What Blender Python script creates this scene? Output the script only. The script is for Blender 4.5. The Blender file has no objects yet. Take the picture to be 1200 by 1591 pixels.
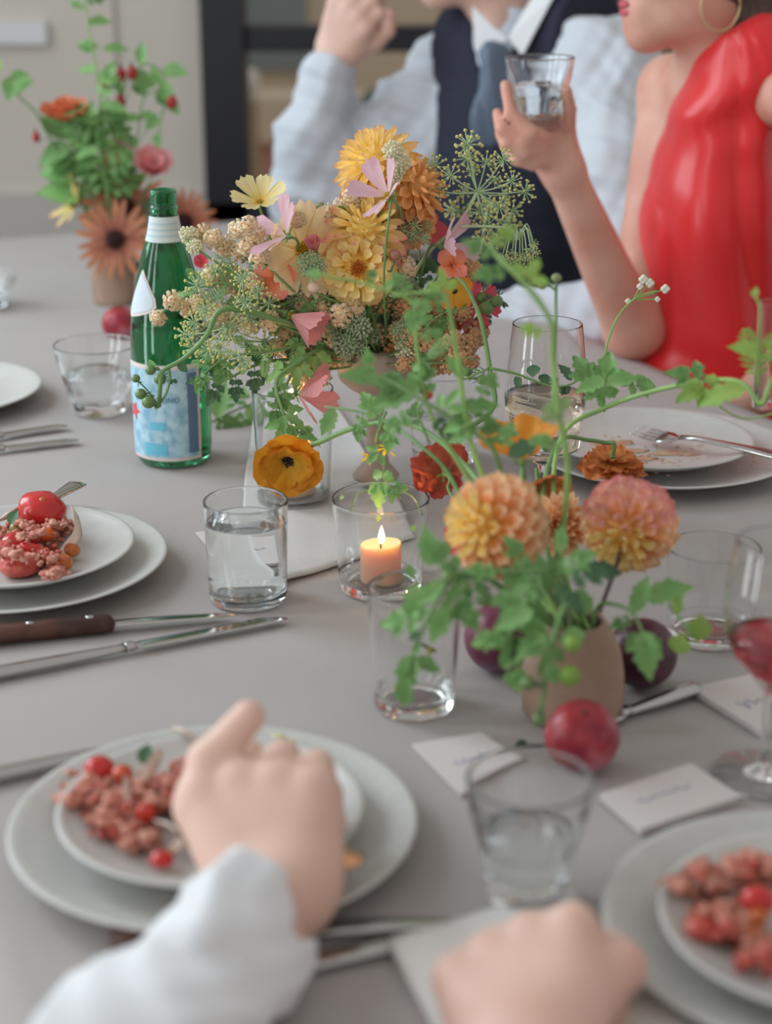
import bpy, math, random
import numpy as np
from mathutils import Vector, Matrix, noise
random.seed(7); np.random.seed(7)
scn = bpy.context.scene
PI = math.pi

# ------------------------------------------------------------------ camera
TZ = 0.75                      # table top height
H = 0.58                       # camera height above the table
F = 2660.0                     # focal length in pixels of the 1200x1591 frame
PITCH = math.radians(19.75)
CAMP = Vector((0, 0, TZ + H))
cam_d = bpy.data.cameras.new('camera')
cam = bpy.data.objects.new('camera', cam_d)
scn.collection.objects.link(cam)
cam.location = CAMP
cam.rotation_euler = (PI / 2 - PITCH, 0, 0)
cam_d.sensor_fit = 'VERTICAL'
cam_d.sensor_height = 36.0
cam_d.lens = F / 1591.0 * 36.0
cam_d.clip_start = 0.05
cam_d.dof.use_dof = True
cam_d.dof.focus_distance = 1.62
cam_d.dof.aperture_fstop = 3.4
scn.camera = cam

# ------------------------------------------------------------------ light
world = bpy.data.worlds.new('world')
scn.world = world
world.use_nodes = True
bgn = world.node_tree.nodes['Background']
bgn.inputs['Color'].default_value = (1.0, 0.955, 0.92, 1)
bgn.inputs['Strength'].default_value = 0.54

def area(name, loc, aim, sx, sy, watts, col):
    l = bpy.data.lights.new(name, 'AREA')
    l.shape = 'RECTANGLE'; l.size = sx; l.size_y = sy; l.energy = watts; l.color = col
    o = bpy.data.objects.new(name, l)
    scn.collection.objects.link(o)
    o.location = loc
    o.rotation_euler = (Vector(aim) - Vector(loc)).to_track_quat('-Z', 'Y').to_euler()
    return o
# daylight from the tall paned window left of the table, one lamp per pane
_wo = Vector((-1.95, 2.5, 1.55)); _aim = Vector((0.1, 1.6, 0.75))
for i in range(2):
    for j in range(3):
        p = _wo + Vector((-0.16, 0.62, 0)) * (i - 0.5) * 1.1 + Vector((0, 0, 0.66)) * j
        area('window_daylight', p, p + Vector((1.0, -0.50, -0.62)), 0.56, 0.56, 6.4, (0.78, 0.91, 1.0))
# and the nearer window on the same side, whose long reflections run down the bottle
for _wo in (Vector((-1.8, 1.15, 0.72)), Vector((-1.8, 0.10, 0.72))):
    for j in range(4):
        p = _wo + Vector((0, 0, 0.66)) * j
        area('window_daylight', p, (-0.1, 1.6, p.z - 0.3), 0.26, 0.60, 3.2, (0.90, 0.96, 1.0))
scn.cycles.max_bounces = 24; scn.cycles.glossy_bounces = 16; scn.cycles.transmission_bounces = 24; scn.cycles.diffuse_bounces = 4
scn.view_settings.view_transform = 'Standard'
scn.view_settings.look = 'None'
scn.view_settings.exposure = 0.0
scn.view_settings.gamma = 1.0
scn.view_settings.use_curve_mapping = False

# ------------------------------------------------------------------ picture -> world helpers
_R = Vector((1, 0, 0)); _U = Vector((0, math.sin(PITCH), math.cos(PITCH))); _W = Vector((0, math.cos(PITCH), -math.sin(PITCH)))
def ray(px, py):
    return _R * ((px - 600) / F) + _U * (-(py - 795.5) / F) + _W
def T(px, py, z=0.0):          # the point z above the table top seen at this pixel
    d = ray(px, py); return CAMP + d * ((z - H) / d.z)
def P(px, py, Y):              # the point at distance Y down the table seen at this pixel
    d = ray(px, py); return CAMP + d * (Y / d.y)
def pxm(Y):                    # metres per pixel at distance Y
    return Y / _W.y / F * 0.97
TOC = Vector((0, -0.93, 0.36))
IR, IU = Vector((1, 0, 0)), Vector((0, 0.3, 0.954))     # right and up as seen from the camera

def V3(x, y, z): return Vector((x, y, z))
def S(r, g, b):
    f = lambda c: (c / 255 / 12.92) if c / 255 <= 0.04045 else ((c / 255 + 0.055) / 1.055) ** 2.4
    return (f(r), f(g), f(b), 1.0)

# ------------------------------------------------------------------ objects
WL = {}
COL = scn.collection
def wloc(o): return WL.get(o.name, Vector((0, 0, 0))) if o is not None else Vector((0, 0, 0))
def thing(name, label, cat, loc, group=None):
    o = bpy.data.objects.new(name, None); COL.objects.link(o)
    o.location = loc; o.empty_display_size = 0.01
    WL[o.name] = Vector(loc)
    o['label'] = label; o['category'] = cat
    if group: o['group'] = group
    return o
def mesh(name, vf, mat, uvs=None, smooth=True):
    V, Fc = vf[0], vf[1]
    me = bpy.data.meshes.new(name)
    me.from_pydata([tuple(v) for v in V], [], [tuple(int(i) for i in f) for f in Fc])
    if len(vf) > 2 and vf[2] is not None:
        uvl = me.uv_layers.new(name='UVMap')
        li = np.empty(len(me.loops), dtype=np.int32); me.loops.foreach_get('vertex_index', li)
        uvl.data.foreach_set('uv', np.asarray(vf[2], dtype=np.float32)[li].ravel())
    if smooth:
        me.polygons.foreach_set('use_smooth', [True] * len(me.polygons))
    if isinstance(mat, (list, tuple)):
        for m in mat: me.materials.append(m)
    elif mat: me.materials.append(mat)
    me.update()
    return me
def part(name, vf, mat, parent, label=None, smooth=True, stuff=False):
    """vf in world coordinates; the mesh is stored relative to the thing's base"""
    off = wloc(parent)
    V = [(v[0] - off.x, v[1] - off.y, v[2] - off.z) for v in vf[0]]
    o = bpy.data.objects.new(name, mesh(name, (V,) + tuple(vf[1:]), mat, smooth=smooth)); COL.objects.link(o)
    o.parent = parent
    WL[o.name] = off.copy()
    if label: o['label'] = label
    if stuff: o['kind'] = 'stuff'
    return o
def single(name, vf, mat, label, cat, loc=None, group=None, kind=None, smooth=True):
    if loc is None:
        A = np.array([tuple(v) for v in vf[0]]); loc = Vector(((A[:, 0].min() + A[:, 0].max()) / 2, (A[:, 1].min() + A[:, 1].max()) / 2, A[:, 2].min()))
    V = [(v[0] - loc[0], v[1] - loc[1], v[2] - loc[2]) for v in vf[0]]
    o = bpy.data.objects.new(name, mesh(name, (V,) + tuple(vf[1:]), mat, smooth=smooth)); COL.objects.link(o)
    o.location = loc; WL[o.name] = Vector(loc)
    if label: o['label'] = label
    if cat: o['category'] = cat
    if group: o['group'] = group
    if kind: o['kind'] = kind
    return o
def put(name, me, M, parent, label=None):
    """a shared mesh placed by a world matrix under a thing"""
    o = bpy.data.objects.new(name, me); COL.objects.link(o)
    o.parent = parent
    o.matrix_basis = Matrix.Translation(-wloc(parent)) @ M
    if label: o['label'] = label
    return o
def put_top(name, me, M, label, cat, group=None):
    o = bpy.data.objects.new(name, me); COL.objects.link(o)
    o.matrix_basis = M; WL[o.name] = M.to_translation()
    o['label'] = label; o['category'] = cat
    if group: o['group'] = group
    return o
def frame(origin, ydir, zhint, s=1.0, sx=1.0, sz=1.0):
    y = Vector(ydir).normalized(); z = Vector(zhint) - y * Vector(zhint).dot(y)
    if z.length < 1e-5: z = Vector((0.1, 0.3, 1)) - y * Vector((0.1, 0.3, 1)).dot(y)
    z.normalize(); x = y.cross(z)
    M = Matrix(((x.x * s * sx, y.x * s, z.x * s * sz, origin[0]), (x.y * s * sx, y.y * s, z.y * s * sz, origin[1]),
                (x.z * s * sx, y.z * s, z.z * s * sz, origin[2]), (0, 0, 0, 1)))
    return M

# ------------------------------------------------------------------ shapes: (verts, faces[, uvs])
def join(*vfs):
    V, Fc, U = [], [], []
    uv = all(len(v) > 2 and v[2] is not None for v in vfs)
    for vf in vfs:
        n = len(V); V.extend(vf[0]); Fc.extend([tuple(i + n for i in f) for f in vf[1]])
        if uv: U.extend(vf[2])
    return (V, Fc, U) if uv else (V, Fc)
def xf(M, vf):
    return ([M @ Vector(v) for v in vf[0]],) + tuple(vf[1:])
def spline(pts, n=6):
    pts = [Vector(p) for p in pts]
    if len(pts) < 3: return [pts[0].lerp(pts[-1], i / n) for i in range(n + 1)]
    out = []
    q = [pts[0] * 2 - pts[1]] + pts + [pts[-1] * 2 - pts[-2]]
    for i in range(1, len(q) - 2):
        a, b, c, d = q[i - 1:i + 3]
        for k in range(n):
            t = k / n
            out.append(0.5 * ((2 * b) + (c - a) * t + (2 * a - 5 * b + 4 * c - d) * t * t + (3 * b - 3 * c + d - a) * t ** 3))
    out.append(pts[-1]); return out
def tube(pts, r, sides=6, squash=1.0, up=None):
    pts = [Vector(p) for p in pts]; n = len(pts)
    rr = [r] * n if not isinstance(r, (list, tuple)) else [r[0] + (r[-1] - r[0]) * i / (n - 1) for i in range(n)] if len(r) == 2 else [r[min(len(r) - 1, int(i * len(r) / n))] for i in range(n)]
    V, Fc, U = [], [], []
    prev = None
    for i, p in enumerate(pts):
        t = (pts[min(i + 1, n - 1)] - pts[max(i - 1, 0)]).normalized()
        if prev is None:
            a = Vector(up) if up else (Vector((0, 0, 1)) if abs(t.z) < 0.9 else Vector((1, 0, 0)))
        else: a = prev
        a = (a - t * a.dot(t)).normalized(); b = t.cross(a); prev = a
        for k in range(sides):
            an = 2 * PI * k / sides
            V.append(p + (a * math.cos(an) * squash + b * math.sin(an)) * rr[i]); U.append((k / sides, i / (n - 1)))
    for i in range(n - 1):
        for k in range(sides):
            k2 = (k + 1) % sides
            Fc.append((i * sides + k, i * sides + k2, (i + 1) * sides + k2, (i + 1) * sides + k))
    Fc.append(tuple(range(sides))[::-1]); Fc.append(tuple((n - 1) * sides + k for k in range(sides)))
    return V, Fc, U
def crisp(prof, d=0.0004):
    # support rings beside every sharp corner, so smooth shading stays true to the wall
    out = []
    for i, p in enumerate(prof):
        if 0 < i < len(prof) - 1:
            a = Vector((prof[i - 1][0] - p[0], prof[i - 1][1] - p[1])); b = Vector((prof[i + 1][0] - p[0], prof[i + 1][1] - p[1]))
            if a.length > d * 2.5: q = a.normalized() * d; out.append((max(0, p[0] + q.x), p[1] + q.y))
            out.append(p)
            if b.length > d * 2.5: q = b.normalized() * d; out.append((max(0, p[0] + q.x), p[1] + q.y))
        else: out.append(p)
    return out
def lathe(prof, seg=48, loc=(0, 0, 0), rmod=None):
    V, Fc = [], []; rings = []
    for r, z in prof:
        if r < 1e-6:
            rings.append([len(V)]); V.append(Vector((loc[0], loc[1], loc[2] + z)))
        else:
            ring = []
            for k in range(seg):
                a = 2 * PI * k / seg; q = r * (rmod(a, z) if rmod else 1)
                ring.append(len(V)); V.append(Vector((loc[0] + q * math.cos(a), loc[1] + q * math.sin(a), loc[2] + z)))
            rings.append(ring)
    for A, B in zip(rings, rings[1:]):
        if len(A) == 1 and len(B) == 1: continue
        for k in range(seg):
            k2 = (k + 1) % seg
            if len(A) == 1: Fc.append((A[0], B[k2], B[k]))
            elif len(B) == 1: Fc.append((A[k], A[k2], B[0]))
            else: Fc.append((A[k], A[k2], B[k2], B[k]))
    return V, Fc
def ball(c, r, nu=12, nv=8, sq=(1, 1, 1), wob=0.0, seed=0):
    V, Fc = [], []
    for j in range(nv + 1):
        th = PI * j / nv
        for i in range(nu):
            ph = 2 * PI * i / nu
            d = Vector((math.sin(th) * math.cos(ph), math.sin(th) * math.sin(ph), math.cos(th)))
            q = r * (1 + wob * noise.noise(d * 1.7 + Vector((seed * 3.1, 0, 0))))
            V.append(Vector(c) + Vector((d.x * sq[0], d.y * sq[1], d.z * sq[2])) * q)
    for j in range(nv):
        for i in range(nu):
            i2 = (i + 1) % nu
            Fc.append((j * nu + i, (j + 1) * nu + i, (j + 1) * nu + i2, j * nu + i2))
    return V, Fc
def box(x0, x1, y0, y1, z0, z1):
    V = [(x, y, z) for z in (z0, z1) for y in (y0, y1) for x in (x0, x1)]
    return [Vector(v) for v in V], [(0, 2, 3, 1), (4, 5, 7, 6), (0, 1, 5, 4), (2, 6, 7, 3), (0, 4, 6, 2), (1, 3, 7, 5)]
def slab(corners, t, lift=0.0, bow=0.0, n=10, rim=0.0):
    """a sheet over four corners (BL, BR, TR, TL world points) of thickness t"""
    a, b, c, d = [Vector(q) for q in corners]; V, Fc = [], []
    for s in (1, 0):
        for j in range(n + 1):
            for i in range(n + 1):
                u, v = i / n, j / n
                p = a * (1 - u) * (1 - v) + b * u * (1 - v) + c * u * v + d * (1 - u) * v
                w = bow * noise.noise(Vector((p.x * 28, p.y * 28, 3.3))) + rim * (abs(2 * u - 1) ** 4 * 0.5)
                V.append(p + Vector((0, 0, lift + (t if s else 0) + w)))
    m = (n + 1) * (n + 1)
    for j in range(n):
        for i in range(n):
            k = j * (n + 1) + i
            Fc.append((k, k + 1, k + n + 2, k + n + 1)); Fc.append((m + k, m + k + n + 1, m + k + n + 2, m + k + 1))
    for i in range(n):
        Fc.append((i + 1, i, m + i, m + i + 1)); k = n * (n + 1) + i; Fc.append((k, k + 1, m + k + 1, m + k))
        k = i * (n + 1); Fc.append((k, k + n + 1, m + k + n + 1, m + k)); k += n; Fc.append((k + n + 1, k, m + k, m + k + n + 1))
    return V, Fc

# ------------------------------------------------------------------ implicit surfaces for bodies, hands and cloth
def cap(a, b, ra, rb, k=0.01): return ('c', Vector(a), Vector(b), ra, rb, k)
def ell(c, r, axes=None, k=0.02): return ('e', Vector(c), r, axes, k)
def sdf_mesh(prims, vox, disp=None, cut=None):
    pts = []
    for q in prims:
        if q[0] == 'c':
            m = max(q[3], q[4]); pts += [q[1] + Vector((m, m, m)), q[1] - Vector((m, m, m)), q[2] + Vector((m, m, m)), q[2] - Vector((m, m, m))]
        else:
            m = max(q[2]); pts += [q[1] + Vector((m, m, m)), q[1] - Vector((m, m, m))]
    A = np.array([tuple(p) for p in pts]); lo = A.min(0) - vox * 4 - 0.01; hi = A.max(0) + vox * 4 + 0.01
    n = np.ceil((hi - lo) / vox).astype(int) + 1
    G = np.full(n, 0.05, dtype=np.float32)
    ax = [lo[i] + np.arange(n[i]) * vox for i in range(3)]
    for q in prims:
        if q[0] == 'c':
            a, b = np.array(q[1]), np.array(q[2]); m = max(q[3], q[4]); l = np.minimum(a, b) - m; h = np.maximum(a, b) + m; k = q[5]
        else:
            c = np.array(q[1]); m = max(q[2]); l = c - m; h = c + m; k = q[4]
        l = l - 0.045; h = h + 0.045
        i0 = np.maximum(((l - lo) / vox).astype(int), 0); i1 = np.minimum(((h - lo) / vox).astype(int) + 2, n)
        X, Y, Z = np.meshgrid(ax[0][i0[0]:i1[0]], ax[1][i0[1]:i1[1]], ax[2][i0[2]:i1[2]], indexing='ij')
        if q[0] == 'c':
            ab = b - a; L2 = max((ab ** 2).sum(), 1e-12)
            t = np.clip(((X - a[0]) * ab[0] + (Y - a[1]) * ab[1] + (Z - a[2]) * ab[2]) / L2, 0, 1)
            d = np.sqrt((X - a[0] - t * ab[0]) ** 2 + (Y - a[1] - t * ab[1]) ** 2 + (Z - a[2] - t * ab[2]) ** 2) - (q[3] + (q[4] - q[3]) * t)
        else:
            D = [X - c[0], Y - c[1], Z - c[2]]
            if q[3] is not None:
                Q = [D[0] * e[0] + D[1] * e[1] + D[2] * e[2] for e in q[3]]
            else: Q = D
            r = q[2]
            k0 = np.sqrt((Q[0] / r[0]) ** 2 + (Q[1] / r[1]) ** 2 + (Q[2] / r[2]) ** 2)
            k1 = np.sqrt((Q[0] / r[0] ** 2) ** 2 + (Q[1] / r[1] ** 2) ** 2 + (Q[2] / r[2] ** 2) ** 2) + 1e-9
            d = k0 * (k0 - 1) / k1
        sub = G[i0[0]:i1[0], i0[1]:i1[1], i0[2]:i1[2]]
        if k > 0:
            hh = np.clip(k - np.abs(sub - d), 0, None) / k
            G[i0[0]:i1[0], i0[1]:i1[1], i0[2]:i1[2]] = np.minimum(sub, d) - hh * hh * k * 0.25
        else:   # negative k carves the shape away
            G[i0[0]:i1[0], i0[1]:i1[1], i0[2]:i1[2]] = np.maximum(sub, -d)
    X, Y, Z = np.meshgrid(*ax, indexing='ij')
    if disp is not None: G = G + disp(X, Y, Z)
    if cut is not None: G = np.maximum(G, cut(X, Y, Z))
    G[0] = G[-1] = 0.05; G[:, 0] = G[:, -1] = 0.05; G[:, :, 0] = G[:, :, -1] = 0.05
    ins = G < 0
    c = ins[:-1, :-1, :-1].astype(np.int8)
    for dx, dy, dz in [(1,0,0),(0,1,0),(0,0,1),(1,1,0),(1,0,1),(0,1,1),(1,1,1)]:
        c = c + ins[dx:dx + n[0] - 1, dy:dy + n[1] - 1, dz:dz + n[2] - 1]
    act = (c > 0) & (c < 8)
    I = np.argwhere(act); idx = np.full(act.shape, -1, dtype=np.int64); idx[act] = np.arange(len(I))
    acc = np.zeros((len(I), 3)); cnt = np.zeros(len(I))
    cor = [(0,0,0),(1,0,0),(0,1,0),(1,1,0),(0,0,1),(1,0,1),(0,1,1),(1,1,1)]
    val = [G[I[:, 0] + a, I[:, 1] + b, I[:, 2] + g] for a, b, g in cor]
    for i in range(8):
        for j in range(i + 1, 8):
            if sum(abs(cor[i][m] - cor[j][m]) for m in range(3)) != 1: continue
            m = (val[i] < 0) != (val[j] < 0)
            t = val[i][m] / (val[i][m] - val[j][m])
            ci, cj = np.array(cor[i]), np.array(cor[j])
            acc[m] += ci + (cj - ci) * t[:, None]; cnt[m] += 1
    Vv = lo + (I + acc / cnt[:, None]) * vox
    Fc = []
    for axis in range(3):
        e = [0, 0, 0]; e[axis] = 1
        a = ins[:n[0] - e[0], :n[1] - e[1], :n[2] - e[2]]; b = ins[e[0]:, e[1]:, e[2]:]
        K = np.argwhere(a != b)
        o1, o2 = [(1, 2), (2, 0), (0, 1)][axis]
        K = K[(K[:, o1] > 0) & (K[:, o2] > 0)]
        d1 = np.zeros(3, int); d1[o1] = 1; d2 = np.zeros(3, int); d2[o2] = 1
        g = lambda q: idx[q[:, 0], q[:, 1], q[:, 2]]
        q0, q1, q2, q3 = g(K - d1 - d2), g(K - d2), g(K), g(K - d1)
        flip = ~a[K[:, 0], K[:, 1], K[:, 2]]
        quad = np.stack([q0, q1, q2, q3], 1); quad[flip] = quad[flip][:, ::-1]
        Fc.append(quad)
    Fc = np.concatenate(Fc); Fc = Fc[(Fc >= 0).all(1)]
    # one light relax
    nb = np.zeros_like(Vv); nc = np.zeros(len(Vv))
    for i in range(4):
        np.add.at(nb, Fc[:, i], Vv[Fc[:, (i + 1) % 4]]); np.add.at(nc, Fc[:, i], 1)
    Vv = Vv * 0.4 + nb / np.maximum(nc, 1)[:, None] * 0.6
    return Vv.tolist(), Fc.tolist()

# ------------------------------------------------------------------ materials
MATS = {}
def bs(name, col, rough=0.5, metal=0.0, spec=0.5, sub=0.0, trans=0.0, ior=1.45, var=0.0, vscale=20, bump=0.0, bscale=200, col2=None, emis=None, es=0.0, sheen=0.0, aniso=0, coat=0):
    m = bpy.data.materials.new(name); m.use_nodes = True
    nt = m.node_tree; b = nt.nodes['Principled BSDF']
    b.inputs['Base Color'].default_value = col
    b.inputs['Roughness'].default_value = rough; b.inputs['Metallic'].default_value = metal
    b.inputs['Specular IOR Level'].default_value = spec; b.inputs['IOR'].default_value = ior
    b.inputs['Transmission Weight'].default_value = trans
    b.inputs['Sheen Weight'].default_value = sheen; b.inputs['Coat Weight'].default_value = coat
    if sub: b.inputs['Subsurface Weight'].default_value = sub; b.inputs['Subsurface Radius'].default_value = (0.012, 0.005, 0.003); b.inputs['Subsurface Scale'].default_value = 1.0
    if emis: b.inputs['Emission Color'].default_value = emis; b.inputs['Emission Strength'].default_value = es
    tc = nt.nodes.new('ShaderNodeTexCoord')
    if var or col2:
        n = nt.nodes.new('ShaderNodeTexNoise'); n.inputs['Scale'].default_value = vscale; n.inputs['Detail'].default_value = 5
        nt.links.new(tc.outputs['Object'], n.inputs['Vector'])
        r = nt.nodes.new('ShaderNodeValToRGB'); r.color_ramp.elements[0].position = 0.38; r.color_ramp.elements[1].position = 0.62
        c2 = col2 if col2 else tuple(c * (1 - var) for c in col[:3]) + (1,)
        r.color_ramp.elements[0].color = c2; r.color_ramp.elements[1].color = col
        nt.links.new(n.outputs['Fac'], r.inputs['Fac']); nt.links.new(r.outputs['Color'], b.inputs['Base Color'])
    if bump:
        n = nt.nodes.new('ShaderNodeTexNoise'); n.inputs['Scale'].default_value = bscale; n.inputs['Detail'].default_value = 4
        nt.links.new(tc.outputs['Object'], n.inputs['Vector'])
        bp = nt.nodes.new('ShaderNodeBump'); bp.inputs['Strength'].default_value = bump; bp.inputs['Distance'].default_value = 0.001
        nt.links.new(n.outputs['Fac'], bp.inputs['Height']); nt.links.new(bp.outputs['Normal'], b.inputs['Normal'])
    MATS[name] = m
    return m
def petal_mat(name, stops, rough=0.55, trans=0.3, rnd=0.12, streak=0.15):
    """petal and leaf colour along the blade (UV v), streaked, letting some light through"""
    m = bpy.data.materials.new(name); m.use_nodes = True
    nt = m.node_tree; b = nt.nodes['Principled BSDF']; out = nt.nodes['Material Output']
    uv = nt.nodes.new('ShaderNodeUVMap'); sep = nt.nodes.new('ShaderNodeSeparateXYZ'); nt.links.new(uv.outputs['UV'], sep.inputs[0])
    mp = nt.nodes.new('ShaderNodeMapping'); mp.inputs['Scale'].default_value = (14, 1.2, 1); nt.links.new(uv.outputs['UV'], mp.inputs['Vector'])
    ns = nt.nodes.new('ShaderNodeTexNoise'); ns.inputs['Scale'].default_value = 1.5; nt.links.new(mp.outputs['Vector'], ns.inputs['Vector'])
    ma = nt.nodes.new('ShaderNodeMath'); ma.operation = 'MULTIPLY_ADD'; ma.inputs[1].default_value = streak; nt.links.new(ns.outputs['Fac'], ma.inputs[0])
    ma.inputs[2].default_value = 0; nt.links.new(sep.outputs['Y'], ma.inputs[2])
    sb = nt.nodes.new('ShaderNodeMath'); sb.operation = 'SUBTRACT'; sb.inputs[1].default_value = streak * 0.5; nt.links.new(ma.outputs[0], sb.inputs[0])
    r = nt.nodes.new('ShaderNodeValToRGB'); nt.links.new(sb.outputs[0], r.inputs['Fac'])
    els = r.color_ramp.elements
    els[0].position, els[0].color = stops[0]; els[1].position, els[1].color = stops[-1]
    for p, c in stops[1:-1]:
        e = els.new(p); e.color = c
    oi = nt.nodes.new('ShaderNodeObjectInfo'); hs = nt.nodes.new('ShaderNodeHueSaturation')
    mr = nt.nodes.new('ShaderNodeMapRange'); mr.inputs['To Min'].default_value = 1 - rnd; mr.inputs['To Max'].default_value = 1 + rnd
    nt.links.new(oi.outputs['Random'], mr.inputs['Value']); nt.links.new(mr.outputs[0], hs.inputs['Value']); nt.links.new(r.outputs['Color'], hs.inputs['Color'])
    nt.links.new(hs.outputs['Color'], b.inputs['Base Color']); b.inputs['Roughness'].default_value = rough; b.inputs['Specular IOR Level'].default_value = 0.3
    tl = nt.nodes.new('ShaderNodeBsdfTranslucent'); nt.links.new(hs.outputs['Color'], tl.inputs['Color'])
    mx = nt.nodes.new('ShaderNodeMixShader'); mx.inputs['Fac'].default_value = trans
    nt.links.new(b.outputs[0], mx.inputs[1]); nt.links.new(tl.outputs[0], mx.inputs[2]); nt.links.new(mx.outputs[0], out.inputs['Surface'])
    return m
def glass_mat(name, col=(1, 1, 1, 1), rough=0.0, ior=1.45):
    m = bpy.data.materials.new(name); m.use_nodes = True
    nt = m.node_tree; nt.nodes.remove(nt.nodes['Principled BSDF'])
    g = nt.nodes.new('ShaderNodeBsdfGlass'); g.inputs['Color'].default_value = col; g.inputs['Roughness'].default_value = rough; g.inputs['IOR'].default_value = ior
    nt.links.new(g.outputs[0], nt.nodes['Material Output'].inputs['Surface'])
    return m
GLASS = glass_mat('clear_glass', (0.985, 0.99, 0.99, 1), 0.0, 1.45)
WATER = glass_mat('water', (0.99, 0.995, 1, 1), 0.0, 1.33)
GREEN_GLASS = bs('green_glass', (0.10, 0.50, 0.26, 1), 0.0, trans=1.0, ior=1.5)
ROSE = bs('rose_wine', (0.99, 0.88, 0.74, 1), 0.0, trans=1.0, ior=1.34)
REDWINE = bs('red_wine', (0.66, 0.09, 0.12, 1), 0.0, trans=1.0, ior=1.34)
LINEN = bs('linen_tablecloth', S(175, 170, 167), 0.9, var=0.05, vscale=6, bump=0.35, bscale=900, sheen=0.1)
WHITE_LINEN = bs('white_linen', S(225, 224, 220), 0.9, bump=0.3, bscale=700, sheen=0.1)
GAUZE = bs('white_gauze', S(204, 204, 202), 0.95, bump=0.4, bscale=900)
CERAMIC = bs('speckled_ceramic', S(200, 201, 197), 0.32, var=0.05, vscale=60)
CARD = bs('card_paper', S(214, 208, 206), 0.7)
CARD_EDGE = CARD
INK = bs('blue_ink', S(146, 150, 182), 0.6)
STEEL = bs('polished_steel', (0.50, 0.50, 0.49, 1), 0.14, metal=1.0)
COPPER = bs('warm_steel', (0.80, 0.42, 0.22, 1), 0.2, metal=1.0)
WOOD = bs('dark_walnut', S(92, 58, 46), 0.45, col2=S(58, 36, 30), vscale=40)
STEM = bs('green_stem', S(118, 158, 98), 0.5, var=0.2, vscale=30)
STEM_LIGHT = bs('pale_green_stem', S(150, 190, 110), 0.5, var=0.15, vscale=30)
STEM_DARK = bs('dark_stem', S(78, 74, 62), 0.6)
SKIN = bs('skin', S(226, 192, 176), 0.5, sub=0.25, col2=S(216, 176, 160), vscale=9)
SKIN_PINK = bs('skin_flushed', S(222, 176, 158), 0.5, sub=0.25, col2=S(212, 154, 136), vscale=14)
# ================================================================== the room
FLOOR_M = bs('floor_boards', S(120, 104, 90), 0.5, var=0.25, vscale=3)
WALL_M = bs('plaster', S(206, 200, 190), 0.85, var=0.03, vscale=2)
FRAME_M = bs('black_steel', S(34, 35, 42), 0.45)
PANE_M = glass_mat('window_glass', (1, 1, 1, 1), 0.0, 1.1)
WY = 4.15                                          # back wall
def struct(name, vf, m, smooth=False, parent=None):
    if parent: return part(name, vf, m, parent, smooth=smooth)
    o = single(name, vf, m, None, None, kind='structure', smooth=smooth); return o
fl = struct('floor', box(-3.2, 3.2, -1.5, WY + 0.12, -0.05, -0.03), FLOOR_M)
for k in range(40):                                # boards
    x0 = -3.2 + k * 0.16
    part('plank', box(x0 + 0.002, x0 + 0.158, -1.5, WY, -0.03, -0.0005 * (k % 3)), FLOOR_M, fl, smooth=False)
# opening from x=-0.42 to 1.9, z from 0.62 to 2.5
XL, XR, ZB, ZT = P(318, 170, WY).x - 0.0, 2.3, P(350, 330, WY).z - 0.02, 2.6
wb = struct('wall_back', join(box(-3.2, XL, WY, WY + 0.12, -0.05, 2.9), box(XR, 3.2, WY, WY + 0.12, -0.05, 2.9),
                         box(XL, XR, WY, WY + 0.12, -0.05, ZB), box(XL, XR, WY, WY + 0.12, ZT, 2.9)), WALL_M)
# faint vertical moulding and a small pale plate on the wall
part('moulding', box(P(166, 60, WY).x, P(166, 60, WY).x + 0.02, WY - 0.012, WY, 0.1, 2.85), WALL_M, wb, smooth=False)
struct('baseboard_back', box(-3.2, XL, WY - 0.03, WY, 0.0, P(100, 300, WY).z), bs('lower_wall_paint', S(186, 184, 178), 0.7))
single('wall_sign', box(P(-40, 50, WY).x, P(74, 50, WY).x, WY - 0.02, WY, P(30, 68, WY).z, P(30, 33, WY).z), bs('pale_board', S(216, 218, 222), 0.6),
       'small blank pale grey panel fixed to the beige wall', 'wall panel', smooth=False)
wn = struct('window_1', box(XL, XL + 0.10, WY - 0.05, WY + 0.09, ZB, ZT), FRAME_M)
xs = P(318, 170, WY).x
def fbar(nm, x0, x1, z0, z1, dy=0.0): part(nm, box(x0, x1, WY - 0.05 + dy, WY + 0.07, z0, z1), FRAME_M, wn, smooth=False)
fbar('window_frame', XL, XR, ZB, ZB + 0.05); fbar('window_frame', XL, XR, ZT - 0.05, ZT); fbar('window_frame', XR - 0.08, XR, ZB, ZT)
zb = P(500, 60, WY).z
fbar('glazing_bar', XL + 0.1, XR - 0.08, zb - 0.028, zb + 0.028, 0.02)
for z in (zb + 0.62, zb + 1.2): fbar('glazing_bar', XL + 0.1, XR - 0.08, z - 0.02, z + 0.02, 0.02)
for x in (XL + 0.95, XL + 1.8): fbar('glazing_bar', x - 0.02, x + 0.02, ZB + 0.05, ZT - 0.05, 0.02)
part('window_pane', box(XL + 0.1, XR - 0.08, WY + 0.03, WY + 0.034, ZB + 0.05, ZT - 0.05), PANE_M, wn, smooth=False)
part('window_sill', box(XL - 0.02, XR, WY - 0.12, WY - 0.04, ZB - 0.05, ZB), WALL_M, wn, smooth=False)
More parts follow.
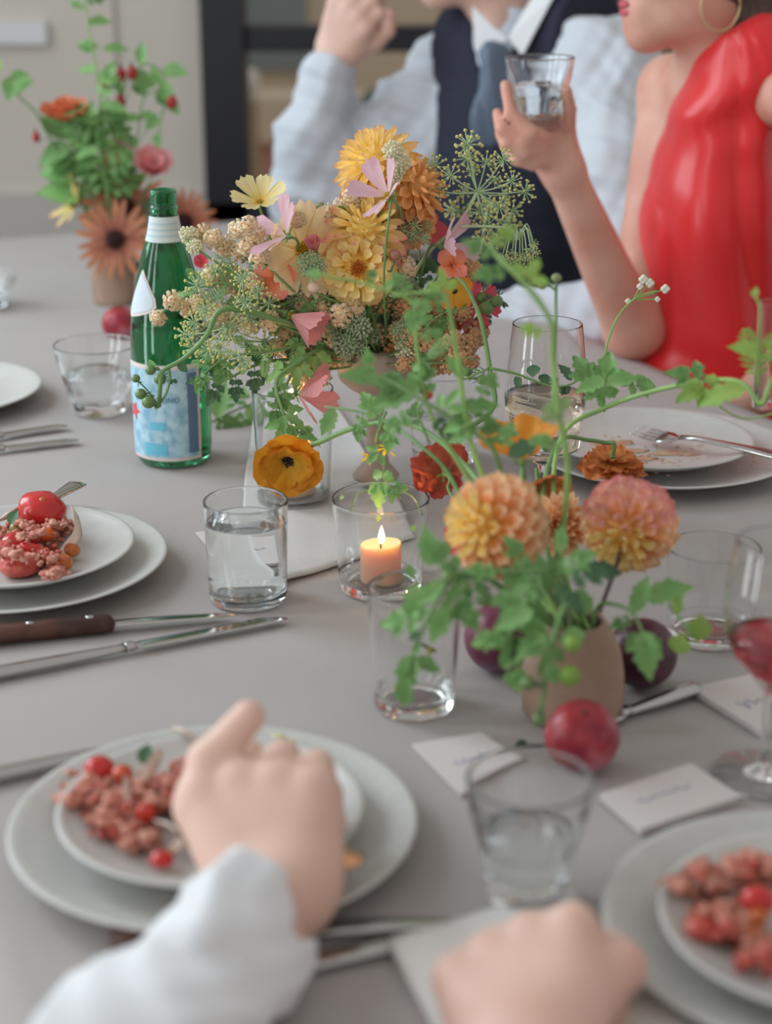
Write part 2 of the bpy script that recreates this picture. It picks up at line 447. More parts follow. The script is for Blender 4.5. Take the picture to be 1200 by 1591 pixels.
# outside: a terrace seen blurred through the panes
gr = struct('ground_outside', box(-6, 8, WY + 0.12, 14, -0.06, -0.02), bs('gravel_court', S(196, 176, 156), 0.9, var=0.2, vscale=5))
pk = bs('pink_render', S(206, 160, 148), 0.9, var=0.12, vscale=1.5)
b = thing('garden_building', 'pink rendered garden wall with pale coping beyond the window', 'building', (1.2, 7.2, -0.02))
part('wall_face', box(-2.2, 6, 7.2, 7.4, -0.02, 0.38), pk, b, smooth=False)
part('coping', box(-2.25, 6, 7.15, 7.45, 0.38, 0.56), bs('coping', S(226, 212, 190), 0.8), b, smooth=False)
b = thing('outbuilding', 'cream outbuilding with grey shutters beyond the window', 'building', (1.5, 9, -0.02))
part('facade', box(-1.8, 7, 9.0, 9.4, -0.02, 3.6), bs('cream_render', S(226, 214, 190), 0.9, var=0.1, vscale=1), b, smooth=False)
for x in (-1.15, 0.55, 2.2, 3.9): part('shutter', box(x, x + 0.75, 8.95, 9.0, 0.5, 2.4), bs('grey_shutter', S(136, 150, 154), 0.7), b, smooth=False)
part('roof', box(-2.0, 7.2, 8.7, 9.6, 3.6, 3.75), bs('roof_slate', S(90, 92, 96), 0.8), b, smooth=False)
for i, (px, py, Y, r, m, lb) in enumerate([(373, 132, 6.2, 0.075, S(226, 224, 216), 'round white stone ball on the garden wall'),
                                   (605, 250, 6.4, 0.17, S(92, 124, 124), 'grey green clipped bush right of the raised arm outside')]):
    c = P(px, py, Y)
    if i == 0:
        t = thing('garden_urn', 'pale round urn on a post outside by the dark window post', 'urn', (c.x, c.y, -0.02))
        part('pedestal', box(c.x - 0.06, c.x + 0.06, c.y - 0.06, c.y + 0.06, -0.02, c.z - r * 0.8), bs('stone', S(176, 160, 140), 0.9), t, smooth=False)
        part('bowl', lathe([(0, -r), (r * .6, -r * .8), (r, 0), (r * .9, r * .5), (r * .7, r * .7), (0, r * .5)], 24, c), bs('white_stone', m, 0.8), t)
    else:
        t = thing('clipped_bush', lb, 'bush', (c.x, c.y, -0.02))
        part('foliage', ball(c, r, 30, 24, (0.8, 0.8, 1.5), 0.5, 3), bs('bush', m, 0.9, var=0.5, vscale=14), t)
        part('trunk', tube([(c.x, c.y, -0.02), (c.x, c.y, c.z - r)], 0.03, 8), STEM_DARK, t)

# ================================================================== the table
UL = Vector((-0.3937, 0.9192, 0)); UW = Vector((0.9192, 0.3937, 0))
TO = Vector((-0.22, 0.829, 0)) - UL * 0.33           # near corner of the window side
TL, TW = 2.58, 1.053
def tb(s, w, z): return TO + UL * s + UW * w + Vector((0, 0, z))
def tbox(s0, s1, w0, w1, z0, z1):
    return [tb(s, w, z) for z in (z0, z1) for w in (w0, w1) for s in (s0, s1)], [(0, 1, 3, 2), (4, 6, 7, 5), (0, 4, 5, 1), (2, 3, 7, 6), (0, 2, 6, 4), (1, 5, 7, 3)]
OAK = bs('oak', S(150, 118, 84), 0.5, var=0.2, vscale=12)
t = thing('dining_table', 'long wooden dining table hidden under a linen cloth', 'table', tb(TL / 2, TW / 2, 0))
part('tabletop', tbox(0.01, TL - 0.01, 0.01, TW - 0.01, TZ - 0.045, TZ - 0.008), OAK, t, smooth=False)
for s in (0.12, TL - 0.2):
    for w in (0.08, TW - 0.16):
        part('leg', tbox(s, s + 0.08, w, w + 0.08, 0.0, TZ - 0.045), OAK, t, smooth=False)
def wrinkle(s, w):
    q = Vector((s * 5.0, w * 9.0, 0.3)); z = 0.0
    z += 0.0012 * noise.noise(q) + 0.0006 * noise.noise(q * 3.1)
    for s0, amp in ((0.86, 0.0016), (1.52, 0.0014), (2.1, 0.0016)):      # pressed folds across the cloth
        z += amp * math.exp(-((s - s0) / 0.008) ** 2)
    z += 0.0016 * math.exp(-((w - 0.5) / 0.01) ** 2)
    return z
V, Fc = [], []
DR = 0.27; NS, NW = 150, 90
def cl(a, L):                                       # distance along the cloth -> (position on the table, drop)
    if a < 0: return -0.012 * min(1, -a / 0.02), -a
    if a > L: return L + 0.012 * min(1, (a - L) / 0.02), a - L
    return a, 0.0
for j in range(NW + 1):
    a = -DR + (TW + 2 * DR) * j / NW; w, dw = cl(a, TW)
    for i in range(NS + 1):
        b_ = -DR + (TL + 2 * DR) * i / NS; s, ds = cl(b_, TL)
        drop = max(dw, ds)
        if dw > 0 and ds > 0: drop = max(dw, ds)
        rip = 0.014 * math.sin((s if dw > ds else w) * 26) * min(1, drop / 0.2)
        p = tb(s, w, TZ)
        if drop > 0:
            out = (UW * (1 if w > TW / 2 else -1)) if dw >= ds else (UL * (1 if s > TL / 2 else -1))
            p = p + out * (rip + 0.006) + Vector((0, 0, -drop))
            if drop < 0.02: p.z = TZ - drop * 0.6
        else: p.z += wrinkle(s, w) * min(1, 20 * min(s, w, TL - s, TW - w))
        V.append(p)
for j in range(NW):
    for i in range(NS):
        k = j * (NS + 1) + i; Fc.append((k, k + 1, k + NS + 2, k + NS + 1))
single('tablecloth', (V, Fc), LINEN, 'taupe linen tablecloth draped over the long dining table', 'tablecloth')
# loose white gauze runner under the centre vase
def ripcloth(corners, amp, lift, n=46, fx=5, fy=1.3, seed=0, thick=0.002):
    a, b, c, d = [Vector(q) for q in corners]; V, Fc = [], []
    for s_ in (1, 0):
        for j in range(n + 1):
            for i in range(n + 1):
                u, v = i / n, j / n
                uu = u + 0.05 * noise.noise(Vector((v * 3, seed, 0)))*(4*u*(1-u)+.6); vv = v + 0.04 * noise.noise(Vector((u * 3, seed + 5, 0)))
                p = a * (1 - uu) * (1 - vv) + b * uu * (1 - vv) + c * uu * vv + d * (1 - uu) * vv
                h = amp * (0.5 + 0.5 * math.sin(u * fx * 6.28 + 2.2 * noise.noise(Vector((u * 2, v * 3, seed)))) ) * (0.4 + noise.noise(Vector((u * 3, v * fy * 2, seed + 2))) ** 2 * 3)
                V.append(p + Vector((0, 0, lift + (thick if s_ else 0) + max(0, h))))
    m = (n + 1) ** 2
    for j in range(n):
        for i in range(n):
            k = j * (n + 1) + i
            Fc.append((k, k + 1, k + n + 2, k + n + 1)); Fc.append((m + k, m + k + n + 1, m + k + n + 2, m + k + 1))
    for i in range(n):
        Fc.append((i + 1, i, m + i, m + i + 1)); k = n * (n + 1) + i; Fc.append((k, k + 1, m + k + 1, m + k))
        k = i * (n + 1); Fc.append((k, k + n + 1, m + k + n + 1, m + k)); k += n; Fc.append((k + n + 1, k, m + k, m + k + n + 1))
    return V, Fc
single('gauze_runner', ripcloth([T(362, 930, 0.002), T(655, 838, 0.002), T(506, 606, 0.002), T(398, 612, 0.002)], 0.0035, 0.0, fx=1.1, seed=3), GAUZE,
       'creased white gauze runner lying under the flowers and candles', 'table runner')
# ================================================================== plates
def dish_prof(R, h, t=0.0035, foot=0.55):
    # shallow coupe plate with an upturned rim; outside then inside
    return [(0, 0.002), (R * foot - .004, 0.002), (R * foot - .002, 0.0), (R * foot + .003, 0.0), (R * foot + .006, 0.003), (R * 0.80, h * 0.42), (R * 0.95, h * 0.85), (R, h), (R - 0.001, h + 0.0012),
            (R - 0.004, h + 0.001), (R * 0.93, h * 0.9 + 0.0005), (R * 0.80, h * 0.42 + t), (R * 0.66, 0.0035 + t * .8), (R * 0.4, 0.003 + t * .7), (0, 0.003 + t * .7)]
def plate(name, label, px, py, hw, h, z0, group):
    c = T(px, py, z0 + h)
    R = hw / F * (c - CAMP).dot(_W)
    loc = (c.x, c.y, TZ + z0 + 0.0012)
    o = single(name, lathe(dish_prof(R, h), 96, loc), CERAMIC, label, 'plate', loc, group)
    return Vector(loc), R
DG, SG = 'large grey white dinner plates', 'small salad plates stacked on the dinner plates'
pl = {}
pl['n'] = plate('dinner_plate', 'large grey white dinner plate under the salad plate nearest the white cuff', 333, 1274, 317, 0.020, 0.0, DG)
pl['ns'] = plate('salad_plate', 'small white plate of tomato salad beneath the hand with the fork', 328, 1252, 239, 0.018, 0.012, SG)
pl['r'] = plate('dinner_plate', 'large dinner plate cut by the lower right edge beside the fist', 1282, 1436, 346, 0.020, 0.0, DG)
pl['rs'] = plate('salad_plate', 'small plate with blurred red salad at the lower right edge', 1282, 1428, 258, 0.018, 0.012, SG)
pl['l'] = plate('dinner_plate', 'large dinner plate beneath the salad left of the water tumbler', 25, 864, 234, 0.020, 0.0, DG)
pl['ls'] = plate('salad_plate', 'small plate heaped with tomatoes left of the water tumbler', 27, 846, 181, 0.018, 0.012, SG)
pl['b'] = plate('dinner_plate', 'large dinner plate under the used plate by the woman in red', 1026, 694, 207, 0.020, 0.0, DG)
pl['bs'] = plate('salad_plate', 'used plate smeared with sauce holding a fork by the woman in red', 1010, 680, 160, 0.018, 0.012, SG)
pl['f'] = plate('dinner_plate', 'plate by the left edge behind the blurred faceted tumbler', -109, 603, 172, 0.020, 0.0, DG)

# ================================================================== glasses
def vessel(R0, R1, h, w=0.0016, base=0.008, seg=64, mid=None):
    """outer wall up, inner wall down, thick base; R0 base radius, R1 rim radius"""
    o = [(0, 0.0015), (R0 * 0.75, 0.0012), (R0 - 0.004, 0), (R0 - 0.001, 0.0015), (R0, 0.005)]
    o += [(R0 + (R1 - R0) * t, h * t) for t in (0.15, 0.3, 0.5, 0.7, 0.85, 0.97)] + [(R1 - 0.0002, h), (R1 - w * .5, h + 0.0006), (R1 - w, h)]
    i = [(R0 + (R1 - R0) * t - w, h * t) for t in (0.97, 0.85, 0.7, 0.5, 0.3, 0.16)]
    i += [(R0 - w - 0.001, base + 0.005), (R0 - w - 0.004, base + 0.0012), (R0 * 0.5, base - 0.0005), (0, base)]
    return crisp(o + i)
def liquid(R0, R1, h, level, w=0.0016, base=0.008, eps=0.00025):
    rr = lambda z: R0 + (R1 - R0) * z / h - w + eps
    return [(0, base - eps), (R0 * 0.5, base - 0.0005 - eps), (R0 - w - 0.004, base + 0.0012 - eps), (R0 - w - 0.001 + eps, base + 0.005)] + \
           [(rr(level * t), level * t) for t in (0.3, 0.5, 0.7, 0.9, 0.985)] + [(rr(level), level), (rr(level) - 0.001, level - 0.0006), (0, level - 0.0008)]
def rim_fit(bx, by, rx, ry, hw):
    b = T(bx, by); k = P(rx, ry, b.y)
    return Vector((b.x, b.y, TZ + 0.001)), k.z - TZ, hw / F * (k - CAMP).dot(_W)
def tumbler(label, b, r, hw, taper=0.9, level=0.0, group='straight clear glass tumblers', cat='glass', name='tumbler', w=0.0016):
    loc, h, R1 = rim_fit(b[0], b[1], r[0], r[1], hw)
    t = thing(name, label, cat, loc, group)
    part('glass_body', lathe(vessel(R1 * taper, R1, h, w), 72, loc), GLASS, t)
    if level: part('water', lathe(liquid(R1 * taper, R1, h, h * level, w), 72, loc), WATER, t)
    return t, loc, h, R1
tumbler('straight tumbler of water between the bottle and lit candle', (386, 932), (379, 779), 66, 0.93, 0.80)
tumbler('empty straight tumbler in front of the lit candle', (643, 1098), (639, 915), 74, 0.86)
tumbler('empty straight tumbler behind the right plum and wine glass', (1100, 990), (1103, 852), 72, 0.9)
CH, cloc, chh, cR = tumbler('clear glass holder around the lit peach candle', (592, 915), (589, 775), 76, 0.86, group='candle holders of clear glass', cat='candle holder', name='candle_holder')
VH, vloc, vhh, vR = tumbler('clear glass holder around the candle behind the orange poppy', (458, 782), (452, 604), 64, 0.88, group='candle holders of clear glass', cat='candle holder', name='candle_holder')
tumbler('tall tumbler behind the flower stems by the rose wine', (690, 716), (684, 578), 62, 0.8, 0.55)

def facet(n, h, lo=0.08, hi=0.62):
    def f(a, z):
        t = z / h
        m = max(0.0, min(1.0, (hi - t) / 0.08)) * max(0, min(1, (t - lo) / 0.05))
        q = (a % (2 * PI / n)) - PI / n
        return 1 - 0.06 * m * (1 - math.cos(PI / n) / math.cos(q)) / (1 - math.cos(PI / n))
    return f
def picardie(label, loc, h, R1, level, cat='glass', M=None, n=9):
    loc = Vector(loc)
    t = thing('faceted_tumbler', label, cat, loc, 'faceted glass tumblers')
    R0 = R1 * 0.64
    prof = [(0, 0.002), (R0 * .7, 0.0018), (R0 - .003, 0), (R0, 0.003), (R0 * 1.0, 0.012), (R0 + (R1 - R0) * .2, h * .22), (R0 + (R1 - R0) * .42, h * .42), (R0 + (R1 - R0) * .66, h * .62), (R0 + (R1 - R0) * .82, h * .74), (R1 * .97, h * .88), (R1 * .997, h - .002), (R1, h - .0006), (R1 - .0005, h), (R1 - .0010, h + .0002), (R1 - .0015, h), (R1 - .0020, h - .0006), (R1 * .997 - .0020, h - .002),
            (R1 * .97 - .0022, h * .86), (R0 + (R1 - R0) * .62 - .0034, h * .62), (R0 + (R1 - R0) * .36 - .0036, h * .4), (R0 - .004, h * .2), (R0 - .007, .015), (R0 * .5, .013), (0, .0135)]
    ni = 16; fm = facet(n, h)
    o1 = lathe(prof[:ni], 108, (0, 0, 0), fm)
    V, Fc = lathe(prof, 108, (0, 0, 0), lambda a, z: 1.0)
    ro = lathe(prof, 108, (0, 0, 0), fm)[0]
    lim = 1 + 108 * (ni - 1)
    V = [ro[i] if i < lim else V[i] for i in range(len(V))]
    lv = h * level
    lp = [(0, .0133), (R0 * .5, .0128), (R0 - .0068, .0148), (R0 - .0038, h * .2), (R0 + (R1 - R0) * .36 - .0034, h * .4), (R0 + (R1 - R0) * .5 - .003, lv), (0, lv - 0.0005)]
    M = M or Matrix.Identity(4)
    place = lambda vf: ([loc + M @ Vector(v) for v in vf[0]], vf[1])
    part('glass_body', place((V, Fc)), GLASS, t)
    if level: part('water', place(lathe(lp, 64)), WATER, t)
    return t
l, h, R = rim_fit(818, 1398, 820, 1210, 100)
picardie('faceted tumbler of water standing just behind the fist', l, h, R, 0.55)
l, h, R = rim_fit(155, 640, 143, 535, 66)
picardie('faceted tumbler of water left of the green bottle', l, h, R, 0.55)
l, h, R = rim_fit(-22, 478, -26, 428, 50)
picardie('faceted tumbler at the far left edge of the cloth', l, h, R, 0.4)

def stemglass(label, loc, prof_in, Rf, hs, lev, winemat, name='wine_glass', w=0.0011):
    """prof_in: bowl outer profile [(r, z)...] from stem top to rim; Rf foot radius; hs stem height; lev wine level z"""
    loc = Vector(loc)
    t = thing(name, label, 'wine glass', loc, 'stemmed glasses')
    rt = prof_in[-1]
    out = [(0, 0), (Rf - .001, 0), (Rf, .001), (Rf - .002, .002), (Rf * .4, .004), (.006, .009), (.0036, .018), (.0034, hs * .6), (.0038, hs - .008)]
    inn = [(max(0, r - w), z + (w * .6 if i else 0)) for i, (r, z) in enumerate(prof_in)][::-1]
    inn = [p for p in inn if p[1] > hs + .004]
    part('bowl', lathe(crisp(out + prof_in + [(rt[0] - w * .5, rt[1] + .0005)] + inn + [(0, hs + .004)]), 72, loc), GLASS, t)
    liq = [(0, hs + .0037)] + [(r - w + .0002, z + w * .6) for r, z in prof_in if hs + .006 < z < lev]
    # interpolate level
    for (r0, z0), (r1, z1) in zip(prof_in, prof_in[1:]):
        if z0 <= lev <= z1: rl = r0 + (r1 - r0) * (lev - z0) / (z1 - z0) - w + .0002
    liq += [(rl, lev), (0, lev - .0004)]
    part('wine', lathe(liq, 72, loc), winemat, t)
    return t
# rose wine: rim (843,503) hw 54, widest (848,605) hw 64
b = T(856, 792); Yg = b.y
kz = lambda py: P(850, py, Yg).z - TZ - 0.001
mpp = (P(850, 600, Yg) - CAMP).dot(_W) / F
stemglass('glass of pale rose wine in front of the used plate', (P(848, 600, Yg).x, Yg, TZ + 0.001),
          [(.006, kz(715) - .004), (.018, kz(708)), (.036, kz(692)), (mpp * 56, kz(664)), (mpp * 62, kz(638)), (mpp * 64, kz(610)), (mpp * 62.5, kz(580)), (mpp * 59, kz(545)), (mpp * 55.5, kz(515)), (mpp * 54, kz(503))],
          0.034, kz(715) - .004, kz(612), ROSE)
# red wine
b = T(1186, 1207); Yg = b.y; mpp = (P(1190, 950, Yg) - CAMP).dot(_W) / F
kz = lambda py: P(1190, py, Yg).z - TZ - 0.001
stemglass('wine glass with a little red wine at the right edge', (b.x, Yg, TZ + 0.001),
          [(.004, kz(1075)), (.008, kz(1066)), (mpp * 34, kz(1045)), (mpp * 62, kz(1016)), (mpp * 78, kz(985)), (mpp * 82, kz(950)), (mpp * 80, kz(910)), (mpp * 74, kz(870)), (mpp * 70, kz(842))],
          mpp * 88, kz(1075), kz(988), REDWINE)
# slim glass vase at the right edge by the woman
b = T(1189, 636); Yg = b.y; mpp = (P(1190, 600, Yg) - CAMP).dot(_W) / F
hh = P(1190, 470, Yg).z - TZ
t = thing('bud_vase', 'slim clear glass bud vase at the right edge by the red dress', 'vase', (P(1189, 600, Yg).x, Yg, TZ + .001))
part('glass_body', lathe(vessel(mpp * 17, mpp * 21, hh, .002, .01), 48, (P(1189, 600, Yg).x, Yg, TZ + .001)), GLASS, t)
part('water', lathe(liquid(mpp * 17, mpp * 21, hh, hh * .5, .002, .01), 48, (P(1189, 600, Yg).x, Yg, TZ + .001)), WATER, t)

# ================================================================== candles
WAX = bs('peach_wax', S(244, 200, 170), 0.45, sub=0.0)
WAX.node_tree.nodes['Principled BSDF'].inputs['Subsurface Weight'].default_value = 0.8
WAX.node_tree.nodes['Principled BSDF'].inputs['Subsurface Radius'].default_value = (0.02, 0.009, 0.004)
WAX.node_tree.nodes['Principled BSDF'].inputs['Subsurface Scale'].default_value = 1.0
FLAME = bpy.data.materials.new('flame'); FLAME.use_nodes = True
_n = FLAME.node_tree; _n.nodes.remove(_n.nodes['Principled BSDF'])
_e = _n.nodes.new('ShaderNodeEmission'); _e.inputs['Strength'].default_value = 7; _e.inputs['Color'].default_value = (1, .62, .32, 1)
_n.links.new(_e.outputs[0], _n.nodes['Material Output'].inputs['Surface'])
WICK = bs('wick', S(50, 32, 26), 0.9)
def candle(label, x, y, z, h, R, fl=True):
    loc = Vector((x, y, z))
    t = thing('pillar_candle', label, 'candle', loc, 'peach pillar candles')
    V, Fc = lathe([(0, 0), (R * .97, 0), (R, .002), (R, h - .003), (R * .98, h), (R * .93, h - .0005), (R * .8, h - .004), (R * .4, h - .0055), (0, h - .006)], 48, loc)
    for v in V:
        if v.z > z + h - .004: v.z += 0.0018 * math.sin(math.atan2(v.y - y, v.x - x) * 1.0 + 2.4)
    part('wax', (V, Fc), WAX, t)
    part('wick', tube(spline([(x, y, z + h - .007), (x, y, z + h - .001), (x + .0008, y, z + h + .003)], 3), .0007, 6), WICK, t)
    if fl:
        fz = z + h - .001; s = .74 * R / .0165
        part('flame', lathe([(0, 0), (.0016 * s, .001), (.0034 * s, .005 * s), (.0037 * s, .008 * s), (.0028 * s, .013 * s), (.0013 * s, .018 * s), (0, .0215 * s)], 20, (x + .0006, y, fz)), FLAME, t)
        l = bpy.data.lights.new('candle_light', 'POINT'); l.energy = 0.12; l.color = (1, .55, .26); l.shadow_soft_size = .004
        lo = bpy.data.objects.new('candle_light', l); COL.objects.link(lo); lo.location = (x, y, fz + .012 + .02); 
    return t
cz = cloc.z + .0085
mc = (P(592, 860, cloc.y) - CAMP).dot(_W) / F
candle('lit peach pillar candle in the glass behind the empty tumbler', cloc.x, cloc.y, cz, P(592, 843, cloc.y).z - cz, mc * 32)
vz = vloc.z + .0085
candle('lit peach candle mostly hidden behind the orange poppy', vloc.x, vloc.y, vz, P(450, 684, vloc.y).z - vz, mc * 1.08 * 32)

# ================================================================== vases
TERRA = bs('brown_stoneware', S(178, 152, 134), 0.75, col2=S(158, 130, 112), vscale=12, bump=0.3, bscale=150)
b = T(888, 1108); mv = (P(888, 1050, b.y) - CAMP).dot(_W) / F
hv = P(888, 963, b.y).z - TZ
loc = (b.x, b.y, TZ + .001); FV = Vector(loc); FVH = hv
single('stoneware_vase', lathe([(0, 0), (mv * 72, 0), (mv * 78, .004), (mv * 80, hv * .22), (mv * 79, hv * .45), (mv * 73, hv * .66), (mv * 60, hv * .86), (mv * 50, hv * .965), (mv * 46, hv), (mv * 42, hv * .985), (mv * 52, hv * .82), (mv * 70, hv * .45), (mv * 70, .008), (0, .008)], 64, loc),
       TERRA, 'round shouldered brown stoneware vase ringed by plums', 'vase', loc)
TAUPE = bs('taupe_ceramic', S(182, 166, 154), 0.55, var=.06)
b = T(590, 760); mv = (P(590, 600, b.y) - CAMP).dot(_W) / F; MV = Vector((P(584, 660, b.y).x, b.y, TZ + .0135))
zz = lambda py: P(590, py, b.y).z - TZ - .0135
single('footed_vase', lathe([(0, 0), (mv * 36, 0), (mv * 37, .003), (mv * 22, zz(720)), (mv * 15, zz(690)), (mv * 13, zz(640)), (mv * 17, zz(615)), (mv * 40, zz(602)), (mv * 56, zz(588)), (mv * 62, zz(565)), (mv * 58, zz(545)), (mv * 54, zz(535)), (mv * 51, zz(545)), (mv * 55, zz(566)), (mv * 48, zz(586)), (0, zz(600))], 56, MV),
       TAUPE, 'taupe footed vase holding the tall mixed flower arrangement', 'vase', MV)
MVM = Vector((MV.x, MV.y, P(590, 545, b.y).z))
b = T(178, 470); mv = (P(178, 420, b.y) - CAMP).dot(_W) / F; hb = P(178, 388, b.y).z - TZ
BV = Vector((b.x, b.y, TZ + .001))
single('clay_pot', lathe([(0, 0), (mv * 31, 0), (mv * 33, .004), (mv * 35, hb * .5), (mv * 35, hb * .97), (mv * 34, hb), (mv * 31, hb * .97), (mv * 30, .01), (0, .008)], 48, BV), TERRA,
       'small tan clay pot of rudbeckia behind the green bottle', 'vase', BV)
BVM = BV + Vector((0, 0, hb))

# ================================================================== bottle
b = T(268, 714); BY = b.y; mbp = (P(268, 600, BY) - CAMP).dot(_W) / F
bz = lambda py: P(268, py, BY).z - TZ - .001
Rb = mbp * 60
BL = Vector((P(268, 640, BY).x, BY, TZ + .001))
prof = [(Rb * .80, 0), (Rb * .90, .002), (Rb * .98, .009), (Rb, .018), (Rb, bz(552)), (Rb * .998, bz(535)), (Rb * .975, bz(510)), (Rb * .93, bz(485)), (Rb * .86, bz(460)), (Rb * .76, bz(430)), (Rb * .64, bz(400)), (Rb * .53, bz(380)), (Rb * .44, bz(366)), (Rb * .39, bz(350)), (Rb * .355, bz(336)), (Rb * .335, bz(329)),
        (Rb * .335, bz(325)), (Rb * .365, bz(322)), (Rb * .33, bz(319)), (Rb * .30, bz(316)), (Rb * .345, bz(313)), (Rb * .30, bz(309)), (Rb * .345, bz(306)), (Rb * .30, bz(302)), (Rb * .345, bz(299)), (Rb * .33, bz(295)), (Rb * .28, bz(294))]
def brad(z, prof=prof):
    for (r0, z0), (r1, z1) in zip(prof, prof[1:]):
        if z0 <= z <= z1: return r0 + (r1 - r0) * (z - z0) / max(1e-6, z1 - z0)
    return Rb
inner = [(max(r - .0028, .002), z) for r, z in prof if z > .012]
inner = [(r if z < bz(330) else Rb * .255, z) for r, z in inner][::-1]
t = thing('water_bottle', 'green glass mineral water bottle with pale blue label', 'bottle', BL)
part('glass_body', lathe([(0, .006), (Rb * .6, .003)] + prof + inner + [(Rb * .85, .010), (Rb * .5, .012), (0, .014)], 80, BL), GREEN_GLASS, t)
lv = bz(497)
wp = [(r + .0003, z) for r, z in inner[::-1] if z < lv]
part('water', lathe([(0, .0137), (Rb * .5, .0117), (Rb * .85, .0097)] + wp + [(brad(lv) - .0026, lv), (0, lv - .0005)], 64, BL), WATER, t)
def wrap(th0, th1, z0, z1, off, nth=28, nz=4, fn=None):
    V, Fc, U = [], [], []
    for j in range(nz + 1):
        for i in range(nth + 1):
            u, v = i / nth, j / nz; z = z0 + (z1 - z0) * v; a = math.radians(th0 + (th1 - th0) * u)
            if fn: a, z = fn(u, v)
            r = brad(z) + off
            V.append(BL + Vector((r * math.cos(a), r * math.sin(a), z))); U.append((u, v))
    for j in range(nz):
        for i in range(nth):
            k = j * (nth + 1) + i; Fc.append((k, k + 1, k + nth + 2, k + nth + 1))
    return V, Fc, U
LABW = bs('label_cream', S(226, 216, 210), 0.6)
# pale blue label print: soft blue field, deeper blue toward the edge, faint engraved view
LAB = bpy.data.materials.new('label_blue'); LAB.use_nodes = True
nt = LAB.node_tree; bb = nt.nodes['Principled BSDF']; bb.inputs['Roughness'].default_value = .6
uv = nt.nodes.new('ShaderNodeUVMap'); ns = nt.nodes.new('ShaderNodeTexNoise'); ns.inputs['Scale'].default_value = 7; ns.inputs['Detail'].default_value = 4
nt.links.new(uv.outputs[0], ns.inputs['Vector'])
rp = nt.nodes.new('ShaderNodeValToRGB'); rp.color_ramp.elements[0].position = .35; rp.color_ramp.elements[0].color = S(132, 182, 208); rp.color_ramp.elements[1].position = .6; rp.color_ramp.elements[1].color = S(186, 220, 234)
nt.links.new(ns.outputs['Fac'], rp.inputs[0]); nt.links.new(rp.outputs[0], bb.inputs['Base Color'])
a0, a1 = -168, -38       # angles round the bottle (camera side is -90)
part('label_border', wrap(a0, a1, bz(699), bz(553), .0005), LABW, t, label='cream label border')
part('label', wrap(a0 + 4, a1 - 5, bz(694), bz(560), .0009), LAB, t, label='pale blue label')
DB = bs('label_dark_blue', S(92, 124, 156), .6); CY = bs('label_cyan', S(110, 196, 222), .6); RD = bs('label_red', S(226, 84, 92), .6)
part('label_band', wrap(a1 - 22, a1 - 6, bz(688), bz(566), .0012), DB, t, label='deeper blue label edge')
part('label_panel', wrap(-128, -92, bz(690), bz(672), .0013), CY, t, label='cyan label panel')
part('label_panel', wrap(-118, -94, bz(652), bz(640), .0013), CY, t, label='cyan label panel')
def star(u, v, ca=math.radians(-150), zc=bz(628), s=.011):
    a = u * 2 * PI; k = (1.0 if int(u * 10 + .001) % 2 == 0 else .45) * v
    return ca + k * s * math.cos(a) / Rb, zc + k * s * math.sin(a)
part('label_star', wrap(0, 0, 0, 0, .0014, 10, 2, star), RD, t, label='red star')
part('neck_label', wrap(-180, 180, bz(372), bz(334), .0006, 48), bs('neck_paper', S(206, 220, 220), .6), t, label='pale neck label')
for k in range(3): part('neck_print', wrap(-150, -30, bz(364 - 9 * k) , bz(361 - 9 * k), .0009, 24, 1), bs('neck_blue', S(182, 206, 214), .6), t)
def drop(u, v, sc=1.0):      # pointed shoulder label, apex up
    pts = [(0, 1), (.55, .45), (.98, -.1), (1.05, -.45), (.75, -.68), (0.1, -.85), (-.6, -1.0), (-1.0, -.95), (-1.0, -.75), (-.75, -.2), (-.38, .45), (-.12, .93)]
    x = u * len(pts); i = int(x) % len(pts); f = x - int(x); p, q = pts[i], pts[(i + 1) % len(pts)]
    X, Y = (p[0] + (q[0] - p[0]) * f) * v * sc, (p[1] + (q[1] - p[1]) * f) * v * sc
    zc = (bz(415) + bz(484)) / 2
    return math.radians(-136) + X * .018 / .031, zc + Y * (bz(413) - bz(487)) / 2
part('shoulder_label_border', wrap(0, 0, 0, 0, .0007, 48, 5, lambda u, v: drop(u, v)), LABW, t)
part('shoulder_label', wrap(0, 0, 0, 0, .0012, 48, 5, lambda u, v: drop(u, v, .86)), bs('shoulder_blue', S(206, 220, 230), .6), t)
def lettering(txt, size, ca, zc, parent, mat_, off=.0016, name='lettering'):
    cu = bpy.data.curves.new('lettering', 'FONT'); cu.body = txt; cu.size = size; cu.align_x = 'CENTER'; cu.align_y = 'CENTER'; cu.resolution_u = 2
    ob = bpy.data.objects.new('lettering_source', cu); COL.objects.link(ob)
    dg = bpy.context.evaluated_depsgraph_get(); me = bpy.data.meshes.new_from_object(ob.evaluated_get(dg))
    V = []
    for v in me.vertices:
        a = math.radians(ca) + v.co.x / Rb; z = zc + v.co.y; r = brad(z) + off
        V.append(BL + Vector((r * math.cos(a), r * math.sin(a), z)))
    Fc = [tuple(p.vertices) for p in me.polygons]
    bpy.data.objects.remove(ob); bpy.data.curves.remove(cu); bpy.data.meshes.remove(me)
    part(name, (V, Fc), mat_, parent, label='printed name', smooth=False)
lettering('S.PELLEGRINO', .0085, -108, bz(606), t, DB)
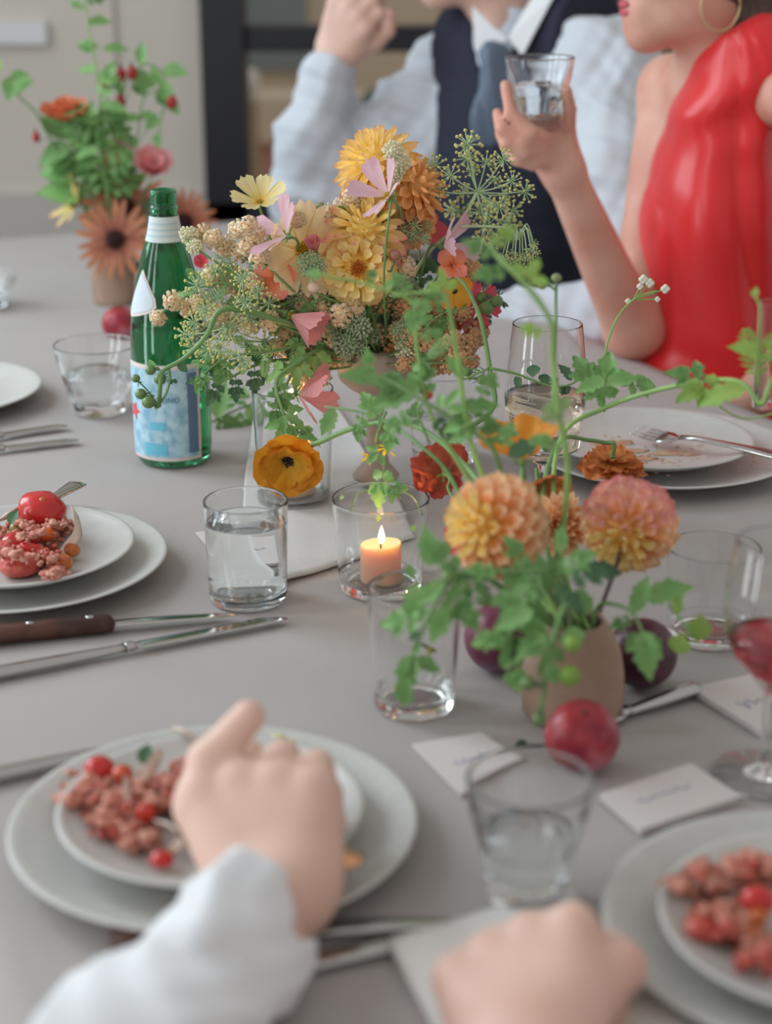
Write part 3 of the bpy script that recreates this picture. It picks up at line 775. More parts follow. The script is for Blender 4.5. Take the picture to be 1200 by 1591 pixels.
# ================================================================== cutlery: pieces laid between two picture points on the table
def basis(A, B, up=Vector((0, 0, 1))):
    y = (B - A).normalized(); z = (up - y * up.dot(y)).normalized(); return y, y.cross(z), z
def strip(A, B, secs, t_=0.002, up=Vector((0, 0, 1))):
    """flat bar from A to B; secs: (frac, left, right, lift, thick)"""
    y, x, z = basis(A, B, up); L = (B - A).length; V, Fc = [], []
    for f, l, r, lf, th in secs:
        c = A + y * (L * f)
        m = (l + r) / 2; w = (r - l) / 2
        for k in range(8):
            a = PI / 8 + k * PI / 4
            V.append(c + x * (m + w * math.cos(a) / math.cos(PI / 8)) + z * (lf + th / 2 + th / 2 * math.sin(a) / math.cos(PI / 8) ))
    for i in range(len(secs) - 1):
        for k in range(8):
            k2 = (k + 1) % 8; Fc.append((i * 8 + k, i * 8 + k2, i * 8 + 8 + k2, i * 8 + 8 + k))
    Fc.append(tuple(range(8))[::-1]); Fc.append(tuple((len(secs) - 1) * 8 + k for k in range(8)))
    return V, Fc
def steak_knife(label, a, b, hl=0.52, zl=0.002):
    A, B = T(*a) + V3(0, 0, zl), T(*b) + V3(0, 0, zl)
    t = thing('steak_knife', label, 'knife', A, 'wooden handled steak knives')
    part('handle', strip(A, A.lerp(B, hl), [(0, -.008, .008, 0, .010), (.02, -.010, .010, 0, .014), (.3, -.009, .0095, 0, .015), (.7, -.0085, .009, 0, .015), (.95, -.009, .0095, 0, .014), (.985, -.007, .008, .001, .012), (1, -.004, .004, .003, .006)]), WOOD, t)
    part('blade', strip(A.lerp(B, hl - .02), B, [(0, -.006, .006, .005, .0025), (.1, -.007, .007, .005, .0022), (.5, -.007, .008, .004, .0018), (.8, -.005, .007, .003, .0014), (.95, -.001, .005, .003, .001), (1, .002, .003, .003, .0006)]), STEEL, t)
    y, x, z = basis(A, B); L = (B - A).length * hl
    for f in (.2, .52, .86):
        c = A + y * (L * f) + z * .0152
        V, Fc = lathe([(0, .0008), (.0028, .0004), (.0030, -.003), (0, -.003)], 14)
        part('rivet', ([c + x * v[0] + y * v[1] * 1.25 + z * v[2] for v in V], Fc), STEEL, t)
    return t
def silver_knife(label, a, b, hl=0.45, zl=0.002, group='silver table knives'):
    A, B = T(*a) + V3(0, 0, zl), T(*b) + V3(0, 0, zl)
    t = thing('table_knife', label, 'knife', A, group)
    part('handle', strip(A, A.lerp(B, hl), [(0, -.006, .006, .001, .007), (.04, -.0085, .0085, 0, .009), (.08, -.008, .008, 0, .009), (.6, -.0065, .0065, 0, .008), (.95, -.005, .005, .001, .006), (1, -.0055, .0055, .001, .007)]), STEEL, t)
    y, x, z = basis(A, B); c = A.lerp(B, hl)
    part('bolster', strip(c, c + y * .009, [(0, -.006, .006, .001, .0075), (.3, -.0048, .0048, .0015, .006), (.6, -.006, .006, .001, .0075), (1, -.005, .005, .002, .005)]), STEEL, t)
    part('blade', strip(c + y * .007, B, [(0, -.004, .004, .003, .003), (.05, -.008, .007, .003, .002), (.5, -.0085, .008, .003, .0015), (.85, -.0075, .008, .003, .0013), (.96, -.003, .007, .003, .001), (1, .001, .004, .003, .0006)]), STEEL, t)
    return t
def fork(label, A, B, up, tw=.011, m=STEEL, group='silver forks'):
    """A handle end, B tine tips"""
    t = thing('fork', label, 'fork', A, group); y, x, z = basis(A, B, up); L = (B - A).length
    part('handle', strip(A, A.lerp(B, .70), [(0, -.004, .004, 0, .002), (.03, -.0095, .0095, 0, .0035), (.12, -.009, .009, 0, .004), (.5, -.0055, .0055, .001, .005), (.85, -.004, .004, .002, .0045), (1, -.004, .004, .0, .004)], up=up), m, t)
    c = A.lerp(B, .69)
    part('fork_head', strip(c, A.lerp(B, .83), [(0, -.003, .003, 0, .003), (.25, -.006, .006, -.002, .0024), (.6, -tw, tw, -.003, .002), (1, -tw, tw, -.0025, .0018)], up=up), m, t)
    for k in range(4):
        o = x * (tw * (k - 1.5) / 1.5 * .82)
        p = [A.lerp(B, .82) + o - z * .0022, A.lerp(B, .90) + o - z * .0012, B + o + z * .0015]
        part('tine', tube(spline(p, 4), [.0016, .0014, .0006], 6), m, t)
    return t
steak_knife('steak knife with riveted wooden handle left of the water tumbler', (-95, 1012), (372, 962), .575)
silver_knife('silver table knife in front of the wooden steak knife', (-30, 1062), (444, 968), .455, group='silver table knives')
steak_knife('blurred steak knife passing under the white cuff', (172, 1482), (712, 1440), .34)
silver_knife('blurred silver knife below the steak knife by the cuff', (300, 1552), (640, 1470), .3)
silver_knife('silver handle reaching under the nearest dinner plate', (-60, 1228), (250, 1160), .8)
silver_knife('farther silver knife below the far left plate', (-80, 698), (104, 667), .4)
silver_knife('nearer silver knife below the far left plate', (-90, 716), (122, 690), .4)
silver_knife('silver knife between the rear plum and place card', (1082, 1080), (905, 1140), .62)
E_ = T(1040, 698, .037)
fork('fork resting tines down on the used plate by the woman', T(1238, 716, .036), T(985, 668, .030), Vector((0, -.25, 1)), .013)
fork('grey fork handle sticking out of the salad left of the tumbler', T(124, 752, .040), T(8, 830, .032), Vector((0, 0, 1)))

# ================================================================== place cards, notes and napkins
def card(label, cs, t_=.0035, name='place_card', scrawl=None):
    cs = [T(*c) for c in cs]
    z = Vector((0, 0, 1))
    o = thing(name, label, 'card', (cs[0] + cs[2]) / 2, 'white place cards')
    part('card_stock', slab([c + z * .0015 for c in cs], t_, n=4), CARD, o, smooth=False)
    if scrawl:
        a, b, c, d = cs
        for k, (pts, w) in enumerate(scrawl):
            q = [a * (1 - u) * (1 - v) + b * u * (1 - v) + c * u * v + d * (1 - u) * v + z * (.0016 + t_) for u, v in pts]
            part('handwriting', tube(spline(q, 5), w, 5), INK, o)
    return o
def scribble(u0, u1, v, amp, n, ph=0):
    return [(u0 + (u1 - u0) * i / n + .01 * math.sin(i * 2.1), v + amp * math.sin(i * 1.9 + ph) * (0.6 + .4 * math.sin(i * .7))) for i in range(n + 1)]
card('white place card behind the faceted tumbler of water', [(716, 1242), (812, 1190), (748, 1146), (641, 1164)], .003, scrawl=[(scribble(.25, .7, .45, .06, 12), .0005)])
card('thick white card between the fist and red wine glass', [(996, 1302), (1150, 1250), (1074, 1198), (932, 1246)], .005, scrawl=[(scribble(.2, .75, .55, .05, 14), .0006)])
card('thick white card behind the foot of the red wine glass', [(1184, 1150), (1290, 1118), (1170, 1058), (1072, 1080)], .005, scrawl=[(scribble(.2, .6, .5, .09, 9, 1), .0006)])
card('white card half hidden behind the water tumbler', [(340, 872), (440, 852), (412, 818), (304, 832)], .002, scrawl=[(scribble(.3, .8, .5, .05, 10), .0005)])
single('folded_napkin', slab([T(760, 1760), T(1080, 1620), T(880, 1390), T(604, 1482)], .008, .001, .004, 16), WHITE_LINEN, 'folded white napkin beneath the fist', 'napkin')
# ================================================================== petals, leaves, florets
def blade(L, W, kind, cup=0.25, curl=0.0, teeth=0, crinkle=0.0, fold=0.0, seed=0, nu=8, nv=10):
    V, Fc, U = [], [], []
    for j in range(nv + 1):
        v = j / nv
        if kind == 'dahlia': w = (v ** .8) * math.sqrt(max(0, 1 - v ** 7)) * 1.0 + .10
        elif kind == 'pointed': w = (v ** .6) * max(0, 1 - v ** 2.4) ** .8 * 1.25 + .04
        elif kind == 'cosmos': w = (v ** .75) * (1 - .12 * v ** 6) + .06
        elif kind == 'poppy': w = min(1, .12 + 1.15 * math.sin(PI * min(1, v * .62))) 
        elif kind == 'ray': w = math.sin(PI * min(1, v ** .8 * .97)) ** .55 + .05
        else: w = math.sin(PI * v ** .8) ** .9 + .015
        for i in range(nu + 1):
            u = 2 * i / nu - 1
            ww = w
            if kind == 'leaf' and teeth:
                ww = w * (1 + .6 * (((v * teeth) % 1.0) - .4) * (abs(u) ** 2))
            x = u * ww * W
            y = L * v
            if kind in ('cosmos', 'poppy', 'dahlia'):
                y -= L * (.10 if kind == 'cosmos' else .28 if kind == 'poppy' else .10) * u * u * v ** 2
            if teeth and kind == 'cosmos' and v > .9: y += L * .06 * math.cos(u * PI * teeth)
            z = cup * W * u * u * (.4 + .6 * math.sin(PI * min(1, v))) + curl * L * v * v + fold * W * abs(u) * w
            if kind == 'cosmos': z += W * .05 * math.cos(u * PI * 4) * v
            if crinkle:
                q = Vector((u * 2.3 + seed, v * 3.2, seed * 1.7))
                z += crinkle * L * noise.noise(q) * v * 1.6; y += crinkle * L * .6 * noise.noise(q * 2.1) * v; x += crinkle * L * .35 * noise.noise(q * 1.7 + Vector((9, 0, 0))) * v
            V.append(Vector((x, y, z))); U.append((i / nu, v))
    for j in range(nv):
        for i in range(nu):
            k = j * (nu + 1) + i; Fc.append((k, k + 1, k + nu + 2, k + nu + 1))
    return V, Fc, U
LEAF = {}
LEAF_A = petal_mat('leaf_green', [(0, S(150, 188, 122)), (.5, S(126, 174, 108)), (1, S(142, 188, 116))], .45, .32, .22, .3)
LEAF_B = petal_mat('leaf_dark', [(0, S(96, 128, 92)), (1, S(78, 118, 90))], .45, .22, .2, .3)
LEAF_C = petal_mat('leaf_lime', [(0, S(170, 200, 110)), (1, S(158, 202, 104))], .45, .45, .12, .3)
def leaf_mesh(kind, mat_):
    key = (kind, mat_.name)
    if key in LEAF: return LEAF[key]
    bits = []
    if kind == 'lance': bits.append(blade(1, .24, 'leaf', .2, -.25, 5, .03, .25, 1, 6, 12))
    elif kind == 'oval': bits.append(blade(1, .36, 'leaf', .2, -.2, 0, .03, .2, 2, 6, 8))
    elif kind == 'heart': bits.append(blade(1, .5, 'poppy', .1, -.2, 0, .05, .1, 3, 6, 7))
    elif kind == 'tomato':        # compound leaf, toothed leaflets along a midrib
        bits.append(xf(Matrix.Translation((0, .42, -.03)), blade(.60, .20, 'leaf', .2, -.22, 4, .05, .25, 3, 6, 12)))
        for v, a, s in ((.20, 62, .30), (.22, -66, .28), (.42, 48, .42), (.46, -50, .40)):
            bits.append(xf(Matrix.Translation((0, v, 0)) @ Matrix.Rotation(math.radians(a), 4, 'Z'), blade(s, .115, 'leaf', .2, -.25, 3, .04, .25, v * 9, 4, 8)))
        bits.append(tube([(0, 0, 0), (0, .3, .01), (0, .5, -.02)], [.018, .008], 5))
    elif kind == 'trifid':
        for a, s in ((0, 1.0), (52, .66), (-50, .7)):
            bits.append(xf(Matrix.Rotation(math.radians(a), 4, 'Z') @ Matrix.Translation((0, .12, 0)), blade(s * .88, .17, 'leaf', .2, -.3, 4, .05, .3, a, 4, 10)))
        bits.append(tube([(0, 0, 0), (0, .14, 0)], [.018, .012], 5))
    elif kind == 'feather':
        for k in range(9):
            v = .1 + k * .1
            for sg in (-1, 1):
                bits.append(xf(Matrix.Translation((0, v, 0)) @ Matrix.Rotation(math.radians(sg * (58 - k * 3)), 4, 'Z'), blade(.34 * math.sin(PI * (.18 + v * .78)), .035, 'leaf', .1, -.2, 0, .05, .2, k, 2, 4)))
        bits.append(tube([(0, 0, 0), (0, .5, .03), (0, 1, -.05)], [.012, .004], 4))
    me = mesh('leaf', join(*bits), mat_)
    LEAF[key] = me
    return me
def leaf_at(parent, p, ang, size, kind='tomato', mat_=None, tilt=None, rnd=random):
    a = math.radians(ang)
    tilt = rnd.uniform(-.5, .35) if tilt is None else tilt
    y = IR * math.cos(a) + IU * math.sin(a) + TOC * tilt
    z = TOC + Vector((0, 0, .6)) + Vector((rnd.uniform(-.5, .5), 0, rnd.uniform(-.3, .3)))
    return put('leaf', leaf_mesh(kind, mat_ or LEAF_A), frame(p, y, z, size), parent)
def pts3(pl_):
    return [P(*q) if not isinstance(q, Vector) else q for q in pl_]
TOM = bs('green_tomato', S(112, 140, 84), 0.28, col2=S(92, 124, 70), vscale=40, coat=.2)
TOML = bs('yellow_green_tomato', S(140, 170, 72), 0.3, col2=S(104, 150, 66), vscale=40)
_calyx = mesh('calyx', join(*[xf(Matrix.Rotation(k * 2 * PI / 5, 4, 'Z') @ Matrix.Rotation(math.radians(25), 4, 'X'), blade(1.25, .16, 'pointed', .2, .35, 0, .04, .2, k, 2, 5)) for k in range(5)]), LEAF_B)
_tomv = ball((0, 0, 0), 1, 20, 14, (1, 1, .93)); TOM_ME = mesh('fruit', _tomv, TOM); TOM_ME2 = mesh('fruit', _tomv, TOML)
def tomato_fruit(parent, p, r, stem_to=None, me=None, cdir=None):
    put('green_fruit', me or TOM_ME, Matrix.Translation(p) @ Matrix.Scale(r, 4), parent)
    cd = cdir or (Vector(stem_to) - p if stem_to is not None else Vector((.3, .2, .9)))
    put('calyx', _calyx, frame(p + cd.normalized() * r * .92, Vector(cd).orthogonal(), cd, r), parent)
    if stem_to is not None: part('fruit_stalk', tube(spline([p + cd.normalized() * r * .9, (p + Vector(stem_to)) / 2 + Vector((0, 0, .002)), stem_to], 4), [.0007, .0011], 5), STEM, parent)
def vine(label, pl_, r=(.0022, .0012), mat_=None, leaves=None, auto=0, lsize=(.022, .034), kinds=('tomato',), lmat=None, seed=0, name='tomato_vine', cat='vine', group=None, fruits=(), hang=0.0, t0=.12):
    """a stem along picture points with leaves: explicit (px,py,Y,angle,size_px,kind) and/or automatic"""
    rnd = random.Random(seed)
    pts = spline(pts3(pl_), 7)
    t = thing(name, label, cat, pts[0], group)
    part('stem', tube(pts, list(r) if isinstance(r, tuple) else r, 6), mat_ or STEM, t)
    for q in (leaves or []):
        p = P(*q[:3]); leaf_at(t, p, q[3], q[4] * pxm(q[2]) * (.82 if len(q) > 5 and q[5] in ('oval', 'heart') else .95), q[5] if len(q) > 5 else kinds[0], q[6] if len(q) > 6 else lmat, rnd=rnd, tilt=q[7] if len(q) > 7 else None)
    for k in range(auto):
        f = t0 + (1 - t0) * (k + .5) / auto; i = min(len(pts) - 2, int(f * (len(pts) - 1)))
        p = pts[i]; d = pts[i + 1] - pts[i]
        ang = math.degrees(math.atan2(d.dot(IU), d.dot(IR))) + (58 if k % 2 else -58) + rnd.uniform(-22, 22)
        if k == auto - 1: ang = math.degrees(math.atan2(d.dot(IU), d.dot(IR)))
        a = math.radians(ang); ang = math.degrees(math.atan2(math.sin(a) - hang, math.cos(a)))
        leaf_at(t, p, ang, rnd.uniform(*lsize), rnd.choice(kinds), lmat, rnd=rnd)
    for q in fruits:          # (px,py,Y,rpx, attach px,py,Y)
        p = P(*q[:3]); tomato_fruit(t, p, q[3] * pxm(q[2]), P(*q[4:7]) if len(q) > 6 else None, TOM_ME2 if (len(q) in (5, 8)) else TOM_ME)
    return t

PET = {}
def pm(name, stops, **k):
    if name not in PET: PET[name] = petal_mat(name, stops, **k)
    return PET[name]
M_YEL = pm('petal_yellow', [(0, S(248, 200, 96)), (.3, S(252, 226, 140)), (.84, S(252, 232, 168)), (.95, S(250, 220, 162)), (1, S(238, 178, 152))], trans=.25, streak=.05)
M_YOR = pm('petal_yellow_orange', [(0, S(254, 224, 126)), (.5, S(254, 230, 156)), (.85, S(252, 218, 150)), (1, S(246, 190, 146))], trans=.3)
M_ORA = pm('petal_orange', [(0, S(250, 202, 130)), (.5, S(250, 204, 146)), (1, S(248, 190, 138))], trans=.3)
M_PKT = pm('petal_pink_tipped', [(0, S(254, 230, 134)), (.45, S(254, 226, 158)), (.7, S(252, 212, 164)), (.88, S(248, 186, 166)), (1, S(240, 150, 156))], trans=.3, streak=.1)
M_PEA = pm('petal_peach', [(0, S(246, 200, 110)), (.35, S(246, 186, 128)), (.62, S(246, 188, 144)), (.82, S(252, 220, 180)), (1, S(254, 232, 200))], trans=.25, streak=.06)
M_PEP = pm('petal_peach_pink', [(0, S(248, 200, 120)), (.4, S(248, 194, 152)), (.75, S(248, 200, 182)), (1, S(244, 166, 174))], trans=.25, streak=.08)
M_APR = pm('petal_apricot', [(0, S(252, 206, 124)), (.25, S(252, 218, 154)), (.8, S(254, 232, 186)), (1, S(253, 226, 190))], trans=.35, streak=.25)
M_CRM = pm('petal_cream', [(0, S(236, 190, 84)), (.4, S(238, 220, 150)), (1, S(240, 228, 176))], trans=.35)
M_PNK = pm('petal_pink', [(0, S(236, 214, 170)), (.15, S(240, 206, 214)), (.6, S(240, 204, 218)), (1, S(236, 194, 210))], trans=.35, streak=.3)
M_ROS = pm('petal_rose', [(0, S(240, 220, 170)), (.2, S(232, 164, 168)), (1, S(236, 164, 166))], trans=.3, streak=.3)
M_COR = pm('petal_coral', [(0, S(216, 80, 56)), (.25, S(244, 144, 96)), (.7, S(246, 156, 130)), (1, S(240, 138, 132))], trans=.3, streak=.25)
M_POP = pm('petal_golden_orange', [(0, S(226, 190, 80)), (.3, S(236, 186, 60)), (.7, S(230, 170, 46)), (1, S(222, 146, 40))], trans=.35, streak=.35)
M_POD = pm('petal_burnt_orange', [(0, S(190, 110, 60)), (.5, S(218, 142, 76)), (1, S(210, 126, 74))], trans=.3, streak=.5)
M_RED = pm('petal_brick_red', [(0, S(160, 76, 54)), (.5, S(198, 100, 72)), (1, S(192, 86, 70))], trans=.3, streak=.5)
M_ORG = pm('petal_bright_orange', [(0, S(240, 200, 70)), (.4, S(240, 172, 60)), (1, S(238, 158, 62))], trans=.38, streak=.3)
M_HOT = pm('petal_hot_pink', [(0, S(230, 110, 110)), (1, S(222, 92, 118))], trans=.3)
M_RUD = pm('petal_dusty_orange', [(0, S(150, 84, 70)), (.4, S(186, 120, 98)), (1, S(208, 144, 104))], trans=.3, streak=.3)
M_GRP = pm('petal_green_white', [(0, S(120, 160, 90)), (1, S(226, 228, 208))], trans=.3)
Y_CEN = bs('golden_stamens', S(214, 172, 34), .7, var=.5, vscale=400)
O_CEN = bs('orange_stamens', S(206, 110, 30), .7, var=.5, vscale=500)
D_CEN = bs('dark_stamens', S(44, 36, 44), .7)
B_CEN = bs('brown_cone', S(66, 34, 34), .8, var=.4, vscale=200)
_pc = {}
def petal_mesh(*a, mat_=None, **k):
    key = (a, tuple(sorted(k.items())), mat_.name)
    if key not in _pc: _pc[key] = mesh('petal', blade(*a, **k), mat_)
    return _pc[key]
def stamen_dot_mesh(n=40, r=.18, m=None, seed=0, hh=.3):
    rnd = random.Random(seed); bits = [ball((0, 0, 0), .7, 10, 6, (1, 1, .45))]
    for k in range(n):
        a = k * 2.39996; q = math.sqrt((k + .5) / n)
        c = (q * math.cos(a), q * math.sin(a), hh * (1 - q * q) + .12 + rnd.uniform(0, .12))
        bits.append(ball(c, r * rnd.uniform(.7, 1.1), 6, 4))
    return mesh('stamens', join(*bits), m)
ST_Y = stamen_dot_mesh(46, .14, Y_CEN, 1); ST_O = stamen_dot_mesh(60, .12, O_CEN, 2); ST_D = stamen_dot_mesh(40, .16, D_CEN, 3); ST_B = stamen_dot_mesh(70, .13, B_CEN, 4, .7)
SEPAL = mesh('sepal', blade(1, .2, 'pointed', .2, .1, 0, .03, .2, 5, 2, 5), LEAF_A)
def stem_from(t, c, axis, pl_, r=.0017, m=None):
    if not pl_: return
    pts = [c, c - axis * .012] + pts3(pl_)
    part('stem', tube(spline(pts, 6), r, 6), m or STEM, t)
def dahlia(label, c, Rpx, axis, m, stem, n=84, kind='dahlia', pw=.26, maxth=112, hole=.10, inner=None, cup=.9, flat=1.0, center=True, group='double dahlias', curl=.12, seed=0, name='dahlia', sm=None, alt=None, scale=False):
    c3 = P(*c); R = Rpx * pxm(c[2]); ax = Vector(axis).normalized()
    t = thing(name, label, 'flower', c3, group); rnd = random.Random(seed)
    e1 = ax.orthogonal().normalized(); e2 = ax.cross(e1)
    base = c3 - ax * R * .30
    me = petal_mesh(1.0, pw, kind, cup, curl, crinkle=.02, seed=1, nu=6, nv=8, mat_=m)
    mi = petal_mesh(1.0, pw, kind, cup, curl, crinkle=.02, seed=1, nu=6, nv=8, mat_=inner) if inner else me
    for i in range(n):
        f = (i + .5) / n; th = math.radians(9 + (maxth - 9) * f ** .62); ph = i * 2.39996 + rnd.uniform(-.06, .06)
        d = ax * math.cos(th) + (e1 * math.cos(ph) + e2 * math.sin(ph)) * math.sin(th)
        Ls = R * (.42 + .62 * f ** .8) * rnd.uniform(.94, 1.05)
        o = base + d * R * .20
        if flat != 1.0: Ls *= 1 - (1 - flat) * max(0, math.cos(th))
        if scale:
            th = math.radians((scale if scale > 1 else 14) + (maxth - 14) * f ** .60)
            rd = e1 * math.cos(ph) + e2 * math.sin(ph); d = ax * math.cos(th) + rd * math.sin(th); td = rd * math.cos(th) - ax * math.sin(th)
            b_ = math.radians(14 + 30 * f); o = base + ax * R * .12 + d * R * (.40 + .06 * f); Ls = R * (.38 + .27 * min(1, f * 1.6)) * rnd.uniform(.94, 1.06)
            mm = mi if f < .22 else me
            if alt and alt[1](d, f): mm = petal_mesh(1.0, pw, kind, cup, curl, crinkle=.02, seed=1, nu=6, nv=8, mat_=alt[0])
            put('petal', mm, frame(o, d * math.cos(b_) + td * math.sin(b_), -td * math.cos(b_) + d * math.sin(b_), Ls, sx=.75 + .45 * f), t)
            continue
        zh = ax * 1.0 - d * .0 + (e1 * math.cos(ph) + e2 * math.sin(ph)) * (-.9)
        mm = mi if f < .22 else me
        if alt and alt[1](d, f): mm = petal_mesh(1.0, pw, kind, cup, curl, crinkle=.02, seed=1, nu=6, nv=8, mat_=alt[0])
        put('petal', mm, frame(o, d, zh, Ls * 1.12, sx=1.0 + .4 * (1 - f)), t)
    if scale: part('receptacle', ball(base + ax * R * .12, R * .42, 16, 10), m, t)
    if center: put('stamens', ST_O, frame(base + ax * R * (.52 if scale else .42), e1, ax, R * .2), t)
    part('calyx', xf(frame(base - ax * R * .12, e1, ax, 1), lathe([(0, -R * .1), (R * .2, 0), (R * .28, R * .16), (0, R * .1)], 12)), LEAF_A, t)
    stem_from(t, base, ax, stem, .0019, sm)
    return t
def open_flower(label, c, Rpx, axis, m, stem, n=8, kind='cosmos', pw=.36, cone=80, spread=360, start=0, up=None, cen=None, cen_r=.17, teeth=3, crinkle=.03, cup=.15, curl=.05, group=None, name='cosmos', seed=0, sepals=5, jit=4, layers=((1.0, 0),), r=.0013, sm=None, cat='flower'):
    c3 = P(*c); R = Rpx * pxm(c[2]); ax = Vector(axis).normalized(); rnd = random.Random(seed)
    t = thing(name, label, cat, c3, group)
    e1 = Vector(up) if up else ax.orthogonal(); e1 = (e1 - ax * e1.dot(ax)).normalized(); e2 = ax.cross(e1)
    ms = [petal_mesh(1.0, pw, kind, cup, curl, teeth=teeth if kind == 'cosmos' else 0, crinkle=crinkle, seed=s + seed % 3, nu=10, nv=12, mat_=m) for s in range(3)]
    for li, (ls, dc) in enumerate(layers):
        for i in range(n):
            ph = math.radians(start + spread * (i + .5 * (li % 2)) / n + rnd.uniform(-jit, jit)); th = math.radians(cone + dc + rnd.uniform(-jit, jit))
            rd = e1 * math.cos(ph) + e2 * math.sin(ph); d = ax * math.cos(th) + rd * math.sin(th)
            put('petal', ms[i % 3], frame(c3 + d * R * .05 + ax * .0006 * (i % 2), d, ax - rd * .3, R * ls * rnd.uniform(.94, 1.04)), t)
    if cen: put('stamens', cen, frame(c3 + ax * R * .03, e1, ax, R * cen_r), t)
    for k in range(sepals):
        ph = 2 * PI * k / sepals; rd = e1 * math.cos(ph) + e2 * math.sin(ph); th = math.radians(min(cone + 12, 120))
        put('sepal', SEPAL, frame(c3 - ax * R * .05, ax * math.cos(th) + rd * math.sin(th), -ax, R * .28), t)
    part('calyx', xf(frame(c3 - ax * R * .06, e1, ax, 1), lathe([(0, -R * .08), (R * .07, -R * .03), (R * .09, R * .03), (0, R * .05)], 10)), STEM, t)
    stem_from(t, c3 - ax * R * .06, ax, stem, r, sm)
    return t
# umbels
UMB_TIP = bs('umbel_yellow', S(222, 220, 140), .6, var=.25, vscale=300); UMB_STEM = bs('umbel_stem', S(184, 210, 166), .5)
UMB_G = bs('umbel_green', S(168, 190, 150), .6, var=.25, vscale=300)
def umbellet_mesh(nr=18, hemi=100, m=None, seed=0, bud=.125, name='umbellet'):
    rnd = random.Random(seed); A, B = [], []
    for k in range(nr):
        th = math.radians(8 + (hemi - 8) * math.sqrt((k + .5) / nr)); ph = k * 2.39996
        d = Vector((math.sin(th) * math.cos(ph), math.sin(th) * math.sin(ph), math.cos(th))); q = rnd.uniform(.8, 1.0)
        A.append(tube([(0, 0, 0), d * q * .9], [.05, .035], 4)[:2]); B.append(ball(d * q, bud, 6, 5, (1, 1, 1)))
    na = sum(len(a[1]) for a in A)
    me = mesh(name, join(*(A + B)), [UMB_STEM, m or UMB_TIP])
    for i, p in enumerate(me.polygons): p.material_index = 0 if i < na else 1
    return me
UMB = [umbellet_mesh(17, 108, None, s) for s in range(3)]
UMBG = [umbellet_mesh(30, 110, UMB_G, s, .12) for s in range(2)]
def umbel(label, c, ends, ur, stem, name='fennel_umbel', mats=None, axis=(0, -.4, .9), droop=0, r=.0007, group='fennel umbels', stem_r=.0014, facing=None):
    """ends: (px,py,Y) of the small umbels round centre c"""
    c3 = P(*c); t = thing(name, label, 'flower head', c3, group)
    rays = []
    for i, e in enumerate(ends):
        e3 = P(*e[:3]); R = 1.3 * (e[3] if len(e) > 3 else ur) * pxm(e[2])
        mid = c3.lerp(e3, .5) + Vector((0, 0, .006 if droop else -.002)) * (3 if droop else 1)
        rays.append(tube(spline([c3, mid, e3], 4), r, 5))
        d = (e3 - c3).normalized() * .75 + (Vector((0, 0, -1)) if droop else TOC * .8)
        put('umbellet', (mats or UMB)[i % len(mats or UMB)], frame(e3 - d.normalized() * R * .2, d.orthogonal(), d, R), t)
    part('rays', join(*rays), UMB_STEM, t)
    if stem: part('stem', tube(spline([c3] + pts3(stem), 6), stem_r, 6), UMB_STEM, t)
    return t
# dense clusters of tiny cupped florets
def floret_cluster_mesh(n, m, m2, seed, budlike=False, elong=1.0):
    rnd = random.Random(seed); A, B = [], []
    for k in range(n):
        f = (k + .5) / n; th = math.acos(1 - 1.75 * f); ph = k * 2.39996 + rnd.uniform(-.2, .2); q = rnd.uniform(.8, 1.02)
        d = Vector((math.sin(th) * math.cos(ph), math.sin(th) * math.sin(ph), math.cos(th) * elong))
        M = frame(d * q * .82, d.orthogonal(), d + Vector((rnd.uniform(-.4, .4), rnd.uniform(-.4, .4), 0)), rnd.uniform(1.2, 1.7))
        if budlike:
            A.append(xf(M, ball((0, 0, .08), .10, 6, 5, (1, 1, 1.5)))); continue
        s = 6
        V = [Vector((.05 * math.cos(2 * PI * i / s), .05 * math.sin(2 * PI * i / s), -.05)) for i in range(s)]
        V += [Vector(((.135 if i % 2 else .115) * math.cos(2 * PI * i / s), (.135 if i % 2 else .115) * math.sin(2 * PI * i / s), .13)) for i in range(s)]
        V += [Vector((.075 * math.cos(2 * PI * i / s), .075 * math.sin(2 * PI * i / s), .05)) for i in range(s)]
        A.append(xf(M, (V, [(i, (i + 1) % s, s + (i + 1) % s, s + i) for i in range(s)] + [(s + i, s + (i + 1) % s, 2 * s + (i + 1) % s, 2 * s + i) for i in range(s)])))
        B.append(xf(M, ([V[2 * s + i] for i in range(s)], [tuple(range(s))])))
    A.append(ball((0, 0, 0), .55, 10, 8, (1, 1, elong)))
    na = sum(len(a[1]) for a in A)
    me = mesh('florets', join(*(A + B)), [m, m2])
    for i, p in enumerate(me.polygons): p.material_index = 0 if i < na else 1
    return me
FL1 = bs('floret_peach', S(254, 234, 200), .7, var=.12, vscale=250); FL1b = bs('floret_throat', S(232, 164, 100), .7)
FL2 = bs('floret_orange', S(240, 198, 152), .7, var=.18, vscale=250); FL3 = bs('floret_cream', S(236, 232, 200), .7, var=.15, vscale=250)
FL4 = bs('floret_sage', S(166, 182, 150), .7, var=.25, vscale=250)
FC = {'peach': [floret_cluster_mesh(44, FL1, FL1b, s) for s in (1, 2)], 'orange': [floret_cluster_mesh(46, FL2, FL1b, s) for s in (3,)],
      'cream': [floret_cluster_mesh(60, FL3, FL3, 4, True, 1.2)], 'sage': [floret_cluster_mesh(70, FL4, FL4, 5, True)]}
FCL = {'peach': 'peach buddleia sprig', 'orange': 'dull orange buddleia sprig', 'cream': 'cream budded sprig', 'sage': 'sage green budded sprig'}
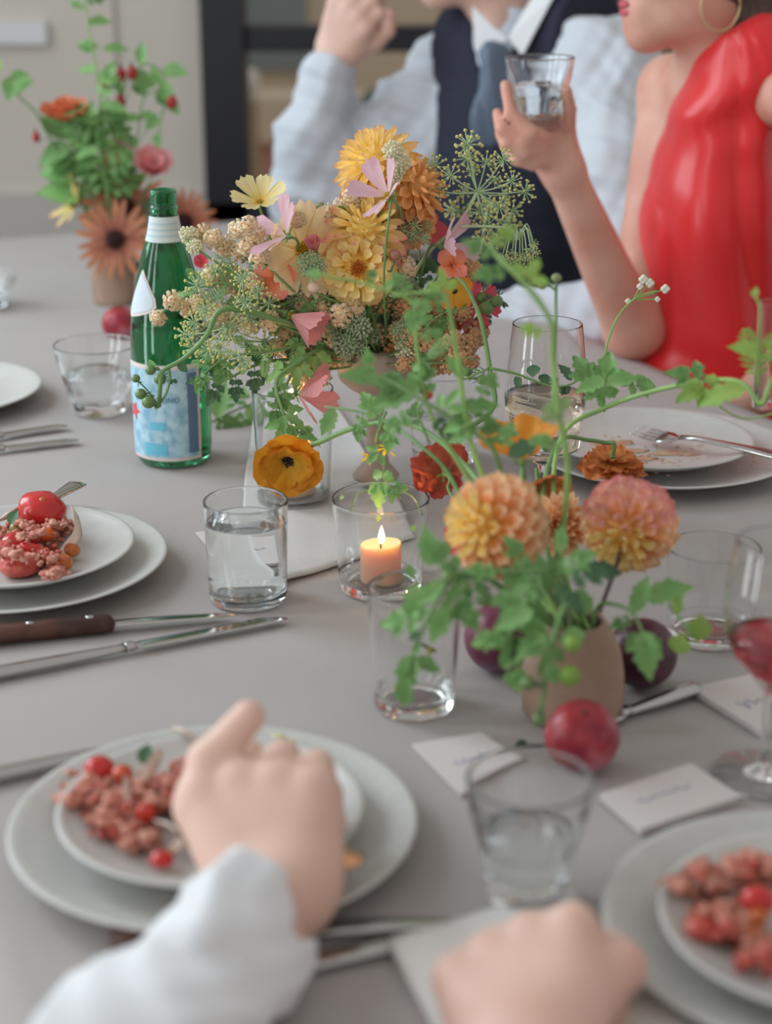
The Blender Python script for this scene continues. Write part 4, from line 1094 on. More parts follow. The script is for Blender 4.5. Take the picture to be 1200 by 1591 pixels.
def cluster(label, kind, pl_, stem, seed=0, group=None):
    """one sprig: clusters along it, each (px,py,Y,rpx)"""
    c0 = P(*pl_[0][:3]); t = thing('flower_sprig', label, 'flower', c0, group); rnd = random.Random(seed)
    for i, q in enumerate(pl_):
        p = P(*q[:3]); d = Vector((rnd.uniform(-.6, .6), -.7, rnd.uniform(.1, 1)))
        o = put('florets', FC[kind][i % len(FC[kind])], frame(p, d.orthogonal(), d, q[3] * pxm(q[2])), t)
        o['kind'] = 'stuff'
    part('stem', tube(spline([P(*q[:3]) for q in pl_] + pts3(stem), 5), .0012, 5), STEM, t)
    return t
# ================================================================== the tall centre arrangement
Y0 = MV.y                                            # depth of its vase, about 1.70
mouth = lambda dx=0.0, dy=0.0: MVM + Vector((dx, dy, -.012))
def dn(px, py, Y=None): return (px, py, Y or Y0)
ml = [mouth(-.012), mouth(.0, .008), mouth(.012), mouth(.006, -.01), mouth(-.006, -.008)]
foot = MVM + Vector((0, 0, -.02))
dahlia('yellow orange dahlia at the very top of the arrangement', (580, 244, Y0), 66, (-.40, -.42, .9), M_YOR, [(600, 400, Y0), ml[1]], 110, 'pointed', .34, 130, seed=1, curl=.25, cup=.4, scale=5, center=False)
dahlia('orange dahlia right of the topmost dahlia facing away', (650, 286, Y0 - .005), 60, (.75, -.25, .6), M_ORA, [(620, 420, Y0 + .02), ml[2]], 96, 'pointed', .34, 130, seed=2, cup=.4, curl=.25, scale=5, center=False)
dahlia('deep orange dahlia drooping under the topmost pair', (642, 346, Y0 - .015), 46, (.5, -.7, -.1), M_ORA, [(618, 440, Y0 + .02), ml[2]], 76, 'pointed', .36, 125, seed=3, cup=.4, curl=.25, scale=5, center=False)
dahlia('pink tipped dahlia just above the round yellow dahlia', (568, 350, Y0 - .035), 70, (.05, -.66, .74), M_PKT, [(580, 470, Y0), ml[0]], 104, 'pointed', .34, 128, inner=M_YEL, seed=4, cup=.4, curl=.2, scale=5, center=False)
dahlia('round yellow ball dahlia with orange eye facing the camera', (557, 417, Y0 - .06), 64, (-.02, -.95, .22), M_YEL, [(575, 500, Y0 - .02), ml[3]], 92, 'dahlia', .42, 125, cup=.3, seed=5, curl=.12, scale=20)
open_flower('big apricot cosmos left of the round yellow dahlia', (470, 390, Y0 - .04), 72, (.45, -.85, .25), M_APR, [(520, 500, Y0), ml[0]], 8, cen=ST_Y, cen_r=.2, pw=.34, start=10, seed=1, cone=76, curl=.1)
open_flower('cream and apricot cosmos highest at left of the arrangement', (404, 316, Y0), 46, (-.1, -.55, .9), M_CRM, [(450, 430, Y0), ml[0]], 6, cen=ST_Y, cen_r=.14, pw=.34, cone=62, start=20, seed=2)
open_flower('pale pink cosmos seen from behind at left of the apricot cosmos', (446, 366, Y0 - .07), 62, (-.75, -.5, .6), M_PNK, [(470, 430, Y0), ml[0]], 5, pw=.27, cone=56, seed=3, start=30, jit=12)
open_flower('pale pink cosmos open over the topmost dahlia', (604, 306, Y0 - .10), 62, (-.6, -.45, .65), M_PNK, [(625, 350, Y0 - .03), (610, 470, Y0), ml[2]], 5, pw=.28, cone=58, cen=ST_Y, cen_r=.14, seed=4, start=50, jit=12)
open_flower('pale pink cosmos seen side on below the fennel umbel', (688, 383, Y0 - .02), 58, (.75, -.35, .15), M_PNK, [(650, 440, Y0), ml[2]], 5, pw=.28, cone=52, seed=5, jit=12)
open_flower('rose pink cosmos hanging below the arrangement by the vase', (462, 612, Y0 - .09), 62, (.85, -.35, .05), M_ROS, [(470, 560, Y0 - .06), (540, 520, Y0), ml[4]], 4, pw=.36, cone=44, seed=6, jit=12)
open_flower('coral petalled cosmos drooping at the middle left', (448, 488, Y0 - .07), 62, (.8, -.3, -.35), M_ROS, [(500, 470, Y0 - .03), ml[4]], 4, pw=.34, cone=30, seed=7, cen=ST_Y, cen_r=.12)
open_flower('pink bud like cosmos in front of the apricot cosmos', (492, 392, Y0 - .06), 30, (-.2, -.5, .7), M_ROS, [(520, 480, Y0), ml[0]], 6, pw=.42, cone=20, seed=8)
open_flower('coral nemesia left of the apricot cosmos', (430, 432, Y0 - .05), 36, (-.3, -.9, .2), M_COR, [(480, 500, Y0), ml[0]], 5, 'poppy', .46, 78, seed=9, name='nemesia', cen=ST_O, cen_r=.12)
open_flower('coral nemesia under the pink cosmos on the side of the dress', (702, 412, Y0 - .03), 26, (.1, -.9, .4), M_COR, [(670, 470, Y0), ml[2]], 4, 'poppy', .48, 74, seed=10, name='nemesia')
open_flower('bright orange nemesia over the hot pink blossoms', (706, 452, Y0 - .05), 30, (.3, -.9, -.1), M_ORG, [(668, 500, Y0), ml[2]], 4, 'poppy', .48, 70, seed=11, name='nemesia', cen=ST_D, cen_r=.16)
open_flower('hot pink phlox cluster bloom beside the orange nemesia', (742, 474, Y0), 36, (.3, -.9, .2), M_HOT, [(690, 520, Y0), ml[2]], 6, 'cosmos', .3, 78, seed=12, name='phlox', teeth=2, crinkle=.08)
open_flower('second hot pink phlox bloom lower beside the green seed pods', (722, 502, Y0 + .01), 26, (-.2, -.9, .1), M_HOT, [(680, 530, Y0), ml[2]], 5, 'cosmos', .34, 70, seed=13, name='phlox', teeth=2)
open_flower('dark red wallflower in the shade of the right side', (690, 512, Y0), 30, (-.1, -.9, .2), M_RED, [(660, 540, Y0), ml[2]], 5, 'poppy', .42, 66, seed=14, name='wallflower', cen=ST_D, cen_r=.2)
open_flower('small magenta bloom behind the left sprigs by the bottle', (316, 408, Y0 + .03), 17, (-.2, -.8, .4), M_HOT, [(400, 470, Y0), ml[0]], 5, 'poppy', .46, 45, seed=15, name='carnation')
open_flower('dull pink bloom behind the fennel at the right top', (662, 362, Y0 + .03), 34, (.5, -.6, .4), M_HOT, [(650, 440, Y0), ml[2]], 5, 'poppy', .4, 60, seed=16, name='carnation')
open_flower('small coral bloom under the round yellow dahlia at right', (610, 440, Y0 - .02), 26, (.7, -.7, 0), M_ORA, [(600, 500, Y0), ml[2]], 5, 'pointed', .3, 55, seed=17, name='carnation')
# sprigs of tiny florets filling the body
SP = [('peach', [(300, 365, 13), (316, 362, 15), (332, 372, 17), (350, 384, 18), (372, 392, 18)], 'peach buddleia sprig reaching highest at the far left'),
      ('cream', [(294, 366, 14), (302, 384, 12)], 'cream budded tip left of the peach sprigs'),
      ('peach', [(370, 358, 17), (386, 352, 17), (400, 368, 19), (388, 384, 19), (404, 402, 18)], 'peach buddleia sprig under the highest cream cosmos'),
      ('peach', [(246, 494, 14), (270, 468, 18), (290, 478, 15), (308, 470, 14), (326, 480, 13)], 'peach buddleia sprig in front of the bottle shoulder'),
      ('peach', [(330, 430, 18), (350, 440, 20), (372, 446, 20), (394, 442, 18), (412, 455, 18)], 'peach buddleia sprig across the left middle'),
      ('peach', [(340, 488, 18), (362, 500, 18), (388, 504, 18), (420, 500, 18)], 'peach buddleia sprig behind the fennel at left'),
      ('sage', [(428, 462, 18), (444, 456, 19), (462, 462, 17)], 'sage budded sprig below the coral nemesia'),
      ('peach', [(486, 452, 19), (474, 470, 18), (500, 478, 18), (486, 440, 15)], 'peach florets sprig left below the round yellow dahlia'),
      ('peach', [(510, 508, 20), (530, 490, 20), (548, 480, 19), (520, 528, 17)], 'peach florets sprig directly below the round yellow dahlia'),
      ('orange', [(594, 490, 20), (612, 500, 20), (630, 482, 20), (650, 470, 20), (612, 520, 18)], 'dull orange florets sprig right below the yellow dahlia'),
      ('orange', [(640, 520, 20), (662, 528, 20), (684, 532, 20), (706, 530, 19), (728, 536, 18)], 'dull orange florets sprig along the lower right edge'),
      ('orange', [(716, 552, 20), (700, 566, 17), (732, 562, 15), (628, 566, 14)], 'dull orange florets hanging lowest at the right'),
      ('peach', [(468, 560, 17), (484, 575, 18), (500, 586, 17), (474, 592, 17), (456, 582, 14)], 'peach florets hanging lowest over the vase at left'),
      ('peach', [(512, 548, 17), (530, 552, 17), (500, 560, 15)], 'peach florets above the vase mouth'),
      ('orange', [(720, 408, 15), (736, 420, 16), (726, 432, 16)], 'orange florets behind the coral nemesia at right'),
      ('peach', [(536, 320, 18), (548, 308, 18), (530, 338, 17), (560, 330, 16), (512, 330, 14)], 'peach florets beneath the topmost dahlia'),
      ('peach', [(452, 330, 12), (462, 342, 14), (448, 348, 12)], 'peach florets behind the pink cosmos at upper left'),
      ('cream', [(612, 236, 16), (620, 254, 16), (614, 272, 12)], 'green white scabiosa bud over the topmost dahlia'),
      ('sage', [(620, 440, 20), (634, 452, 20), (626, 426, 16)], 'spiky green scabiosa head right of the yellow dahlia'),
      ('cream', [(632, 545, 18), (646, 534, 16)], 'cream budded head low at the right centre'),
      ('sage', [(548, 520, 19), (536, 536, 18), (560, 508, 17)], 'sage green seed head below the yellow dahlia'),
      ('sage', [(586, 528, 17), (578, 520, 13)], 'small sage seed head above the vase'),
      ('peach', [(440, 520, 17), (430, 540, 16), (450, 540, 15)], 'peach florets behind the tomato vine leaves'),
      ]
for i, (k, ps, lb) in enumerate(SP):
    yy = Y0 - .02 - .02 * (i % 3)
    if k == 'orange': yy = Y0 + .02
    if 'scabiosa bud' in lb: yy = Y0 - .085
    if 'hanging' in lb or 'lower' in lb or 'lowest' in lb: yy = Y0 - .04
    pl4 = [(a, b, yy + .012 * math.sin(j * 2.3 + i), r) for j, (a, b, r) in enumerate(ps)]
    cluster(lb, k, pl4, [((pl4[-1][0] + 580) / 2, (pl4[-1][1] + 545) / 2 + 10, yy), ml[i % 5]], i, 'sprigs of tiny florets in the centre arrangement')
# fennel
fu = [(727, 221, 17), (724, 243, 15), (675, 256, 14), (700, 271, 13), (733, 263, 11), (756, 250, 13), (784, 246, 14), (681, 297, 13), (719, 298, 12), (769, 278, 11), (797, 281, 13), (819, 297, 14), (786, 303, 12), (745, 329, 15), (778, 323, 14), (800, 328, 13), (713, 331, 15), (757, 354, 16), (742, 292, 13)]
umbel('large fennel umbel spread against the navy waistcoat', (742, 298, Y0), [(x, y, Y0 + .02 * math.sin(i * 1.7), r) for i, (x, y, r) in enumerate(fu[:-1])], 13, [(724, 332, Y0), (700, 362, Y0 + .01), (660, 400, Y0), (620, 480, Y0), ml[2]], stem_r=.0019)
fb = [(700, 325, 12), (760, 318, 14), (790, 345, 13), (770, 372, 13), (748, 374, 12), (801, 357, 12)]
umbel('blurred fennel umbel just behind the large one', (756, 330, Y0 + .14), [(x, y, Y0 + .14 + .01 * (i % 3), r) for i, (x, y, r) in enumerate(fb)], 13, [(740, 400, Y0 + .1), (660, 480, Y0 + .03), ml[1]])
umbel('small drooping fennel umbel on a side shoot', (806, 372, Y0 - .02), [(785, 402, Y0 - .03, 8), (796, 394, Y0 - .01, 7), (800, 405, Y0 - .03, 8), (813, 398, Y0 - .02, 7), (826, 388, Y0 - .03, 8), (832, 394, Y0 - .01, 7), (820, 402, Y0 - .03, 8), (808, 418, Y0 - .02, 9), (830, 380, Y0, 6), (780, 400, Y0 - .01, 7)], 8,
      [(790, 356, Y0 - .02), (757, 352, Y0 - .02), (712, 352, Y0 - .01)], droop=1)
fl_ = [(305, 442, 17), (335, 420, 16), (378, 432, 15), (318, 482, 16), (285, 520, 15), (300, 500, 14), (322, 546, 17), (296, 542, 14), (382, 468, 14), (392, 495, 16), (415, 530, 16), (375, 560, 14), (420, 470, 14), (352, 470, 13), (340, 540, 15), (402, 452, 14), (360, 525, 13)]
umbel('wide fennel umbel over the bottle side at left', (354, 508, Y0 - .07), [(x, y, Y0 - .08 + .025 * math.sin(i * 2.1), r) for i, (x, y, r) in enumerate(fl_)], 14, [(440, 505, Y0 - .05), (520, 530, Y0 - .02), ml[4]], group='fennel umbels')
umbel('small green umbel in front of the apricot cosmos', (482, 412, Y0 - .08), [(470, 405, Y0 - .08), (482, 400, Y0 - .08), (495, 408, Y0 - .08), (474, 420, Y0 - .08), (488, 422, Y0 - .08), (498, 418, Y0 - .08)], 10, [(500, 480, Y0 - .05), ml[3]], mats=UMBG)
umbel('sage green umbel fluff right of the pink tipped dahlia', (640, 362, Y0 - .03), [(622, 352, Y0 - .03, 9), (630, 342, Y0 - .02, 8), (645, 348, Y0 - .03, 9), (655, 358, Y0 - .02, 9), (640, 370, Y0 - .03, 9), (662, 372, Y0 - .03, 8), (626, 365, Y0 - .02, 9), (665, 350, Y0 - .02, 7), (592, 336, Y0 - .03, 7)], 9, [(630, 420, Y0 - .01), ml[2]], mats=UMBG)
umbel('green umbel below the round yellow dahlia', (540, 512, Y0 - .06), [(522, 500, Y0 - .06), (536, 496, Y0 - .07), (550, 502, Y0 - .07), (556, 516, Y0 - .06), (545, 530, Y0 - .07), (528, 526, Y0 - .06), (516, 514, Y0 - .06), (560, 542, Y0 - .06), (536, 548, Y0 - .06)], 12, [ml[3]], mats=UMBG)
umbel('white green umbel above the vase at right', (628, 520, Y0 - .05), [(616, 512, Y0 - .05), (630, 506, Y0 - .05), (642, 514, Y0 - .05), (640, 528, Y0 - .05), (622, 530, Y0 - .05)], 10, [ml[2]], mats=UMBG)
# buds
BUDP = bs('bud_pink', S(176, 120, 106), .5, var=.2, vscale=100); BUDG = bs('bud_green', S(132, 150, 104), .5)
def bud(label, c, rp, m, stem, sep=6, grp='flower buds'):
    c3 = P(*c); R = rp * pxm(c[2]); t = thing('flower_bud', label, 'bud', c3, grp)
    part('bud_head', ball(c3, R, 14, 10, (1, 1, .9)), m, t)
    for k in range(sep):
        a = 2 * PI * k / sep; rd = Vector((math.cos(a), math.sin(a), 0))
        put('sepal', SEPAL, frame(c3 - Vector((0, 0, R * .8)) + rd * R * .2, rd * .8 + Vector((0, 0, .6)), -rd, R * 1.5), t)
    part('stem', tube(spline([c3 - Vector((0, 0, R * .8))] + pts3(stem), 6), .0011, 5), STEM, t)
bud('pink cosmos bud above the apricot cosmos', (480, 323, Y0 - .02), 8, BUDP, [(488, 370, Y0), (510, 470, Y0), ml[0]])
bud('round green bud beside the pink bud', (498, 321, Y0 - .01), 8, BUDG, [(490, 360, Y0 - .01), (510, 470, Y0), ml[0]], 0)
bud('dark pink bud right of the pink cosmos over the dahlia', (612, 272, Y0 - .05), 9, BUDP, [(616, 320, Y0 - .04), (615, 440, Y0), ml[2]])
bud('green brown bud at the right rim of the yellow dahlia', (614, 396, Y0 - .06), 9, BUDP, [(606, 430, Y0 - .05), (600, 500, Y0 - .02), ml[3]], 7)
bud('smaller bud left of the one on the yellow dahlia', (597, 401, Y0 - .06), 6, BUDP, [(604, 430, Y0 - .05), (600, 500, Y0 - .02), ml[3]], 7)
bud('pale pink bud below the apricot cosmos', (488, 446, Y0 - .07), 10, bs('bud_pale', S(226, 196, 176), .5), [(540, 475, Y0 - .06), (575, 478, Y0 - .05), ml[3]], 0)
bud('pale green poppy pod at the left of the nemesia', (402, 463, Y0 - .05), 9, bs('pod', S(150, 172, 146), .5), [(420, 490, Y0 - .04), (520, 530, Y0 - .02), ml[4]], 0)
bud('larger poppy pod below the first pod', (394, 484, Y0 - .07), 13, MATS['pod'], [(425, 500, Y0 - .05), (520, 535, Y0 - .02), ml[4]], 0)
bud('small poppy pod between the two pods', (410, 474, Y0 - .05), 8, MATS['pod'], [(430, 495, Y0 - .05), (520, 530, Y0 - .02), ml[4]], 0)
# green tomato truss in front of the bottle
vine('cherry tomato truss of hard green fruit in front of the bottle label', [ml[4], (500, 525, Y0 - .04), (440, 500, Y0 - .08), (350, 480, Y0 - .10), (322, 520, Y0 - .11), (300, 545, Y0 - .11), (278, 562, Y0 - .11), (256, 574, Y0 - .11), (250, 590, Y0 - .11), (247, 632, Y0 - .11)], (.0030, .0022),
     leaves=[(275, 566, Y0 - .11, -30, 26, 'oval', LEAF_B), (238, 575, Y0 - .11, 110, 22, 'oval')],
     fruits=[(234, 575, Y0 - .11, 8.5, 248, 573, Y0 - .11), (211, 588, Y0 - .11, 7, 246, 630, Y0 - .11), (249, 589, Y0 - .09, 10, 262, 572, Y0 - .10), (219, 612, Y0 - .11, 9, 240, 616, Y0 - .11), (231, 625, Y0 - .12, 10.5, 247, 634, Y0 - .12)], seed=3)
vine('side shoot of the truss with narrow green sepals', [P(262, 572, Y0 - .11), (264, 590, Y0 - .11), (258, 612, Y0 - .11), (250, 625, Y0 - .11)], (.0016, .001), leaves=[(262, 588, Y0 - .11, -60, 14, 'oval', LEAF_B), (268, 590, Y0 - .11, -30, 12, 'oval', LEAF_B)], seed=4)
vine('tomato truss with one green fruit right of the arrangement', [(662, 700, Y0 - .2), (762, 640, Y0 - .14), (762, 580, Y0 - .12), (748, 500, Y0 - .10), (727, 450, Y0 - .08), (712, 432, Y0 - .07)], (.0026, .0018), mat_=STEM,
     fruits=[(749, 590, Y0 - .12, 8, 728, 590, Y0 - .12), (726, 578, Y0 - .10, 8, 745, 576, Y0 - .11)], seed=5)
vine('curled tomato stalk without fruit beside the truss', [(760, 572, Y0 - .12), (738, 582, Y0 - .12), (720, 588, Y0 - .12), (716, 566, Y0 - .12), (722, 556, Y0 - .12), (738, 560, Y0 - .12)], (.0012, .0007), seed=6)
vine('thin runner of small dark leaves across the wine glass', [(762, 572, Y0 - .12), (800, 580, Y0 - .12), (826, 590, Y0 - .12), (858, 600, Y0 - .12), (885, 598, Y0 - .12), (905, 585, Y0 - .12), (918, 576, Y0 - .12)], (.0014, .0008),
     leaves=[(828, 586, Y0 - .12, 85, 26, 'heart', LEAF_B), (845, 598, Y0 - .12, 75, 26, 'heart', LEAF_B), (812, 588, Y0 - .12, 215, 22, 'heart', LEAF_B), (862, 598, Y0 - .12, 90, 16, 'heart', LEAF_B), (888, 592, Y0 - .12, 120, 36, 'lance', LEAF_B), (895, 592, Y0 - .12, 25, 38, 'tomato', LEAF_B), (868, 600, Y0 - .12, -40, 20, 'heart', LEAF_B), (880, 600, Y0 - .12, -60, 18, 'heart', LEAF_B)], seed=7)
# green foliage around and beneath
vine('leafy tomato shoot trailing down at left over the hidden candle', [ml[4], (500, 545, Y0 - .06), (470, 560, Y0 - .09), (430, 590, Y0 - .11), (440, 640, Y0 - .12), (452, 668, Y0 - .12), (474, 672, Y0 - .12)], (.0024, .001), auto=12, lsize=(.024, .034), kinds=('tomato', 'trifid'), lmat=LEAF_A, seed=8, hang=.5)
vine('dense dark tomato foliage left of the rose pink cosmos', [ml[0], (480, 560, Y0 - .03), (430, 560, Y0 - .05), (390, 570, Y0 - .06), (350, 590, Y0 - .06), (322, 588, Y0 - .06)], (.0024, .001), auto=14, lsize=(.022, .032), kinds=('tomato', 'lance'), lmat=LEAF_B, seed=9, hang=.3)
vine('green tomato foliage beneath the wide fennel umbel', [ml[0], (500, 530, Y0 - .05), (430, 545, Y0 - .07), (380, 550, Y0 - .08), (345, 560, Y0 - .08), (318, 580, Y0 - .08)], (.002, .001), auto=14, lsize=(.022, .032), kinds=('tomato', 'feather'), seed=10, hang=.4)
vine('feathery fennel leaf spray at the far left', [ml[0], (470, 500, Y0 - .03), (400, 470, Y0 - .06), (350, 440, Y0 - .07), (300, 450, Y0 - .07)], (.002, .0008), auto=14, lsize=(.02, .032), kinds=('feather',), lmat=LEAF_A, seed=11)
vine('leafy shoot filling the centre right of the bouquet', [ml[2], (620, 520, Y0 - .02), (650, 470, Y0), (680, 430, Y0), (690, 400, Y0)], (.002, .001), auto=12, lsize=(.024, .038), kinds=('lance', 'tomato'), lmat=LEAF_B, seed=12)
vine('dark foliage behind the left florets', [ml[0], (500, 480, Y0 + .03), (440, 440, Y0 + .03), (390, 420, Y0 + .03), (350, 430, Y0 + .03)], (.002, .001), auto=12, lsize=(.025, .04), kinds=('lance', 'feather'), lmat=LEAF_A, seed=13)
vine('foliage behind the yellow dahlia and pink tipped dahlia', [ml[1], (590, 470, Y0 + .04), (600, 400, Y0 + .04), (620, 350, Y0 + .04), (640, 310, Y0 + .04)], (.002, .001), auto=10, lsize=(.025, .04), kinds=('lance',), lmat=LEAF_B, seed=14)
vine('leafy shoot low in the middle above the vase', [ml[3], (560, 500, Y0 - .05), (520, 460, Y0 - .05), (490, 470, Y0 - .06)], (.002, .001), auto=10, lsize=(.018, .03), kinds=('feather', 'tomato'), lmat=LEAF_A, seed=15)
vine('green shoot right of centre in front of the orange florets', [ml[2], (640, 540, Y0 - .04), (670, 500, Y0 - .05), (700, 480, Y0 - .05)], (.002, .001), auto=9, lsize=(.018, .03), kinds=('feather', 'tomato'), lmat=LEAF_A, seed=16)
vine('round dark seed pods with spiky husks by the pink phlox', [(725, 508, Y0), (745, 490, Y0), (757, 478, Y0), (768, 470, Y0)], (.0014, .001), mat_=STEM,
     leaves=[(750, 478, Y0, 100, 30, 'tomato', LEAF_B), (770, 470, Y0, -10, 24, 'tomato', LEAF_B), (760, 485, Y0, -100, 26, 'tomato', LEAF_B)], fruits=[(757, 478, Y0 - .01, 12), (772, 468, Y0 - .01, 10), (748, 462, Y0, 9)], seed=17)

_r = random.Random(5)
ANC = [('apricot cosmos', 470, 392), ('round yellow dahlia', 556, 416), ('coral nemesia', 430, 432), ('orange nemesia', 706, 452), ('drooping coral cosmos', 470, 495), ('dark red wallflower', 690, 512), ('highest fennel spread', 354, 508),
       ('pink phlox', 742, 474), ('poppy pods', 400, 470), ('spiky green scabiosa head', 625, 440), ('green umbel', 540, 512), ('white green umbel', 628, 520), ('vase mouth', 580, 556), ('pink tipped dahlia', 556, 350), ('pale bud', 488, 446)]
_used = set()
for i in range(38):       # small sprigs packed behind the named ones
    x, y = (_r.uniform(350, 735), _r.uniform(395, 550)) if i < 18 else (_r.uniform(470, 720), _r.uniform(470, 560))
    if y > 520 and x < 440: y -= 60
    k = 'peach' if x < 590 else 'orange'
    if i % 5 == 4: k = 'sage'
    yy = Y0 + _r.uniform(-.03, .05)
    cn = {'peach': 'peach', 'orange': 'dull orange', 'sage': 'sage green'}[k]
    for nm, ax_, ay_ in sorted(ANC, key=lambda a: (a[1] - x) ** 2 + (a[2] - y) ** 2):
        dx_, dy_ = x - ax_, y - ay_
        w_ = ('right of' if dx_ > 0 else 'left of') if abs(dx_) > abs(dy_) else ('below' if dy_ > 0 else 'above')
        lb = 'small ' + cn + ' sprig packed just ' + w_ + ' the ' + nm
        if lb not in _used: break
    _used.add(lb)
    cluster(lb, k, [(x + _r.uniform(-22, 22) * j, y + _r.uniform(-12, 12) * j, yy, _r.uniform(17, 23)) for j in range(3)],
            [((x + 580) / 2, (y + 550) / 2 + 12, yy), ml[i % 5]], 100 + i, 'small sprigs packed inside the arrangement')
# ================================================================== the low front arrangement in the stoneware vase
YF = FV.y                                            # about 1.17
fm = [Vector((FV.x + dx, FV.y + dy, TZ + FVH - .010)) for dx, dy in ((-.008, 0), (.006, .006), (.012, -.004), (-.004, -.010), (0, .012))]
dahlia('peach ball dahlia with pink flecks facing left above the plum', (750, 818, 1.17), 92, (-.78, -.55, .25), M_PEA, [(840, 900, 1.2), fm[0]], 120, 'dahlia', .36, 140, cup=.75, seed=21, curl=.1, scale=4, center=False, group='dahlias in the stoneware vase', inner=M_YEL, alt=(M_HOT, lambda d, f: d.x < -.72 and d.z < .05 and .15 < f < .6))
dahlia('pink topped peach dahlia on a dark stem at right of the vase', (970, 830, 1.24), 84, (-.35, -.75, -.2), M_PEA, [fm[2]], 120, 'dahlia', .34, 140, cup=.7, seed=22, curl=.1, scale=4, center=False, alt=(M_PEP, lambda d, f: d.z > .25), group='dahlias in the stoneware vase', inner=M_YEL, sm=bs('purple_stem', S(92, 70, 74), .5))
dahlia('apricot dahlia half hidden between the two larger ones', (866, 815, 1.30), 44, (-.35, -.75, .3), M_PEA, [(868, 880, 1.25), fm[1]], 70, 'pointed', .2, 116, seed=23, group='dahlias in the stoneware vase')
dahlia('peach dahlia low under the facing dahlia among leaves', (785, 882, 1.22), 36, (.1, -.6, -.5), M_PEA, [(830, 920, 1.2), fm[0]], 60, 'pointed', .2, 116, seed=24, group='dahlias in the stoneware vase')
open_flower('golden orange poppy with dark heart facing down over the table', (447, 712, 1.50), 62, (.05, -.86, -.22), M_POP, [(484, 692, 1.49), (560, 662, 1.46), (640, 660, 1.42), (720, 720, 1.36), (820, 850, 1.26), fm[0]], 6, 'poppy', .56, 66, seed=31, crinkle=.10, cup=.35, curl=-.05, name='poppy', cen=ST_D, cen_r=.27, layers=((1, 0), (.78, -16)), up=(0, 0, 1), group='poppies', r=.0024)
open_flower('orange poppy with yellow edged petals above the peach dahlia', (812, 716, 1.28), 80, (-.12, -.05, 1), M_ORG, [(812, 740, 1.32), (830, 850, 1.24), fm[1]], 5, 'poppy', .50, 56, seed=32, crinkle=.08, cup=.2, name='poppy', group='poppies', up=(1, 0, 0), r=.0022)
open_flower('burnt orange poppy turned away behind the orange one', (842, 752, 1.36), 50, (.25, -.7, -.45), M_POD, [(850, 850, 1.28), fm[1]], 6, 'poppy', .46, 66, seed=33, crinkle=.12, name='poppy', group='poppies')
open_flower('frilled burnt orange ranunculus nodding over the used plate', (952, 712, 1.46), 56, (-.05, .05, -1), M_POD, [(942, 688, 1.46), (915, 684, 1.45), (872, 684, 1.42), (845, 760, 1.34), (855, 880, 1.25), fm[1]], 9, 'poppy', .40, 50, seed=34, crinkle=.14, name='ranunculus', group='poppies', layers=((1, 8), (.85, 22), (.6, 45)), curl=-.2, r=.0020, sepals=5)
open_flower('brick red poppy seen from behind left of the orange one', (690, 735, 1.42), 52, (-.3, .8, .1), M_RED, [(702, 770, 1.40), (780, 850, 1.27), fm[0]], 6, 'poppy', .5, 74, seed=35, crinkle=.2, name='poppy', group='poppies')
open_flower('yellow tomato blossom hanging above the candle holder', (600, 695, 1.44), 20, (-.2, -.6, -.6), pm('petal_lemon', [(0, S(200, 190, 40)), (1, S(232, 206, 60))]), [(590, 660, 1.44), (600, 640, 1.43)], 5, 'pointed', .2, 70, name='tomato_blossom', group='yellow tomato blossoms', seed=36)
open_flower('paler tomato blossom left of the yellow blossom', (574, 708, 1.44), 15, (-.5, -.6, -.3), PET['petal_lemon'], [(585, 680, 1.44), (600, 640, 1.43)], 5, 'pointed', .2, 60, name='tomato_blossom', group='yellow tomato blossoms', seed=37)
open_flower('tiny yellow blossom against the empty tumbler', (668, 1012, 1.17), 10, (-.3, -.8, .3), PET['petal_lemon'], [(655, 1000, 1.17)], 5, 'pointed', .2, 75, name='tomato_blossom', group='yellow tomato blossoms', seed=38)
# white tiny flowers on an arching stalk
t = thing('cress_stalk', 'arching thin stalk with tiny white flowers before the red dress', 'vine', P(941, 560, 1.52))
part('stem', tube(spline([P(939, 640, 1.50), P(939, 570, 1.52), P(945, 530, 1.53), P(962, 490, 1.54), P(990, 462, 1.55), P(1022, 452, 1.55)], 7), [.0012, .0009], 5), STEM_LIGHT, t)
for (x, y, r) in ((1000, 434, 8), (1010, 440, 8), (995, 445, 6), (1034, 449, 8), (1022, 465, 5), (976, 468, 5)):
    c = P(x, y, 1.55)
    part('blossom', join(*[ball(c + Vector((math.cos(k * 1.57) * .6, 0, math.sin(k * 1.57) * .6)) * r * pxm(1.5) * .7, r * pxm(1.5) * .55, 8, 6) for k in range(4)]), bs('blossom_white', S(226, 230, 212), .6) if 'blossom_white' not in MATS else MATS['blossom_white'], t)
    part('flower_stalk', tube(spline([c, (c + P(985, 466, 1.55)) / 2, P(985, 466, 1.55)], 3), .0006, 5), STEM_LIGHT, t)
# tall vines rising out of the front vase: (px, py, Y)
vine('tall tomato vine climbing from the front vase over the bouquet', [fm[1], (862, 900, 1.19), (876, 820, 1.18), (882, 720, 1.17), (868, 640, 1.16), (860, 560, 1.16), (856, 500, 1.15), (815, 440, 1.15), (775, 400, 1.16), (762, 380, 1.17)], (.0026, .0018), mat_=STEM_LIGHT,
     leaves=[(848, 520, 1.15, 160, 46, 'tomato', LEAF_C), (800, 440, 1.15, -30, 0.1, 'oval'), (770, 400, 1.16, 150, 60, 'tomato', LEAF_A), (765, 385, 1.17, 45, 50, 'tomato', LEAF_C), (790, 420, 1.16, 190, 60, 'tomato'), (815, 440, 1.15, 60, 62, 'trifid', LEAF_C), (840, 640, 1.16, 20, 54, 'feather'), (878, 640, 1.16, 200, 44, 'feather'), (872, 700, 1.17, 150, 52, 'tomato', LEAF_A)], seed=41)
